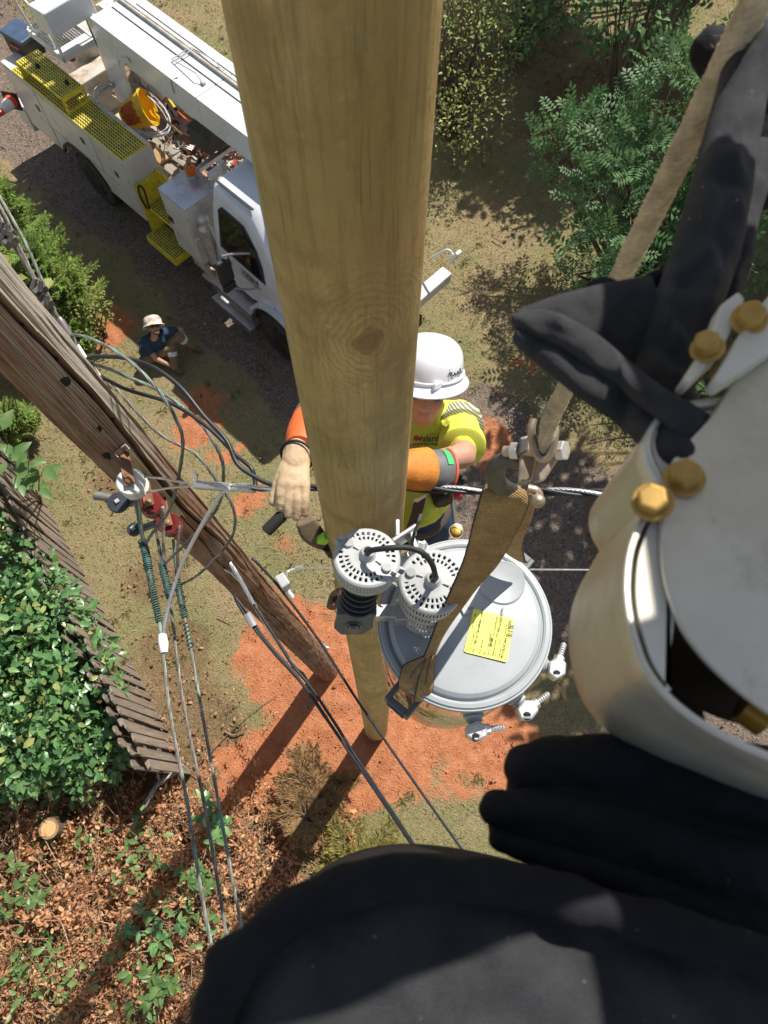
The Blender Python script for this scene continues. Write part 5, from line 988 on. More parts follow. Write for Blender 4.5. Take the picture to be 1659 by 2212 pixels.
# perforated wildlife guards
def guard(parent, c, up, rad, hwall, seam, name):
    F = frame_from(up); c = Vector(c); NA = 120; rs = [.15, .3, .42, .5, .56, .67, .73, .84, .9, .97]; V = []; Fc = []
    for r in rs:
        for j in range(NA):
            a = 2 * math.pi * j / NA; dz = .012 * (1 - r) if r > .3 else .0084 + .006 * (r < .2); V.append(c + F @ Vector((rad * r * math.cos(a), rad * r * math.sin(a), dz)))
    for i in range(len(rs) - 1):
        for j in range(NA):
            deg = (360 * (j + .5) / NA - seam) % 180; slot = i in (4, 6) and 22 < deg < 158 and (j // 2) % 2 == 0
            if i == 4 and not (30 < deg < 150): slot = False
            if not slot: Fc.append((i * NA + j, i * NA + (j + 1) % NA, (i + 1) * NA + (j + 1) % NA, (i + 1) * NA + j))
    mb = MB(); mb.add(V, Fc); top = mb.build(name, GPLA, parent, smooth=40); s = top.modifiers.new('thick', 'SOLIDIFY'); s.thickness = .0028; s.offset = -1
    V = []; Fc = []; zz = [0.0, -.004] + list(np.linspace(-.012, -hwall + .008, 9)) + [-hwall]
    for i, z in enumerate(zz):
        rr = rad * (.972 if i == 0 else .995 - .03 * (-z / max(hwall, .01)))
        for j in range(NA): a = 2 * math.pi * j / NA; V.append(c + F @ Vector((rr * math.cos(a), rr * math.sin(a), z)))
    for i in range(len(zz) - 1):
        for j in range(NA):
            if i >= 2 and i % 2 == 0 and i < len(zz) - 2 and j % 2 == 0: continue
            Fc.append((i * NA + j, i * NA + (j + 1) % NA, (i + 1) * NA + (j + 1) % NA, (i + 1) * NA + j))
    mb = MB(); mb.add(V, Fc); w = mb.build('guard_wall', GPLA, top, smooth=60); s = w.modifiers.new('thick', 'SOLIDIFY'); s.thickness = .002
    MB().lathe([(rad * .93, -.022), (rad * .93, -.02), (0, -.02)], c, up, 32).build('slot_shade_disc', DPLA, top)  # added dark disc that puts shade behind the slots
    P = lambda r, deg, z: c + F @ Vector((rad * r * math.cos(R(deg)), rad * r * math.sin(R(deg)), z))
    MB().lathe([(.27 * rad, .004), (.26 * rad, .011), (.2 * rad, .016), (.19 * rad, .028), (.15 * rad, .03), (.13 * rad, .028), (.13 * rad, .008)], c, up, 32).build('hub_collar', GPLA, top, smooth=40)
    MB().lathe([(.13 * rad, .005), (.12 * rad, .012), (.05 * rad, .022), (0, .024)], c, up, 16).build('hub_bolt', mat('dark_steel', (.12, .12, .12), .4, .8), top, smooth=40)
    for sg in (0, 180):
        cc = P(.68, seam + sg, .006); MB().lathe([(.15 * rad, 0), (.15 * rad, .004), (.135 * rad, .006), (0, .006)], cc, up, 24).build('vent_button', GPLA, top, smooth=40)
        mb = MB(); dx = (P(1, seam + sg, 0) - c).normalized(); dy = Vector(F.col[2]).cross(dx)
        for k in range(-4, 5):
            L = .13 * rad * math.sqrt(max(0, 1 - (k / 5) ** 2)); mb.box(cc + dx * k * rad * .027 + Vector(F.col[2]) * .0068, (rad * .014, L * 2, .0016), Matrix((dx, dy, Vector(F.col[2]))).transposed())
        mb.build('vent_slats', MATS['slat_grey'], top)
        mb = MB()
        for ra, rb in ((.3, .5), (.86, 1.03)):
            mb.box((P(ra, seam + sg, .009) + P(rb, seam + sg, .007)) / 2, (rad * (rb - ra), .004, .009), Matrix((dx, dy, Vector(F.col[2]))).transposed())
        mb.box(P(1.03, seam + sg, -.008), (.012, .016, .02), Matrix((dx, dy, Vector(F.col[2]))).transposed()); mb.build('seam_clip', GPLA, top, bevel=.001)
    return top
mat('slat_grey', (.3, .31, .31), .5)
G2 = Vector((.117, .478, 8.36)); G1 = D(793, 1203, 1.65)
arr = thing('lightning_arrester', D(762, 1342, 1.86), 'lightning arrester with black sheds and round slotted cap beside the transformer', 'arrester')
g2 = guard(xf, G2, (0, 0, 1), .082, .255, 160, 'bushing_guard')
AB = D(764, 1340, 1.83); aup = (G1 - AB).normalized()
guard(arr, G1, (aup + Vector((0, -.1, .6))).normalized(), .079, .05, 145, 'arrester_guard')
pr = []; L = (G1 - AB).length
for k in range(5):
    z = .075 + k * .021; pr += [(.026, z - .008), (.044, z - .003), (.0455, z), (.044, z + .003), (.026, z + .006)]
MB().lathe([(.001, .05), (.028, .05)] + pr + [(.026, L - .02), (.001, L - .02)], AB, aup, 40).build('shed_body', mat('black_silicone', (.045, .047, .05), .4, var=.15), arr, smooth=35)
fr_ = frame_from(aup, Vector((0, -1, 0))); ax = Matrix((Vector((1, 0, 0)), aup.cross(Vector((1, 0, 0))).normalized(), aup)).transposed()
brk = MB().prism([AB + ax @ Vector(p) for p in [(-.045, -.022, .06), (.045, -.022, .06), (.05, -.022, -.005), (.028, -.022, -.035), (-.028, -.022, -.035), (-.05, -.022, -.005)]], ax @ Vector((0, .018, 0))).box(AB + ax @ Vector((0, .0, .062)), (.1, .06, .012), ax).build('mount_bracket', DPLA, arr, bevel=.003)
MB().lathe([(.017, 0), (.017, .008), (.012, .014), (.0, .015)], AB + ax @ Vector((0, -.023, .004)), ax @ Vector((0, -1, 0)), 6).lathe([(.022, -.002), (.022, .002), (0, .002)], AB + ax @ Vector((0, -.023, .004)), ax @ Vector((0, -1, 0)), 20).build('mount_bolt', mat('dark_bolt', (.2, .2, .21), .35, .7), brk, smooth=35)
e1 = AB + ax @ Vector((.05, .02, -.01)); MB().box(e1 + Vector((.035, .01, -.005)), (.06, .035, .05)).box(e1 + Vector((.075, .015, -.012)), (.03, .06, .07)).build('tank_bracket', ZINC, xf, bevel=.003)
MB().tube(smoothpath([D(716, 1312, 1.9), D(722, 1290, 1.92), D(735, 1280, 1.9), D(742, 1290, 1.88)], 5), .014, 10).build('porcelain_loop', mat('brown_glaze', (.12, .06, .04), .25), arr, smooth=60)
# lead from cap to bushing, tie, hanger brackets, relief valve
MB().tube(smoothpath([G1 + Vector((0, 0, .004)), D(800, 1190, 1.6), D(840, 1184, 1.57), D(880, 1183, 1.57), D(912, 1194, 1.57), D(933, 1218, 1.59), D(940, 1244, 1.63), G2 + Vector((.002, 0, .006))], 8), .0068, 12).build('jumper_lead', BLK, xf, smooth=60)
MB().box(D(873, 1160, 1.83), (.075, .012, .07), Matrix.Rotation(.6, 3, 'Z')).box(D(893, 1178, 1.83), (.012, .07, .07), Matrix.Rotation(.25, 3, 'Z')).box(D(858, 1150, 1.84), (.012, .05, .07)).build('hanger_bracket', ZINC, xf, bevel=.004)
MB().tube([D(905, 1192, 1.84), D(912, 1170, 1.84)], .018, 6).box(D(905, 1190, 1.86), (.05, .03, .04), Matrix.Rotation(.5, 3, 'Z')).build('bracket_bolt', TINN, xf, bevel=.003)
MB().box(D(872, 1213, 1.9), (.05, .035, .03), Matrix.Rotation(.55, 3, 'Z')).build('lid_clamp', TINN, xf, bevel=.003); MB().box(D(868, 1262, 1.95), (.02, .05, .03), Matrix.Rotation(.55, 3, 'Z')).build('lid_clamp', TINN, xf, bevel=.003)
MB().strip([D(889, 1180, 1.72), D(895, 1150, 1.7), D(905, 1125, 1.7), D(910, 1110, 1.71)], [Vector((.004, 0, 0))] * 4, .002).build('zip_tie', BLK, xf)
mb = MB(); MB().lathe([(.016, 0), (.016, .012), (.012, .014)], Z(985, 1152, 8.02), (0, 0, 1), 6).lathe([(.012, .014), (.0175, .016), (.0175, .034), (.012, .036), (.0, .036)], Z(985, 1152, 8.02), (0, 0, 1), 16).build('relief_valve', BRASS, xf, smooth=35)
rv = Z(985, 1148, 8.06); MB().tube([rv + Vector((.02 * math.cos(t), .02 * math.sin(t), .006 * math.sin(t))) for t in np.linspace(0, 6.283, 20)[:-1]], .0016, 5, closed=True).build('pull_ring', ZINC, xf)
MB().box(Z(1012, 1302, ZL + .003), (.02, .03, .012), Matrix.Rotation(.4, 3, 'Z')).box(Z(1004, 1318, ZL + .003), (.018, .026, .012), Matrix.Rotation(.4, 3, 'Z')).build('lid_tag', GREYP, xf, bevel=.002)
# low voltage bushings round the near side
for (bx, by, cx, cy, sx, sy) in [(1020, 1518, 1028, 1580, 1078, 1572), (1108, 1500, 1137, 1535, 1172, 1508), (1172, 1424, 1200, 1446, 1216, 1398)]:
    c1 = Z(cx, cy, 7.96); dr = (c1 - Vector((TC.x, TC.y, 7.96))).normalized(); b0 = Vector((TC.x, TC.y, 7.96)) + dr * .205; L = (c1 - b0).length
    bu = MB().lathe([(.04, 0), (.04, .012), (.032, .016), (.034, .024), (.028, .03), (.03, .037), (.022, .044), (.024, .05), (.016, .056), (.013, L * .85), (.0, L * .85)], b0, dr, 28).build('bushing', GREYP, xf, smooth=35)
    sd = (Z(sx, sy, 7.96) - c1).normalized(); up = Vector((0, 0, 1))
    m3 = Matrix((sd, up.cross(sd), up)).transposed()
    MB().prism([c1 + m3 @ Vector((.033 * math.cos(a), .028 * math.sin(a), -.022)) for a in [k * math.pi / 3 + .3 for k in range(6)]], (0, 0, .048)).build('connector', TINN, bu, bevel=.005)
    MB().lathe([(.012, .022), (.012, .026), (.009, .027), (.009, .0275), (0, .0275)], c1 + Vector((-.004, -.01, .0)), (0, -.3, 1), 16).build('connector_hole', BLK, bu)
    mb = MB(); q = c1 + sd * .03; mb.lathe([(.0155, -.004), (.0155, .01), (.0, .01)], q, sd, 6); pr = [(.0078, .0)]
    for k in range(12): pr += [(.0078 if k % 2 else .0092, .01 + k * .0035)]
    mb.lathe(pr + [(.0, .055)], q, sd, 14); mb.build('threaded_stud', TINN, bu, smooth=30)
lg = Z(887, 1492, 7.98); mb = MB(); dr = (Vector((lg.x, lg.y, 0)) - TC * 1); dr.z = 0; dr.normalize()
for s_ in (1, -1):
    ce = TC + dr * s_ * .235 + Vector((0, 0, 7.97)); m3 = Matrix((dr * s_, Vector((0, 0, 1)).cross(dr * s_), Vector((0, 0, 1)))).transposed(); mb = MB()
    mb.box(ce + m3 @ Vector((.02, .035, 0)), (.075, .014, .08), m3).box(ce + m3 @ Vector((.02, -.035, 0)), (.075, .014, .08), m3).box(ce + m3 @ Vector((.055, 0, -.03)), (.014, .06, .02), m3).box(ce + m3 @ Vector((.05, 0, .03)), (.02, .06, .012), m3); mb.build('lifting_lug', DPLA, xf, bevel=.003)

# ------------------------------------------------------------------ sling, shackle, rope
def webmat():
    m, n, l, b = _nodes('tan_webbing'); tc = n.new('ShaderNodeTexCoord'); v = tc.outputs['Object']; nz = _noise(n, l, v, 11, 6, .7); fi = _noise(n, l, v, 240, 3, .7)
    c = _ramp(n, l, nz.outputs[0], [(.3, (.28, .175, .08)), (.55, (.47, .31, .145)), (.75, (.6, .42, .21))]).outputs[0]; c = _mix(n, l, _ramp(n, l, fi.outputs[0], [(.4, .5), (.6, 0.)]).outputs[0], c, (.17, .105, .045)); l.new(c, b.inputs['Base Color']); b.inputs['Roughness'].default_value = .95; b.inputs['Specular IOR Level'].default_value = .1
    w = n.new('ShaderNodeTexWave'); w.inputs['Scale'].default_value = 95; w.inputs['Distortion'].default_value = 1.5; w.bands_direction = 'DIAGONAL'; l.new(v, w.inputs[0]); h = _math(n, l, 'ADD', w.outputs[1], _math(n, l, 'MULTIPLY', fi.outputs[0], 1.5)); _bump(n, l, b, h, .6, .002); return m
WEB = webmat(); NAVY = mat('navy_webbing_edge', (.03, .035, .05), .9)
sling = thing('lifting_sling', D(1095, 1075, 1.3), 'frayed tan webbing sling lifting the transformer', 'sling')
def band(name, st, parent, m=WEB, th=.007, edges=True, k=5):
    A = smoothpath([D(a[0], a[1], a[4]) for a in st], k); B = smoothpath([D(a[2], a[3], a[5] if len(a) > 5 else a[4]) for a in st], k)
    pts = [(p + q) / 2 for p, q in zip(A, B)]; ws = [(q - p) / 2 * (1 + .03 * mnoise.noise(p * 60)) for p, q in zip(A, B)]; mb = MB(); n_ = 6; V = []; F = []
    for i, (p, w) in enumerate(zip(pts, ws)):
        t = pts[min(i + 1, len(pts) - 1)] - pts[max(i - 1, 0)]; nn = t.cross(w).normalized()
        for j in range(n_ + 1): u = 2 * j / n_ - 1; V.append(p + w * u + nn * (.004 * (1 - u * u)))
    for i in range(len(pts) - 1):
        for j in range(n_): F.append((i * (n_ + 1) + j, i * (n_ + 1) + j + 1, (i + 1) * (n_ + 1) + j + 1, (i + 1) * (n_ + 1) + j))
    o = mb.add(V, F).build(name, m, parent, smooth=60); s = o.modifiers.new('thick', 'SOLIDIFY'); s.thickness = th; s.offset = 0
    if edges:
        for sg in (-1, 1): MB().tube([p + w * sg for p, w in zip(pts, ws)], .0032, 6).build('selvedge', NAVY, o, smooth=60)
        t = MB(); off = Vector((0, 0, .0085))
        for i in range(0, len(pts) - 1):
            for k_ in range(2): q0 = pts[i].lerp(pts[i + 1], k_ / 2 + .1); q1 = pts[i].lerp(pts[i + 1], k_ / 2 + .36); t.tube([q0 + off, q1 + off], .0013, 5)
        t.build('stitching', NAVY, o)
    return o
band('near_leg', [(1052, 1040, 1128, 1050, 1.29), (1040, 1072, 1140, 1085, 1.3), (1022, 1140, 1112, 1150, 1.4), (1002, 1212, 1076, 1215, 1.53), (975, 1275, 1035, 1262, 1.63), (950, 1330, 992, 1320, 1.73), (930, 1385, 958, 1370, 1.81), (916, 1420, 938, 1415, 1.855)], sling)
band('lug_loop', [(916, 1418, 938, 1414, 1.855), (892, 1428, 930, 1438, 1.86), (872, 1440, 915, 1462, 1.86), (864, 1468, 902, 1482, 1.87), (864, 1486, 892, 1500, 1.93)], sling)
band('lug_loop', [(926, 1412, 941, 1416, 1.85), (912, 1445, 936, 1448, 1.855), (904, 1475, 934, 1480, 1.855), (898, 1500, 930, 1495, 1.88), (895, 1516, 926, 1505, 1.95)], sling)
band('far_leg', [(1118, 1062, 1150, 1062, 1.34), (1120, 1095, 1152, 1092, 1.42), (1105, 1135, 1143, 1128, 1.6), (1096, 1172, 1126, 1172, 1.78), (1086, 1186, 1134, 1215, 1.92)], sling)
SHK = mat('worn_forged_steel', (.5, .4, .29), .45, .7, var=.25, vscale=22, dirt=(.28, .13, .06), dirt_amt=.7, dscale=25); SHD = mat('dark_forged_steel', (.14, .13, .12), .45, .6, var=.25, vscale=18)
sh = thing('rope_clevis', D(1150, 960, 1.16), 'worn steel clevis joining the hoist rope to the sling', 'clevis')
MB().tube(smoothpath([D(1152, 905, 1.1), D(1148, 930, 1.1), D(1156, 975, 1.11), D(1172, 992, 1.11), D(1190, 980, 1.1), D(1198, 940, 1.09), D(1196, 910, 1.09)], 6), .0065, 10).build('thimble', SHK, sh, smooth=60)
for pts, d in (([(1128, 945), (1150, 935), (1160, 990), (1150, 1040), (1118, 1045), (1122, 985)], 1.17), ([(1160, 1000), (1200, 955), (1215, 965), (1212, 985), (1175, 1040), (1150, 1045)], 1.13)):
    MB().prism([D(x, y, d) for x, y in pts], _ray(1150, 990) * .03).build('cheek_plate', SHK, sh, bevel=.004)
MB().prism([D(x, y, 1.16) for x, y in [(1121, 945), (1140, 940), (1142, 975), (1120, 985)]], _ray(1130, 960) * .04).build('side_block', SHD, sh, bevel=.004)
q0, q1 = D(1090, 975, 1.2), D(1216, 975, 1.13); v = (q1 - q0).normalized(); MB().cyl(q0, q1, .0095, 14).build('clevis_pin', SHK, sh, smooth=40)
MB().lathe([(.016, 0), (.016, .016), (.0, .016)], D(1106, 974, 1.19), v, 6).build('hex_nut', TINN, sh, bevel=.002); MB().lathe([(.017, -.003), (.017, .012), (.0, .012)], D(1208, 973, 1.13), v, 6).build('hex_nut', TINN, sh, bevel=.002)
MB().tube(smoothpath([D(1125, 1000, 1.22), D(1092, 993, 1.22), D(1070, 1015, 1.24), D(1076, 1045, 1.27), D(1110, 1062, 1.3), D(1140, 1050, 1.3)], 7), [.012] * 36, 14, flat=1.5).build('hook', SHD, sh, smooth=60)
MB().tube(smoothpath([D(1140, 1055, 1.25), D(1158, 1060, 1.25), D(1165, 1075, 1.26), D(1158, 1092, 1.27)], 5), .008, 8).ell(D(1162, 1082, 1.24), .013).build('hook_latch', SHK, sh, smooth=60)
ropem = weavemat('hoist_rope_fibre', (.6, .49, .33), 420, .95, 1.2, var=.35, vscale=40, dust=0.)
rope = thing('hoist_rope', D(1190, 885, 1.06), 'frayed off white hoist rope rising past the black cloth', 'rope')
rp = resample(smoothpath([D(1174, 985, 1.13), D(1182, 940, 1.09)] + [D(1192, 900, 1.06).lerp(D(1655, -40, .56), k / 5) for k in range(7)], 10), 170)
MB().tube([p + Vector((mnoise.noise(p * 90), mnoise.noise(p * 90 + Vector((9, 0, 0))), 0)) * .0012 for p in rp], [.0105 + .0012 * mnoise.noise(p * 130) for p in rp], 16).build('core', ropem, rope, smooth=180)
sm = strands(rp, .0142, 8, .055, .005, 6); sm.build('braid_strands', ropem, rope, smooth=180)
P_ = []; A_ = []
for i in range(900):
    q = random.choice(rp); d = Vector(rand_dirs(1)[0]); P_.append(q + d * .013); A_.append(d + Vector((0, 0, random.gauss(0, .6))))
for i in range(260): q = D(random.gauss(1183, 6), random.gauss(895, 12), 1.04); P_.append(q); A_.append(Vector((-1, .6, .2)) + Vector(rand_dirs(1)[0]) * .6)
q = finish(scatter('fuzz', np.array([tuple(p) for p in P_]) - np.array(WM(rope).translation), np.array([tuple(a) for a in A_]), rand_dirs(len(P_)), rng.uniform(.004, .011, len(P_)), [(-.012, 0, 0), (.012, 0, 0), (.012, .6, .1), (0, 1, .2)], [(0, 1, 2), (0, 2, 3)]), 'fuzz', mat('rope_fuzz', (.6, .55, .45), .9), rope); q['kind'] = 'stuff'
# ------------------------------------------------------------------ secondary rack and conductors on the old pole
PORC = mat('white_porcelain', (.7, .68, .62), .15, var=.05, vscale=9, dirt=(.3, .22, .15), dirt_amt=.3, dscale=14, coat=.5); RPORC = mat('oxblood_porcelain', (.16, .02, .02), .12, var=.15, coat=.6)
RUSTS = mat('rusty_steel', (.3, .16, .09), .65, .5, var=.3, vscale=22, dirt=(.4, .17, .06), dirt_amt=.7, dscale=30)
COPG = mat('weathered_copper_wire', (.24, .26, .22), .5, .35, var=.35, vscale=14, dirt=(.2, .42, .34), dirt_amt=.8, dscale=7, dstop=.5); COPB = mat('brown_copper_wire', (.2, .16, .14), .5, .4, var=.3, vscale=12); GREENW = mat('verdigris_tie_wire', (.07, .15, .125), .6, .2, var=.35, vscale=40)
ALW = mat('bright_aluminium_wire', (.7, .7, .71), .35, .8, var=.1, vscale=30); BLKW = mat('black_wire_jacket', (.02, .022, .026), .45, var=.2, vscale=20); TAPE = mat('white_tape', (.75, .75, .74), .6, var=.08, vscale=50)
rack = thing('secondary_rack', D(320, 1040, 3.0), 'galvanised rack with one white and two dark red spools on the old pole', 'insulator rack')
ra, rb = D(258, 968, 2.72), D(384, 1118, 3.36); rd = (rb - ra).normalized(); nn = (Vector((0, 0, CAM_H)) - (ra + rb) / 2).normalized(); sx_ = rd.cross(nn).normalized(); nn = sx_.cross(rd); m3 = Matrix((sx_, nn, rd)).transposed(); L = (rb - ra).length; mid = (ra + rb) / 2
MB().box(mid, (.055, .006, L), m3).box(mid + sx_ * .026 + nn * .014, (.005, .028, L), m3).box(mid - sx_ * .026 + nn * .014, (.005, .028, L), m3).build('channel', mat('stained_zinc', (.5, .47, .42), .45, .7, var=.2, vscale=14, dirt=(.42, .18, .07), dirt_amt=.8, dscale=12, dstop=.5), rack, bevel=.002)
MB().lathe([(.016, 0), (.016, .0015), (0, .0015)], ra + rd * .05 + nn * .004, nn, 16).build('slot_hole', M_HOLE, rack)
for (px, py, d, m, big) in [(287, 1046, 2.76, PORC, 1.), (328, 1091, 2.96, RPORC, .95), (367, 1134, 3.15, RPORC, .92)]:
    c = D(px, py, d); up = (-rd + nn * .25).normalized(); r = .055 * big
    sp = MB().lathe([(.018, -.042), (r * .9, -.042), (r, -.036), (r, -.028), (r * .86, -.02), (r * .66, -.008), (r * .62, 0), (r * .66, .008), (r * .86, .02), (r, .028), (r, .036), (r * .9, .042), (.02, .043), (.018, .038)], c, up, 40).build('spool', m, rack, smooth=40)
    MB().cyl(c - up * .06, c + up * .062, .011, 12).ell(c + up * .062, (.017, .017, .012)).build('spool_rod', RUSTS, sp, smooth=40)
    t = c + up * .058 - nn * .0; ch = mid + rd * ((t - mid).dot(rd)); w = (t - ch); MB().strip([ch + nn * .005, ch.lerp(t, .5), t + w.normalized() * .018], [rd.cross(w).normalized() * .02] * 3, .006).build('rod_strap', RUSTS, sp)
def wire(name, label, pts, r, m, cat='wire', group=None, strand=0, k=8, parent=None, pitch=None):
    path = smoothpath(pts, k); mb = strands(path, r, strand, pitch) if strand else MB().tube(path, r, 8)
    if parent is not None: return mb.build(name, m, parent, smooth=180)
    t = thing(name, pts[0], label, cat, group=group); mb.build('conductor', m, t, smooth=180)
    if strand and m in (COPG, COPB): strands(path, r * 1.07, 2, pitch, r * .46).build('lay_strand', COPB if m is COPG else COPG, t, smooth=180)
    return t
def coil(path, r, n, wr, m, parent, name='tie_wire'):
    p = resample(path, n * 10); px = None; out = []
    for i in range(len(p)):
        t = (p[min(i + 1, len(p) - 1)] - p[max(i - 1, 0)]).normalized(); px = px or frame_from(t).col[0].copy(); px = (px - t * px.dot(t)).normalized(); a = 2 * math.pi * i / 10; out.append(p[i] + (px * math.cos(a) + t.cross(px) * math.sin(a)) * r * (1 + .08 * math.sin(i * .37)))
    return MB().tube(out, wr, 5).build(name, m, parent, smooth=180)
GW = 'open wire conductors running to the bottom of the view'
def zz(pts, z): return [Z(x, y, z) for x, y in pts]
w1 = wire('open_conductor', 'leftmost green bare conductor with taped splice running to the bottom', [D(292, 1085, 2.8)] + zz([(312, 1180), (333, 1290), (348, 1370), (362, 1500), (378, 1600), (402, 1720), (437, 1940), (470, 2110), (500, 2300)], 7.3), .0075, COPG, 'wire', GW, 5)
coil([Z(311, 1175, 7.3), Z(322, 1230, 7.3), Z(330, 1275, 7.3), Z(345, 1345, 7.3)], .0125, 34, .0028, GREENW, w1); coil([Z(307, 1168, 7.3), Z(314, 1190, 7.3), Z(322, 1232, 7.3)], .015, 16, .003, GREENW, w1)
MB().tube(zz([(350, 1370), (353, 1390), (355, 1410)], 7.3), [.016, .02, .015], 9).build('splice_tape', TAPE, w1, smooth=50)
w2 = wire('open_conductor', 'middle bare conductor of the three running to the bottom', [D(333, 1125, 3.0)] + zz([(352, 1225), (366, 1290), (385, 1440), (404, 1560), (438, 1720), (466, 1880), (492, 2040), (525, 2260)], 7.1), .0075, COPB, 'wire', GW, 5)
coil([Z(349, 1215, 7.1), Z(357, 1250, 7.1), Z(367, 1292, 7.1)], .014, 22, .003, GREENW, w2)
w3 = wire('open_conductor', 'rightmost bare conductor of the three running to the bottom', [D(374, 1165, 3.2)] + zz([(384, 1262), (400, 1338), (414, 1410), (440, 1560), (466, 1700), (500, 1890), (524, 2015), (565, 2240)], 6.9), .0075, COPG, 'wire', GW, 5)
coil([Z(381, 1250, 6.9), Z(390, 1290, 6.9), Z(400, 1335, 6.9)], .014, 20, .003, GREENW, w3); coil([Z(401, 1345, 6.9), Z(408, 1380, 6.9), Z(413, 1405, 6.9)], .011, 7, .0032, GREENW, w3)
MB().tube(smoothpath([D(300, 1080, 2.75), D(305, 1130, 2.82), Z(312, 1178, 7.3)], 6), .006, 7).build('spool_loop', COPG, w1, smooth=180); MB().tube(smoothpath([D(352, 1095, 2.9), D(353, 1150, 2.98), Z(354, 1218, 7.1)], 6), .0075, 7).build('spool_loop', mat('scaly_grey_wire', (.3, .28, .25), .8, var=.3, vscale=60), w2, smooth=180); MB().tube(smoothpath([D(388, 1135, 3.1), D(384, 1190, 3.14), Z(385, 1255, 6.9)], 6), .007, 7).build('spool_loop', COPB, w3, smooth=180)
# conductors arriving from the upper left
GU = 'conductors arriving at the old pole from the upper left'
u1 = wire('line_conductor', 'right hand bare conductor from upper left with green patina', [D(-60, 320, 2.5), D(0, 426, 2.5), D(61, 538, 2.52), D(137, 709, 2.58), D(193, 782, 2.6), D(240, 840, 2.66)], .0062, COPG, 'wire', GU, 5)
u2 = wire('line_conductor', 'middle conductor from upper left ending in a grey sleeve and tape', [D(-60, 345, 2.46), D(0, 445, 2.46), D(80, 610, 2.5), D(129, 690, 2.54), D(163, 746, 2.58), D(215, 820, 2.62)], .0062, COPB, 'wire', GU, 5)
MB().tube([D(128, 686, 2.53), D(132, 694, 2.53), D(158, 737, 2.57), D(163, 747, 2.57)], [.008, .0135, .0135, .008], 12).build('compression_sleeve', mat('dull_sleeve', (.22, .2, .2), .5, .4), u2, smooth=50)
for a, b_ in (((164, 748, 2.57), (182, 775, 2.58)), ((197, 795, 2.6), (213, 816, 2.62))): MB().tube([D(*a), D(*b_)], [.014, .013], 9).build('tape_wrap', TAPE, u2, smooth=50)
u3 = wire('line_conductor', 'left hand conductor from upper left with bolted clamps', [D(-60, 375, 2.4), D(0, 470, 2.4), D(30, 530, 2.43), D(84, 622, 2.5), D(100, 660, 2.52), D(135, 715, 2.6)], .0066, COPB, 'wire', GU, 5)
for (px, py, d) in [(85, 625, 2.48), (98, 656, 2.5), (15, 505, 2.4), (20, 520, 2.4)]:
    c = D(px, py, d); MB().box(c, (.05, .035, .03), Matrix.Rotation(.8, 3, 'Z')).cyl(c + Vector((-.02, -.01, .01)), c + Vector((.0, .02, .035)), .009, 8).cyl(c + Vector((.01, -.02, .01)), c + Vector((.02, .01, .035)), .009, 6).build('bolted_clamp', mat('dark_clamp', (.16, .15, .14), .5, .6, var=.3, vscale=30), u3, bevel=.004)
# slack loops between the poles
GL = 'slack jumper loops between the two poles'
wire('jumper_loop', 'bare jumper loop curving from the tape down to the left splice', [D(148, 722, 2.56), D(195, 731, 2.5), D(273, 774, 2.45), D(340, 841, 2.45), D(383, 911, 2.5), D(395, 962, 2.56), D(382, 1048, 2.65), D(363, 1106, 2.72), D(330, 1150, 2.8), Z(312, 1180, 7.3)], .0068, COPG, 'wire', GL, 4)
wire('jumper_loop', 'black and green twisted jumper loop ending at the middle splice', [D(195, 786, 2.6), D(230, 795, 2.57), D(273, 813, 2.55), D(351, 848, 2.52), D(430, 911, 2.5), D(473, 977, 2.52), D(483, 1028, 2.6), D(469, 1098, 2.7), D(410, 1165, 2.85), Z(352, 1222, 7.1)], .0068, COPG, 'wire', GL, 4)
wire('jumper_loop', 'grey twisted jumper loop reaching lowest along the old pole', [D(240, 825, 2.68), D(297, 891, 2.68), D(351, 942, 2.7), D(422, 981, 2.72), D(469, 1040, 2.76), D(504, 1098, 2.82), D(505, 1149, 2.9), D(480, 1190, 2.98), D(430, 1240, 3.05), Z(392, 1262, 6.9)], .0068, COPB, 'wire', GL, 4)
wire('black_cable', 'thicker black cable loop nearest the seated man', [D(180, 770, 2.6), D(225, 770, 2.55), D(273, 774, 2.5), D(332, 794, 2.45), D(390, 837, 2.42), D(441, 899, 2.4), D(488, 950, 2.38), D(512, 1001, 2.37), D(547, 1028, 2.36), D(590, 1048, 2.35), D(640, 1053, 2.34)], .008, BLKW, 'cable', 'black covered cables between the two poles')
wire('black_cable', 'lower black cable loop crossing under the thicker one', [D(219, 813, 2.62), D(273, 841, 2.57), D(371, 872, 2.5), D(449, 923, 2.46), D(508, 981, 2.43), D(543, 1012, 2.41), D(550, 1036, 2.41), D(556, 1056, 2.4), D(590, 1056, 2.37)], .0075, BLKW, 'cable', 'black covered cables between the two poles')
al = wire('aluminium_jumper', 'bright aluminium jumper from the dead end clamp to the white tape', [D(545, 1056, 2.42), D(492, 1059, 2.46), D(468, 1080, 2.5), D(410, 1182, 2.62), D(378, 1260, 2.7), D(357, 1342, 2.72), Z(352, 1392, 7.3)], .0078, ALW, 'wire', None, 7)
de = thing('dead_end_clamp', D(470, 1052, 2.5), 'silver wedge clamp holding the line to the white spool', 'clamp'); a, b_ = D(420, 1047, 2.54), D(500, 1053, 2.46); v = (b_ - a).normalized(); m3 = frame_from(v); 
MB().box((a + b_) / 2, (.03, .024, (b_ - a).length), m3).build('wedge_body', ALW, de, bevel=.006); MB().tube([D(420, 1045, 2.53), D(424, 1030, 2.52), D(419, 1018, 2.52)], .006, 7).build('tail', ALW, de)
for p in ([(313, 1030, 2.72), (350, 1034, 2.66), (405, 1044, 2.56)], [(318, 1064, 2.74), (360, 1055, 2.66), (410, 1050, 2.56)]): MB().tube(smoothpath([D(*q) for q in p], 6), .0048, 8).build('bail', ALW, de, smooth=180)
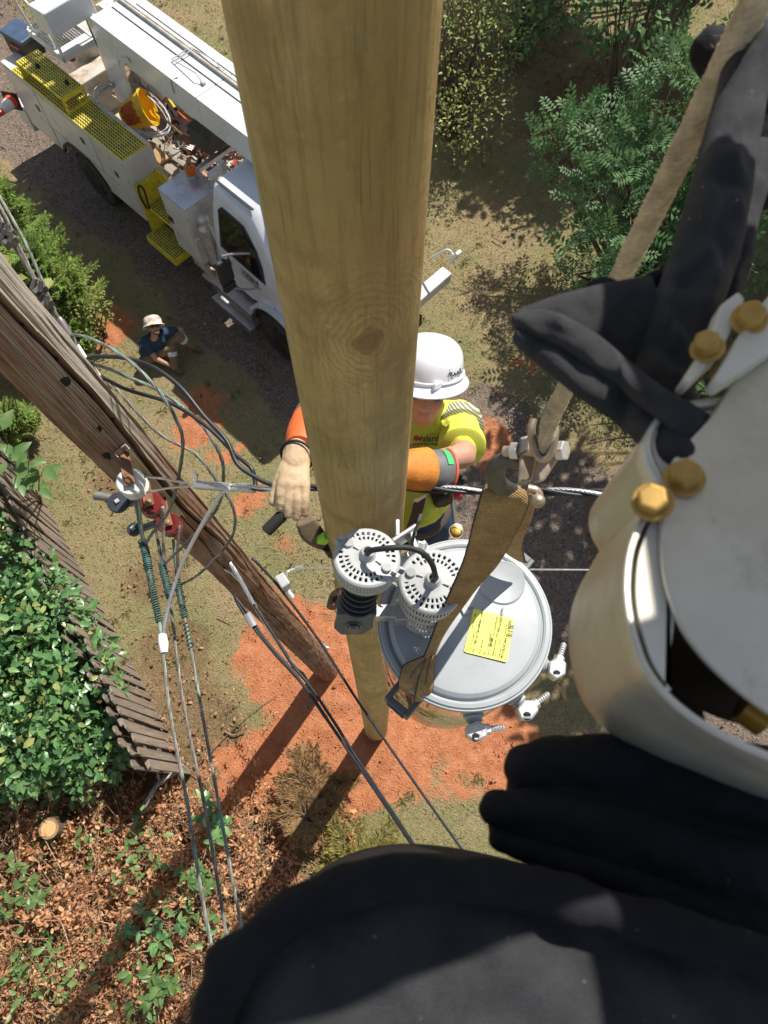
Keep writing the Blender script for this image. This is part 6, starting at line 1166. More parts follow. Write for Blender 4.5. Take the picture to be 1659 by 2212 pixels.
coil([D(525, 1053, 2.44), D(548, 1056, 2.41)], .012, 7, .005, ALW, de, 'binding')
tri = thing('service_triplex', D(700, 1052, 2.33), 'twisted aluminium and black line passing behind the new pole to the right', 'cable')
tp = smoothpath([D(500, 1053, 2.46), D(585, 1051, 2.36), D(700, 1053, 2.36), D(850, 1054, 2.37), D(1000, 1058, 2.36), D(1150, 1061, 2.34), D(1290, 1065, 2.31), D(1500, 1070, 2.27), D(1900, 1080, 2.22)], 10); pp = resample(tp, 260)
for q, (m, r) in enumerate(((ALW, .0072), (BLKW, .0075), (BLKW, .0075))):
    ps = []; 
    for i, p in enumerate(pp):
        a = 2 * math.pi * (q / 3 + i / 46); k = min(1, i / 60) if q else 1; ps.append(p + Vector((0, math.cos(a), math.sin(a))) * .0088 * k)
    if q and True: ps = ps[38:]
    (strands(ps, r, 6, .09) if q == 0 else MB().tube(ps, r, 8)).build('messenger' if q == 0 else 'insulated_leg', m, tri, smooth=180)
wire('thin_guy_wire', 'thin grey wire stretched level behind the transformer', [D(640, 1228, 5.0), D(715, 1228, 4.8), D(900, 1229, 4.6), D(1250, 1231, 4.3), D(1700, 1233, 4.0)], .006, ALW, 'wire')
# service drop leaving the old pole low down
sd = thing('service_drop', D(483, 1203, 4.3), 'aluminium and black service drop running to the bottom centre', 'cable')
MB().tube(smoothpath([D(466, 1213, 4.35), D(474, 1203, 4.32), D(487, 1200, 4.3), D(491, 1206, 4.3)], 4), .02, 8).build('clevis_eye', RUSTS, sd, smooth=50)
strands(smoothpath([D(490, 1206, 4.3), D(515, 1245, 4.3), D(548, 1305, 4.35), D(597, 1383, 4.4), D(640, 1446, 4.42)], 8), .014, 5).build('messenger', ALW, sd, smooth=180); MB().tube([D(468, 1218, 4.35), D(500, 1237, 4.32), D(525, 1262, 4.32)], .009, 6).build('messenger_tail', ALW, sd)
for k, pts in enumerate([[(506, 1282), (512, 1300), (540, 1345), (592, 1410), (661, 1487), (714, 1565), (765, 1640), (832, 1735), (905, 1845), (1000, 1990)], [(548, 1305), (600, 1385), (636, 1442), (668, 1480), (720, 1557), (772, 1640), (835, 1735), (903, 1838), (1000, 1985)], [(508, 1290), (530, 1318), (575, 1385), (640, 1460), (700, 1545), (760, 1633), (828, 1733), (900, 1840), (1000, 1990)]]):
    MB().tube(smoothpath([D(x, y, 4.35 - .0003 * (y - 1280)) for x, y in pts], 8), .0095, 8).build('insulated_leg', BLKW, sd, smooth=180)
MB().tube([D(533, 1325, 4.32), D(548, 1352, 4.32)], .026, 10).build('splice_cover', mat('silver_tape', (.6, .6, .6), .35, .6), sd, smooth=50)
MB().tube(smoothpath([D(630, 1440, 4.38), D(655, 1455, 4.4), D(668, 1485, 4.45), D(665, 1530, 4.5)], 6), .007, 6).build('loose_tail', BLKW, sd, smooth=180)
ph = wire('telephone_cable', 'thin black telephone cable crossing the foot of the new pole', [D(545, 1205, 4.9), D(600, 1265, 4.95), D(690, 1385, 5.0), D(770, 1510, 5.0), D(860, 1640, 4.95), D(1005, 1845, 4.8), D(1100, 1980, 4.7)], .0095, BLKW, 'cable')
sb = thing('splice_box', D(612, 1258, 5.0), 'small grey splice box on a cable at the old pole', 'box'); MB().box(D(612, 1258, 4.95), (.07, .1, .12), Matrix.Rotation(.6, 3, 'Z')).build('case', GREYP, sb, bevel=.01); MB().tube(smoothpath([D(618, 1250, 4.95), D(622, 1235, 4.95), D(640, 1228, 5.0)], 4), .009, 6).tube([D(640, 1229, 5.0), D(652, 1226, 4.98)], .02, 8).build('pigtail', ALW, sb); MB().tube([D(598, 1245, 4.93), D(632, 1290, 5.0)], .016, 8).build('clamp_rod', TAPE, sb)
st = thing('pole_step', D(690, 1398, 8.0), 'bent white wire hook near the foot of the old pole', 'hook'); MB().tube([D(688, 1402, 8.0), D(700, 1392, 7.95), D(708, 1398, 7.95), D(704, 1410, 8.0)], .014, 6).build('hook', ALW, st)
# round washer bracket and old insulator lower on the far side of the pole
for lb, px, py, d, r in [('black round plate with a square bolt on a short arm below the rack', 255, 1085, 3.4, .052), ('smaller dark round knob hanging below the rack', 289, 1143, 3.6, .036)]:
    o = thing('guy_plate', D(px, py, d), lb, 'bracket', group='dark round plates below the rack'); c = D(px, py, d); MB().lathe([(r * .5, -.05), (r, -.012), (r, 0), (r * .9, .006), (0, .01)], c, (0, -.1, 1), 28).build('plate', mat('dark_plate', (.05, .055, .07), .45, .3, var=.2), o, smooth=40); MB().box(c + Vector((0, 0, .015)), (.02, .02, .012), Matrix.Rotation(.6, 3, 'Z')).build('square_bolt', GREYP, o, bevel=.002)
    e = op_at(c.z); MB().tube([c - Vector((0, 0, .03)), Vector((e.x, e.y, c.z - .05))], .02, 8).build('arm', mat('grey_green_arm', (.17, .18, .15), .6, .3, var=.3, vscale=14), o)
    if r > .05: MB().tube([c + Vector((-.02, .03, -.03)), D(206, 1070, 3.45)], [.018, .024], 8).build('end_bar', mat('grey_green_arm', (0, 0, 0)), o, smooth=50)
# ------------------------------------------------------------------ people
SKIN = mat('sunned_skin', (.5, .27, .185), .55, var=.1, vscale=14, dirt=(.45, .19, .13), dirt_amt=.4, dscale=20)
def hand(mb, wrist, d, nrm, curl=.35, s=1., fat=1., splay=.12, thumb=1, tsp=.75):
    """palm, four bent fingers of unequal length and a thumb leaving the side of the palm"""
    d = Vector(d).normalized(); nrm = Vector(nrm); nrm = (nrm - d * nrm.dot(d)).normalized(); x = d.cross(nrm)
    w = Vector(wrist); k = s
    for u in (-.026, -.009, .009, .026): mb.cap(w + x * u * .7 * k + d * .012 * k, w + x * u * k + d * .088 * k, .0125 * k * fat, .0118 * k * fat, 10)
    for u, L in ((-.031, .074), (-.0105, .085), (.0105, .08), (.031, .062)):
        p = w + x * u * k + d * .09 * k; dd = (d + x * u * splay / .03).normalized(); c = curl; r = .0092 * k * fat
        for j, seg in enumerate((.45, .31, .24)):
            dd = (dd * math.cos(c) - nrm * math.sin(c)).normalized(); q = p + dd * L * seg * k; mb.cap(p, q, r, r * .93, 10); p = q; r *= .93; c = curl * 1.15
    p = w + x * thumb * .026 * k + d * .03 * k; dd = (d * .65 + x * thumb * tsp - nrm * .25).normalized(); r = .0115 * k * fat
    for seg in (.042, .032, .026):
        q = p + dd * seg * k; mb.cap(p, q, r, r * .92, 10); p = q; r *= .92; dd = (dd + d * .35 - nrm * .2).normalized()
def head(mb, c, up, face, s=1.):
    up = Vector(up).normalized(); f = Vector(face); f = (f - up * f.dot(up)).normalized(); x = f.cross(up); c = Vector(c); m3 = Matrix((x, f, up)).transposed(); P = lambda a, b, z: c + m3 @ (Vector((a, b, z)) * s)
    mb.ell(P(0, -.01, .03), (.076 * s, .094 * s, .09 * s), m3); mb.ell(P(0, .02, -.03), (.064 * s, .074 * s, .085 * s), m3); mb.ell(P(0, .045, -.085), (.042 * s, .04 * s, .03 * s), m3)
    mb.cap(P(0, .088, .01), P(0, .108, -.03), .009 * s, .014 * s, 10); mb.ell(P(0, .1, -.034), (.018 * s, .012 * s, .01 * s), m3)
    for sg in (-1, 1): mb.ell(P(sg * .078, -.01, -.01), (.012 * s, .02 * s, .032 * s), m3); mb.ell(P(sg * .04, .07, -.025), (.022 * s, .02 * s, .022 * s), m3)
    mb.cap(P(-.018, .088, -.062), P(.018, .088, -.062), .009 * s, .009 * s, 8); mb.cap(P(-.016, .084, -.078), P(.016, .084, -.078), .009 * s, .009 * s, 8)
    return P, m3
def hardhat(parent, P, m3, m, s=1., full=True, name='hard_hat', ridge=True):
    V = []; F = []; na = 48; prof = [(1.0, 0), (1.0, .25), (.97, .5), (.88, .72), (.7, .88), (.42, .97), (.0, 1.0)]; ctr = P(0, .0, .055)
    for (r, z) in prof:
        for j in range(na): a = 2 * math.pi * j / na; bump = 1 + (.03 * math.exp(-((a - math.pi / 2) / .35) ** 2) if ridge else 0); V.append(ctr + m3 @ (Vector((.118 * r * math.cos(a), .132 * r * math.sin(a) * bump - .008, .122 * z)) * s))
    for i in range(len(prof) - 1):
        for j in range(na): F.append((i * na + j, i * na + (j + 1) % na, (i + 1) * na + (j + 1) % na, (i + 1) * na + j))
    h = MB().add(V, F).build(name, m, parent, smooth=180); q = h.modifiers.new('sub', 'SUBSURF'); q.levels = 1; q.render_levels = 1
    V = []; F = []
    for (r, z) in [(.98, .012), (1.0, .002), (1.1, -.012), (1.18, -.02), (1.21, -.024), (1.2, -.029), (1.1, -.018), (.95, -.006)]:
        for j in range(na):
            a = 2 * math.pi * j / na; ext = 1 + (.07 * max(0, math.sin(a)) ** 2 if r > 1.1 else 0); V.append(ctr + m3 @ (Vector((.118 * r * math.cos(a), .132 * r * math.sin(a) * ext - .008, z)) * s))
    for i in range(7):
        for j in range(na): F.append((i * na + j, i * na + (j + 1) % na, (i + 1) * na + (j + 1) % na, (i + 1) * na + j))
    MB().add(V, F).build('brim', m, h, smooth=60)
    return h, ctr
LENS = mat('black_lens', (.01, .01, .012), .08, var=.1, coat=.4)
def shades(parent, P, m3, s=1.):
    g = MB()
    for sg in (-1, 1): g.ell(P(sg * .034, .082, .012), (.031 * s, .016 * s, .02 * s), m3, 14, 8); g.tube([P(sg * .064, .07, .018), P(sg * .08, .0, .012)], .004 * s, 6)
    g.tube([P(-.012, .1, .018), P(.012, .1, .018)], .005 * s, 6); return g.build('sunglasses', LENS, parent, smooth=60)

# ---- lineman behind the new pole
LM = thing('person', D(880, 1260, 3.7), 'lineman in a white hard hat and yellow shirt working behind the new pole', 'person')
hc = D(921, 838, 2.42); hup = Vector((.06, .58, .81)).normalized(); hf = Vector((-.12, -1, 0))
mb = MB(); HP, HM = head(mb, hc, hup, hf); neck = hc + Vector((.0, .05, -.16)); mb.cap(hc + Vector((0, .03, -.06)), neck, .052, .055)
shR = D(992, 908, 2.66); shL = D(825, 908, 2.66); elR = D(1000, 985, 2.47); wrR = D(905, 1003, 2.36); elL = D(735, 975, 2.5); wrL = D(636, 985, 2.3)
mb.cap(shR, elR, .05, .045); mb.cap(elR, wrR, .046, .032); mb.cap(shL, elL, .05, .045); mb.cap(elL, wrL, .045, .032); waist = D(900, 1085, 2.85)
mb.cap(shR, shL, .06, .06); mb.cap((shR + shL) / 2, waist, .1, .1); mb.cap(neck, (shR + shL) / 2, .06, .08); 

organic('body', mb, SKIN, LM, .006, 4)
HIV = weavemat('hi_vis_yellow_cotton', (.66, .7, .1), 500, .8, .35, var=.1, vscale=8)
s_ = MB(); cm = (shR + shL) / 2; s_.cap(shR, shL, .078, .078); s_.cap(shR + Vector((-.02, .02, -.08)), shL + Vector((.02, .02, -.08)), .1, .1); s_.cap(cm + Vector((0, .02, -.1)), waist + Vector((0, 0, .06)), .135, .125); s_.cap(shR, elR.lerp(shR, .36), .075, .07); s_.cap(shL, elL.lerp(shL, .25), .075, .07); s_.cap(cm + Vector((0, -.02, .0)), cm + Vector((0, -.03, -.07)), .1, .12); s_.cap(waist + Vector((-.03, -.08, .05)), waist + Vector((-.02, -.06, -.02)), .06, .05)
shirt = organic('work_shirt', s_, HIV, LM, .008, 5, (.022, .05))
# rolled cuff, arm band, collar, chest lettering
ad = (elR - shR).normalized(); cuff = MB(); pc = elR.lerp(shR, .3); cuff.lathe([(.074, -.03), (.083, -.026), (.086, 0), (.084, .02), (.074, .026)], pc, ad, 28); cuff.build('rolled_cuff', HIV, shirt, smooth=50)
def stripemat():
    m, n, l, b = _nodes('striped_reflective_tape'); tc = n.new('ShaderNodeTexCoord'); w = n.new('ShaderNodeTexWave'); w.bands_direction = 'DIAGONAL'; w.inputs['Scale'].default_value = 38; w.inputs['Distortion'].default_value = .3; l.new(tc.outputs['Object'], w.inputs[0])
    l.new(_ramp(n, l, w.outputs[1], [(.38, (.55, .56, .53)), (.55, (.22, .2, .06))]).outputs[0], b.inputs['Base Color']); b.inputs['Roughness'].default_value = .45; return m
MB().lathe([(.0835, -.03), (.0865, -.028), (.088, .028), (.085, .03)], elR.lerp(shR, .85), ad, 28).build('reflective_band', stripemat(), shirt, smooth=50)
MB().cap(neck + Vector((.06, -.03, .01)), neck + Vector((.02, -.11, -.05)), .016, .02).cap(neck + Vector((-.06, -.03, .01)), neck + Vector((-.02, -.11, -.05)), .016, .02).build('collar', HIV, shirt, smooth=60)
tdir = (_ray(915, 955)).normalized(); tx = Vector((1, 0, 0)); tx = (tx - tdir * tx.dot(tdir)).normalized(); ty = tx.cross(tdir) * -1; ty = (-tdir).cross(tx)
for q_, px, py, sz, dd in (('Valard', 925, 948, .03, 2.38), ('CONSTRUCTION', 920, 960, .012, 2.38)): text('chest_lettering', q_, sz, basis(tx, ty, -tdir, hit_caps(s_.caps, px, py, 2.2, 2.9) - tdir * .009), INKT, shirt, bold=.0006)
MB().lathe([(.0105, 0), (.0105, .002), (0, .002)], hit_caps(s_.caps, 899, 947, 2.2, 2.9) - tdir * .008, -tdir, 16).build('chest_emblem', mat('red_emblem', (.5, .03, .05), .5), shirt)
# hat with ribs, slots and its lettering
HAT = mat('white_hat_shell', (.78, .78, .82), .25, var=.02, vscale=6, coat=.4)
hh, hctr = hardhat(LM, HP, HM, HAT); hx, hy, hz = [Vector(HM.col[i]) for i in range(3)]
def hat_pt(a, el, out=1.0):   # a: angle from front toward +x side, el 0..90
    q = Vector((.118 * math.sin(a) * math.cos(el), .132 * math.cos(a) * math.cos(el) - .008, .122 * math.sin(el))) * out; return hctr + HM @ q, (HM @ Vector((math.sin(a) * math.cos(el) / .118, math.cos(a) * math.cos(el) / .142, math.sin(el) / .122))).normalized()
SX = 1 if hx.x > 0 else -1
mb = MB()
for k in range(9):
    a = SX * (R(24) + k * R(6)); p0, n0 = hat_pt(a, R(37), 1.004); p1, n1 = hat_pt(a + SX * R(6), R(50), 1.004)
    mb.strip([p0, (p0 + p1) / 2 + n0 * .002, p1], [(p1 - p0).cross(n0).normalized() * .0028] * 3, .002)
mb.build('vent_slots', mat('vent_shadow_grey', (.28, .28, .31), .6), hh)
pc, nc = hat_pt(SX * R(50), R(21), 1.006); tx = hz.cross(nc).normalized(); ty = nc.cross(tx)
for t_, o_ in (('KLEIN', .011), ('TOOLS', -.009)): text('hat_lettering', t_, .021, basis(tx, ty, nc, pc + ty * o_ + nc * .003), INKT, hh, bold=.0009)
mb = MB()
for k in range(13):
    a = SX * R(-20 + k * 10); p0, n0 = hat_pt(a, R(4), 1.03); mb.v.append(p0)
rim = smoothpath(mb.v, 3); MB().tube(rim, .004, 6).build('rim_ridge', HAT, hh, smooth=60); pc, nc = hat_pt(SX * R(18), R(4), 1.035); MB().box(pc, (.045, .02, .022), Matrix((tx, nc, hz)).transposed()).build('accessory_slot', HAT, hh, bevel=.004)
V = []
for k in range(16): p0, n0 = hat_pt(SX * R(20) + SX * k * R(4), R(22 + 3.2 * k), 1.012); V.append(p0)
MB().tube(smoothpath(V, 2), .006, 6).build('crown_rib', HAT, hh, smooth=60)
shades(LM, HP, HM)
# rubber sleeve and gauntlet on the right of the view, leather glove on the left
RUB = mat('grey_rubber_sleeve', (.13, .135, .14), .5, var=.15, vscale=12); REDR = mat('red_rubber_rim', (.7, .12, .06), .5); LEA = mat('orange_leather_gauntlet', (.6, .22, .035), .75, var=.25, vscale=14, bump=.6, bscale=60, dirt=(.3, .1, .02), dirt_amt=.5, dscale=25)
fa = (wrR - elR); fl = fa.length; fd_ = fa.normalized(); st0 = D(962, 1016, 2.42); fd_ = (D(885, 1014, 2.35) - st0).normalized()
sl = MB().lathe([(.066, 0), (.072, .004), (.071, .03), (.067, .075), (.064, .1)], st0, fd_, 36).build('rubber_sleeve', RUB, LM, smooth=50); s2 = sl.modifiers.new('t', 'SOLIDIFY'); s2.thickness = .004
MB().tube([st0 + frame_from(fd_) @ Vector((.0725 * math.cos(t), .0725 * math.sin(t), 0)) for t in np.linspace(0, 6.283, 36)[:-1]], .0052, 8, closed=True).build('red_rim', REDR, sl, smooth=180)
ga = MB().lathe([(.06, .06), (.074, .075), (.076, .08), (.07, .13), (.06, .18), (.05, .22)], st0, fd_, 30).build('leather_gauntlet', LEA, LM, smooth=50); s2 = ga.modifiers.new('t', 'SOLIDIFY'); s2.thickness = .005
fm = frame_from(fd_); tg = [fm @ Vector((.0735 * math.cos(a), .0735 * math.sin(a), .02)) for a in np.linspace(0, 6.28, 36)]; best = max(range(36), key=lambda i: tg[i].dot(-tdir + Vector((0, .6, .2))))
a0 = np.linspace(0, 6.28, 36)[best]; V = []; F = []
for i in range(9):
    for j in range(3): a = a0 + (i - 4) * .11; V.append(st0 + fm @ Vector((.0742 * math.cos(a), .0742 * math.sin(a), .014 + .011 * j)))
for i in range(8):
    for j in range(2): F.append((i * 3 + j, i * 3 + j + 1, i * 3 + 4 + j, i * 3 + 3 + j))
MB().add(V, F).build('class_tag', mat('green_tag', (.05, .45, .12), .5), sl)
MB().cap(st0 + fd_ * .2, st0 + fd_ * .28, .045, .04).build('leather_glove', LEA, LM, smooth=60)
TANL = mat('tan_leather_glove', (.5, .36, .22), .8, var=.2, vscale=16, bump=.6, bscale=70, dirt=(.3, .2, .12), dirt_amt=.6, dscale=30)
gm = MB(); gd = D(633, 1070, 2.17) - D(640, 992, 2.24); hand(gm, D(639, 990, 2.24), gd, Vector((.05, -.35, .93)), .32, 1.15, 1.6, .03, 1, .25); gm.cap(D(640, 975, 2.26), D(639, 1000, 2.24), .042, .046)
organic('tan_glove', gm, TANL, LM, .004, 3, (.004, .03), (.0014, .02, 4.))
u0, u1 = D(668, 935, 2.36), D(641, 985, 2.25); ud = (u1 - u0).normalized(); sl = MB().lathe([(.078, -.06), (.074, 0), (.066, .05), (.052, .09), (.05, .1)], u0, ud, 32).build('orange_gauntlet', mat('bright_orange_gauntlet', (.75, .14, .03), .6, var=.12, vscale=15), LM, smooth=50); s2 = sl.modifiers.new('t', 'SOLIDIFY'); s2.thickness = .005
MB().lathe([(.08, -.1), (.079, -.06)], u0, ud, 32).build('grey_sleeve_cuff', RUB, sl, smooth=50); MB().tube([u1 + frame_from(ud) @ Vector((.054 * math.cos(t), .054 * math.sin(t), -.005)) for t in np.linspace(0, 6.283, 28)[:-1]], .005, 6, closed=True).build('wrist_strap', BLK, sl, smooth=180)
# jeans, belt, tool pouch
JEAN = weavemat('dark_denim', (.035, .055, .11), 700, .85, .3, var=.3, vscale=10); j_ = MB(); hipc = waist + Vector((0, -.02, -.1)); kn1, kn2 = Vector((.2, 1.05, 6.85)), Vector((-.02, 1.12, 6.85)); f1, f2 = Vector((.05, .95, 6.42)), Vector((-.12, .98, 6.45))
j_.cap(waist, hipc, .12, .13); j_.cap(hipc + Vector((.07, 0, 0)), kn1, .095, .07); j_.cap(hipc + Vector((-.07, 0, 0)), kn2, .095, .07); j_.cap(kn1, f1, .068, .055); j_.cap(kn2, f2, .068, .055)
organic('jeans', j_, JEAN, LM, .009, 4, (.014, .05)); BOOT = mat('brown_boot', (.12, .07, .04), .6, var=.2)
for f_ in (f1, f2): organic('boot', MB().cap(f_ + Vector((0, .04, -.02)), f_ + Vector((0, -.12, -.07)), .052, .042).cap(f_, f_ + Vector((0, .03, .06)), .055, .055), BOOT, LM, .008, 3)
wb = MB(); wb.lathe([(.135, -.03), (.142, -.025), (.142, .025), (.135, .03)], waist + Vector((0, 0, -.03)), (0, -.15, 1), 32); bl_ = wb.build('tool_belt', mat('dark_leather', (.06, .04, .03), .6, var=.2), LM, smooth=40)
pz = D(952, 1068, 2.72); MB().box(pz, (.09, .08, .1), Matrix.Rotation(.5, 3, 'Z')).cap(pz + Vector((-.02, 0, .04)), pz + Vector((.08, .03, .07)), .022, .018).build('tool_pouch', mat('black_pouch', (.02, .02, .02), .7), bl_, bevel=.012); MB().cap(D(975, 1074, 2.68), D(992, 1068, 2.68), .016, .014).build('red_handle', mat('red_grip', (.6, .02, .02), .4), bl_, smooth=60); MB().cap(D(962, 1060, 2.66), D(972, 1035, 2.64), .014, .008).build('wrench', STEEL, bl_, smooth=60)
MB().strip(smoothpath([D(908, 1075, 2.6), D(900, 1110, 2.55), D(885, 1150, 2.5)], 5), [Vector((.022, .01, 0))] * 11, .008).build('pole_strap', mat('brown_strap', (.11, .07, .05), .7, var=.2), bl_)
tl = thing('hand_tool', D(640, 1082, 2.2), 'black rubber grip handle held under the tan glove', 'handle'); MB().tube([D(648, 1040, 2.24), D(640, 1075, 2.21), D(630, 1092, 2.2), D(576, 1147, 2.2)], [.013, .014, .02, .02], 12).build('grip', mat('black_foam_grip', (.012, .012, .012), .8, bump=.4, bscale=300), tl, smooth=50); MB().lathe([(.02, 0), (.015, .004), (0, .004)], D(576, 1147, 2.2), D(576, 1147, 2.2) - D(630, 1092, 2.2), 12).build('end_cap', BLK, tl)
sp = thing('positioning_strap', D(690, 1160, 2.3), 'brown webbing strap with a lime green buckle hanging left of the new pole', 'strap')
band('webbing', [(640, 1135, 682, 1118, 2.3), (650, 1160, 692, 1136, 2.32), (668, 1176, 700, 1148, 2.34), (690, 1186, 708, 1158, 2.36), (712, 1190, 722, 1168, 2.38)], sp, mat('brown_webbing', (.2, .14, .09), .85, var=.15, vscale=30, bump=.4, bscale=300), .006, False); band('webbing_tail', [(640, 1135, 682, 1118, 2.3), (644, 1126, 668, 1108, 2.36), (662, 1122, 678, 1112, 2.42)], sp, MATS['brown_webbing'], .006, False)
MB().box(D(701, 1163, 2.31), (.035, .03, .06), Matrix.Rotation(.5, 3, 'Y')).build('buckle', mat('lime_plastic', (.35, .75, .05), .4), sp, bevel=.008); MB().tube([D(708, 1180, 2.36), D(718, 1195, 2.42)], .02, 8).build('buckle_slide', BLK, sp)
hs = thing('hanging_stick', D(978, 1090, 2.6), 'thin dark stick hanging beside the lineman', 'stick'); MB().tube([D(974, 1062, 2.6), D(980, 1105, 2.6), D(984, 1150, 2.62)], .0075, 8).build('shaft', mat('dark_stick', (.12, .13, .1), .7), hs, smooth=60)

# ---- groundman sitting on the grass, looking up
GM = thing('person', Z(330, 765, 0), 'man in a navy shirt and white hard hat sitting on the grass looking up', 'person')
toC = (Vector((0, 0, CAM_H)) - Z(333, 710, .7)).normalized(); iu = Vector((0, _c, _s)); gup = (iu * 1.0 + toC * .12 + Vector((-.25, 0, 0))).normalized(); gf = toC * .9 - iu * .25 + Vector((.3, 0, 0))
hc = Z(333, 709, .72); mb = MB(); GP, GMm = head(mb, hc, gup, gf); nk = Z(333, 731, .55); mb.cap(hc - gup * .05, nk, .055, .06)
sR, sL = Z(364, 716, .5), Z(312, 738, .5); eR, wR = Z(390, 713, .38), Z(408, 742, .14); eL, wL = Z(337, 775, .27), Z(366, 789, .12); pel = Z(322, 762, .12)
mb.cap(sR, eR, .05, .044); mb.cap(eR, wR, .044, .03); mb.cap(sL, eL, .05, .044); mb.cap(eL, wL, .044, .03); mb.cap(nk, (sR + sL) / 2, .06, .08); mb.cap((sR + sL) / 2, pel, .1, .1)
hand(mb, wR, Z(424, 752, .04) - wR, (0, 0, 1), .3, thumb=-1); hand(mb, wL, Z(382, 792, .06) - wL, (0, 0, 1), .4)
organic('body', mb, SKIN, GM, .008, 3)
TEE = weavemat('navy_tshirt', (.035, .06, .1), 500, .85, .3, var=.2, vscale=7); t_ = MB(); t_.cap(sR, sL, .085, .085); t_.cap((sR + sL) / 2 + Vector((0, 0, -.05)), pel + Vector((0, 0, .06)), .15, .15); t_.cap(sR, sR.lerp(eR, .5), .08, .068); t_.cap(sL, sL.lerp(eL, .52), .08, .068); t_.cap(nk - Vector((0, 0, .03)), (sR + sL) / 2, .07, .1)
organic('t_shirt', t_, TEE, GM, .011, 5, (.018, .07))
PANT = weavemat('khaki_trousers', (.22, .155, .09), 500, .85, .25, var=.2, vscale=9); p_ = MB(); kR, kL = Z(386, 727, .42), Z(370, 752, .3); aR, aL = Z(418, 750, .08), Z(378, 795, .08); h1, h2 = pel + Vector((.08, .03, .02)), pel + Vector((.02, -.1, .02))
p_.cap(pel, pel + Vector((.05, -.02, .02)), .14, .14); p_.cap(h1, kR, .1, .075); p_.cap(kR, aR, .074, .055); p_.cap(h2, kL, .1, .075); p_.cap(kL, aL, .075, .058); trs = organic('trousers', p_, PANT, GM, .011, 4, (.014, .06))
REF = mat('silver_reflective', (.7, .7, .72), .4); 
for a_, b_ in ((kR, aR), (kL, aL)): MB().lathe([(.078, -.035), (.08, -.03), (.075, .03), (.072, .035)], a_.lerp(b_, .3), b_ - a_, 24).build('reflective_band', REF, trs, smooth=50)
organic('boot', MB().cap(aR, Z(432, 756, .05), .055, .045), BOOT, GM, .01, 3); organic('boot', MB().cap(aL, aL + Vector((.1, -.06, -.02)), .055, .045), BOOT, GM, .01, 3)
def hatmat():
    m, n, l, b = _nodes('stickered_white_hat'); tc = n.new('ShaderNodeTexCoord'); vo = n.new('ShaderNodeTexVoronoi'); vo.inputs['Scale'].default_value = 17; l.new(tc.outputs['Object'], vo.inputs[0]); sp_ = n.new('ShaderNodeSeparateColor'); l.new(vo.outputs['Color'], sp_.inputs[0])
    c = _mix(n, l, _ramp(n, l, sp_.outputs[0], [(.72, 0.), (.75, .8)]).outputs[0], (.7, .67, .6), (.45, .3, .25)); c = _mix(n, l, _ramp(n, l, sp_.outputs[1], [(.88, 0.), (.9, 1.)]).outputs[0], c, (.75, .3, .04)); l.new(c, b.inputs['Base Color']); b.inputs['Roughness'].default_value = .4; return m
hardhat(GM, GP, GMm, hatmat(), 1.22); shades(GM, GP, GMm)
MB().ell(GP(0, .094, -.068), (.017, .008, .014), GMm).build('open_mouth', mat('dark_mouth', (.06, .015, .012), .5), GM, smooth=60); MB().ell(GP(0, .075, -.09), (.05, .035, .035), GMm).build('beard', mat('brown_beard', (.17, .085, .05), .9, var=.3, vscale=60), GM, smooth=60)
# ------------------------------------------------------------------ boom tip sheave guard beside the camera
ALUM = mat('dull_cast_aluminium', (.68, .645, .55), .42, .62, var=.1, vscale=9, dirt=(.3, .26, .2), dirt_amt=.6, dscale=10, bump=.12, bscale=120); CREAM = mat('bare_white_plate', (.78, .73, .6), .55, var=.06, vscale=10, dirt=(.3, .2, .12), dirt_amt=.5, dscale=24, dstop=.66); BRZ = mat('gold_zinc_bolt', (.52, .33, .09), .55, .5, var=.15, vscale=40)
bt = thing('sheave_guard', Z(1600, 1300, 9.4), 'dull aluminium sheave guard with gold bolts at the right edge', 'sheave guard')
ZT, ZB = 9.565, 9.42
near = [(1900, 1720), (1760, 1668), (1659, 1622), (1600, 1597), (1530, 1560), (1480, 1525), (1440, 1488), (1405, 1440), (1385, 1390), (1370, 1330), (1364, 1270), (1370, 1200), (1388, 1145), (1412, 1100), (1436, 1055)]
ed = smoothpath([Z(x, y, ZT) for x, y in near], 5); V = []; F = []; rows = 7
for p in ed:
    for j in range(rows): V.append(p + Vector((0, 0, -(ZT - ZB) * j / (rows - 1))))
for i in range(len(ed) - 1):
    for j in range(rows - 1): F.append((i * rows + j, i * rows + j + 1, (i + 1) * rows + j + 1, (i + 1) * rows + j))
o = MB().add(V, F).build('guard_band', ALUM, bt, smooth=60); s = o.modifiers.new('t', 'SOLIDIFY'); s.thickness = .005; s.offset = 1; b = o.modifiers.new('b', 'BEVEL'); b.width = .0012; b.segments = 2
ed2 = smoothpath([Z(x, y, ZT) for x, y in [(1436, 1055), (1408, 1010), (1398, 965), (1418, 920), (1470, 890), (1560, 880)]], 5); V = []; F = []
for i, p in enumerate(ed2):
    for j in range(rows): V.append(p + Vector((.004, .003, -(ZT - ZB) * j / (rows - 1))))
for i in range(len(ed2) - 1):
    for j in range(rows - 1): F.append((i * rows + j, i * rows + j + 1, (i + 1) * rows + j + 1, (i + 1) * rows + j))
o = MB().add(V, F).build('rear_band', ALUM, bt, smooth=60); s = o.modifiers.new('t', 'SOLIDIFY'); s.thickness = .005; s.offset = 1
bot = [p + Vector((.006, .003, 0)) for p in ed[5:]] + ed2[1:]; cr = [Z(x, y, ZT - .003) for x, y in [(1436, 1500), (1470, 1240), (1560, 1100), (1560, 900)]]
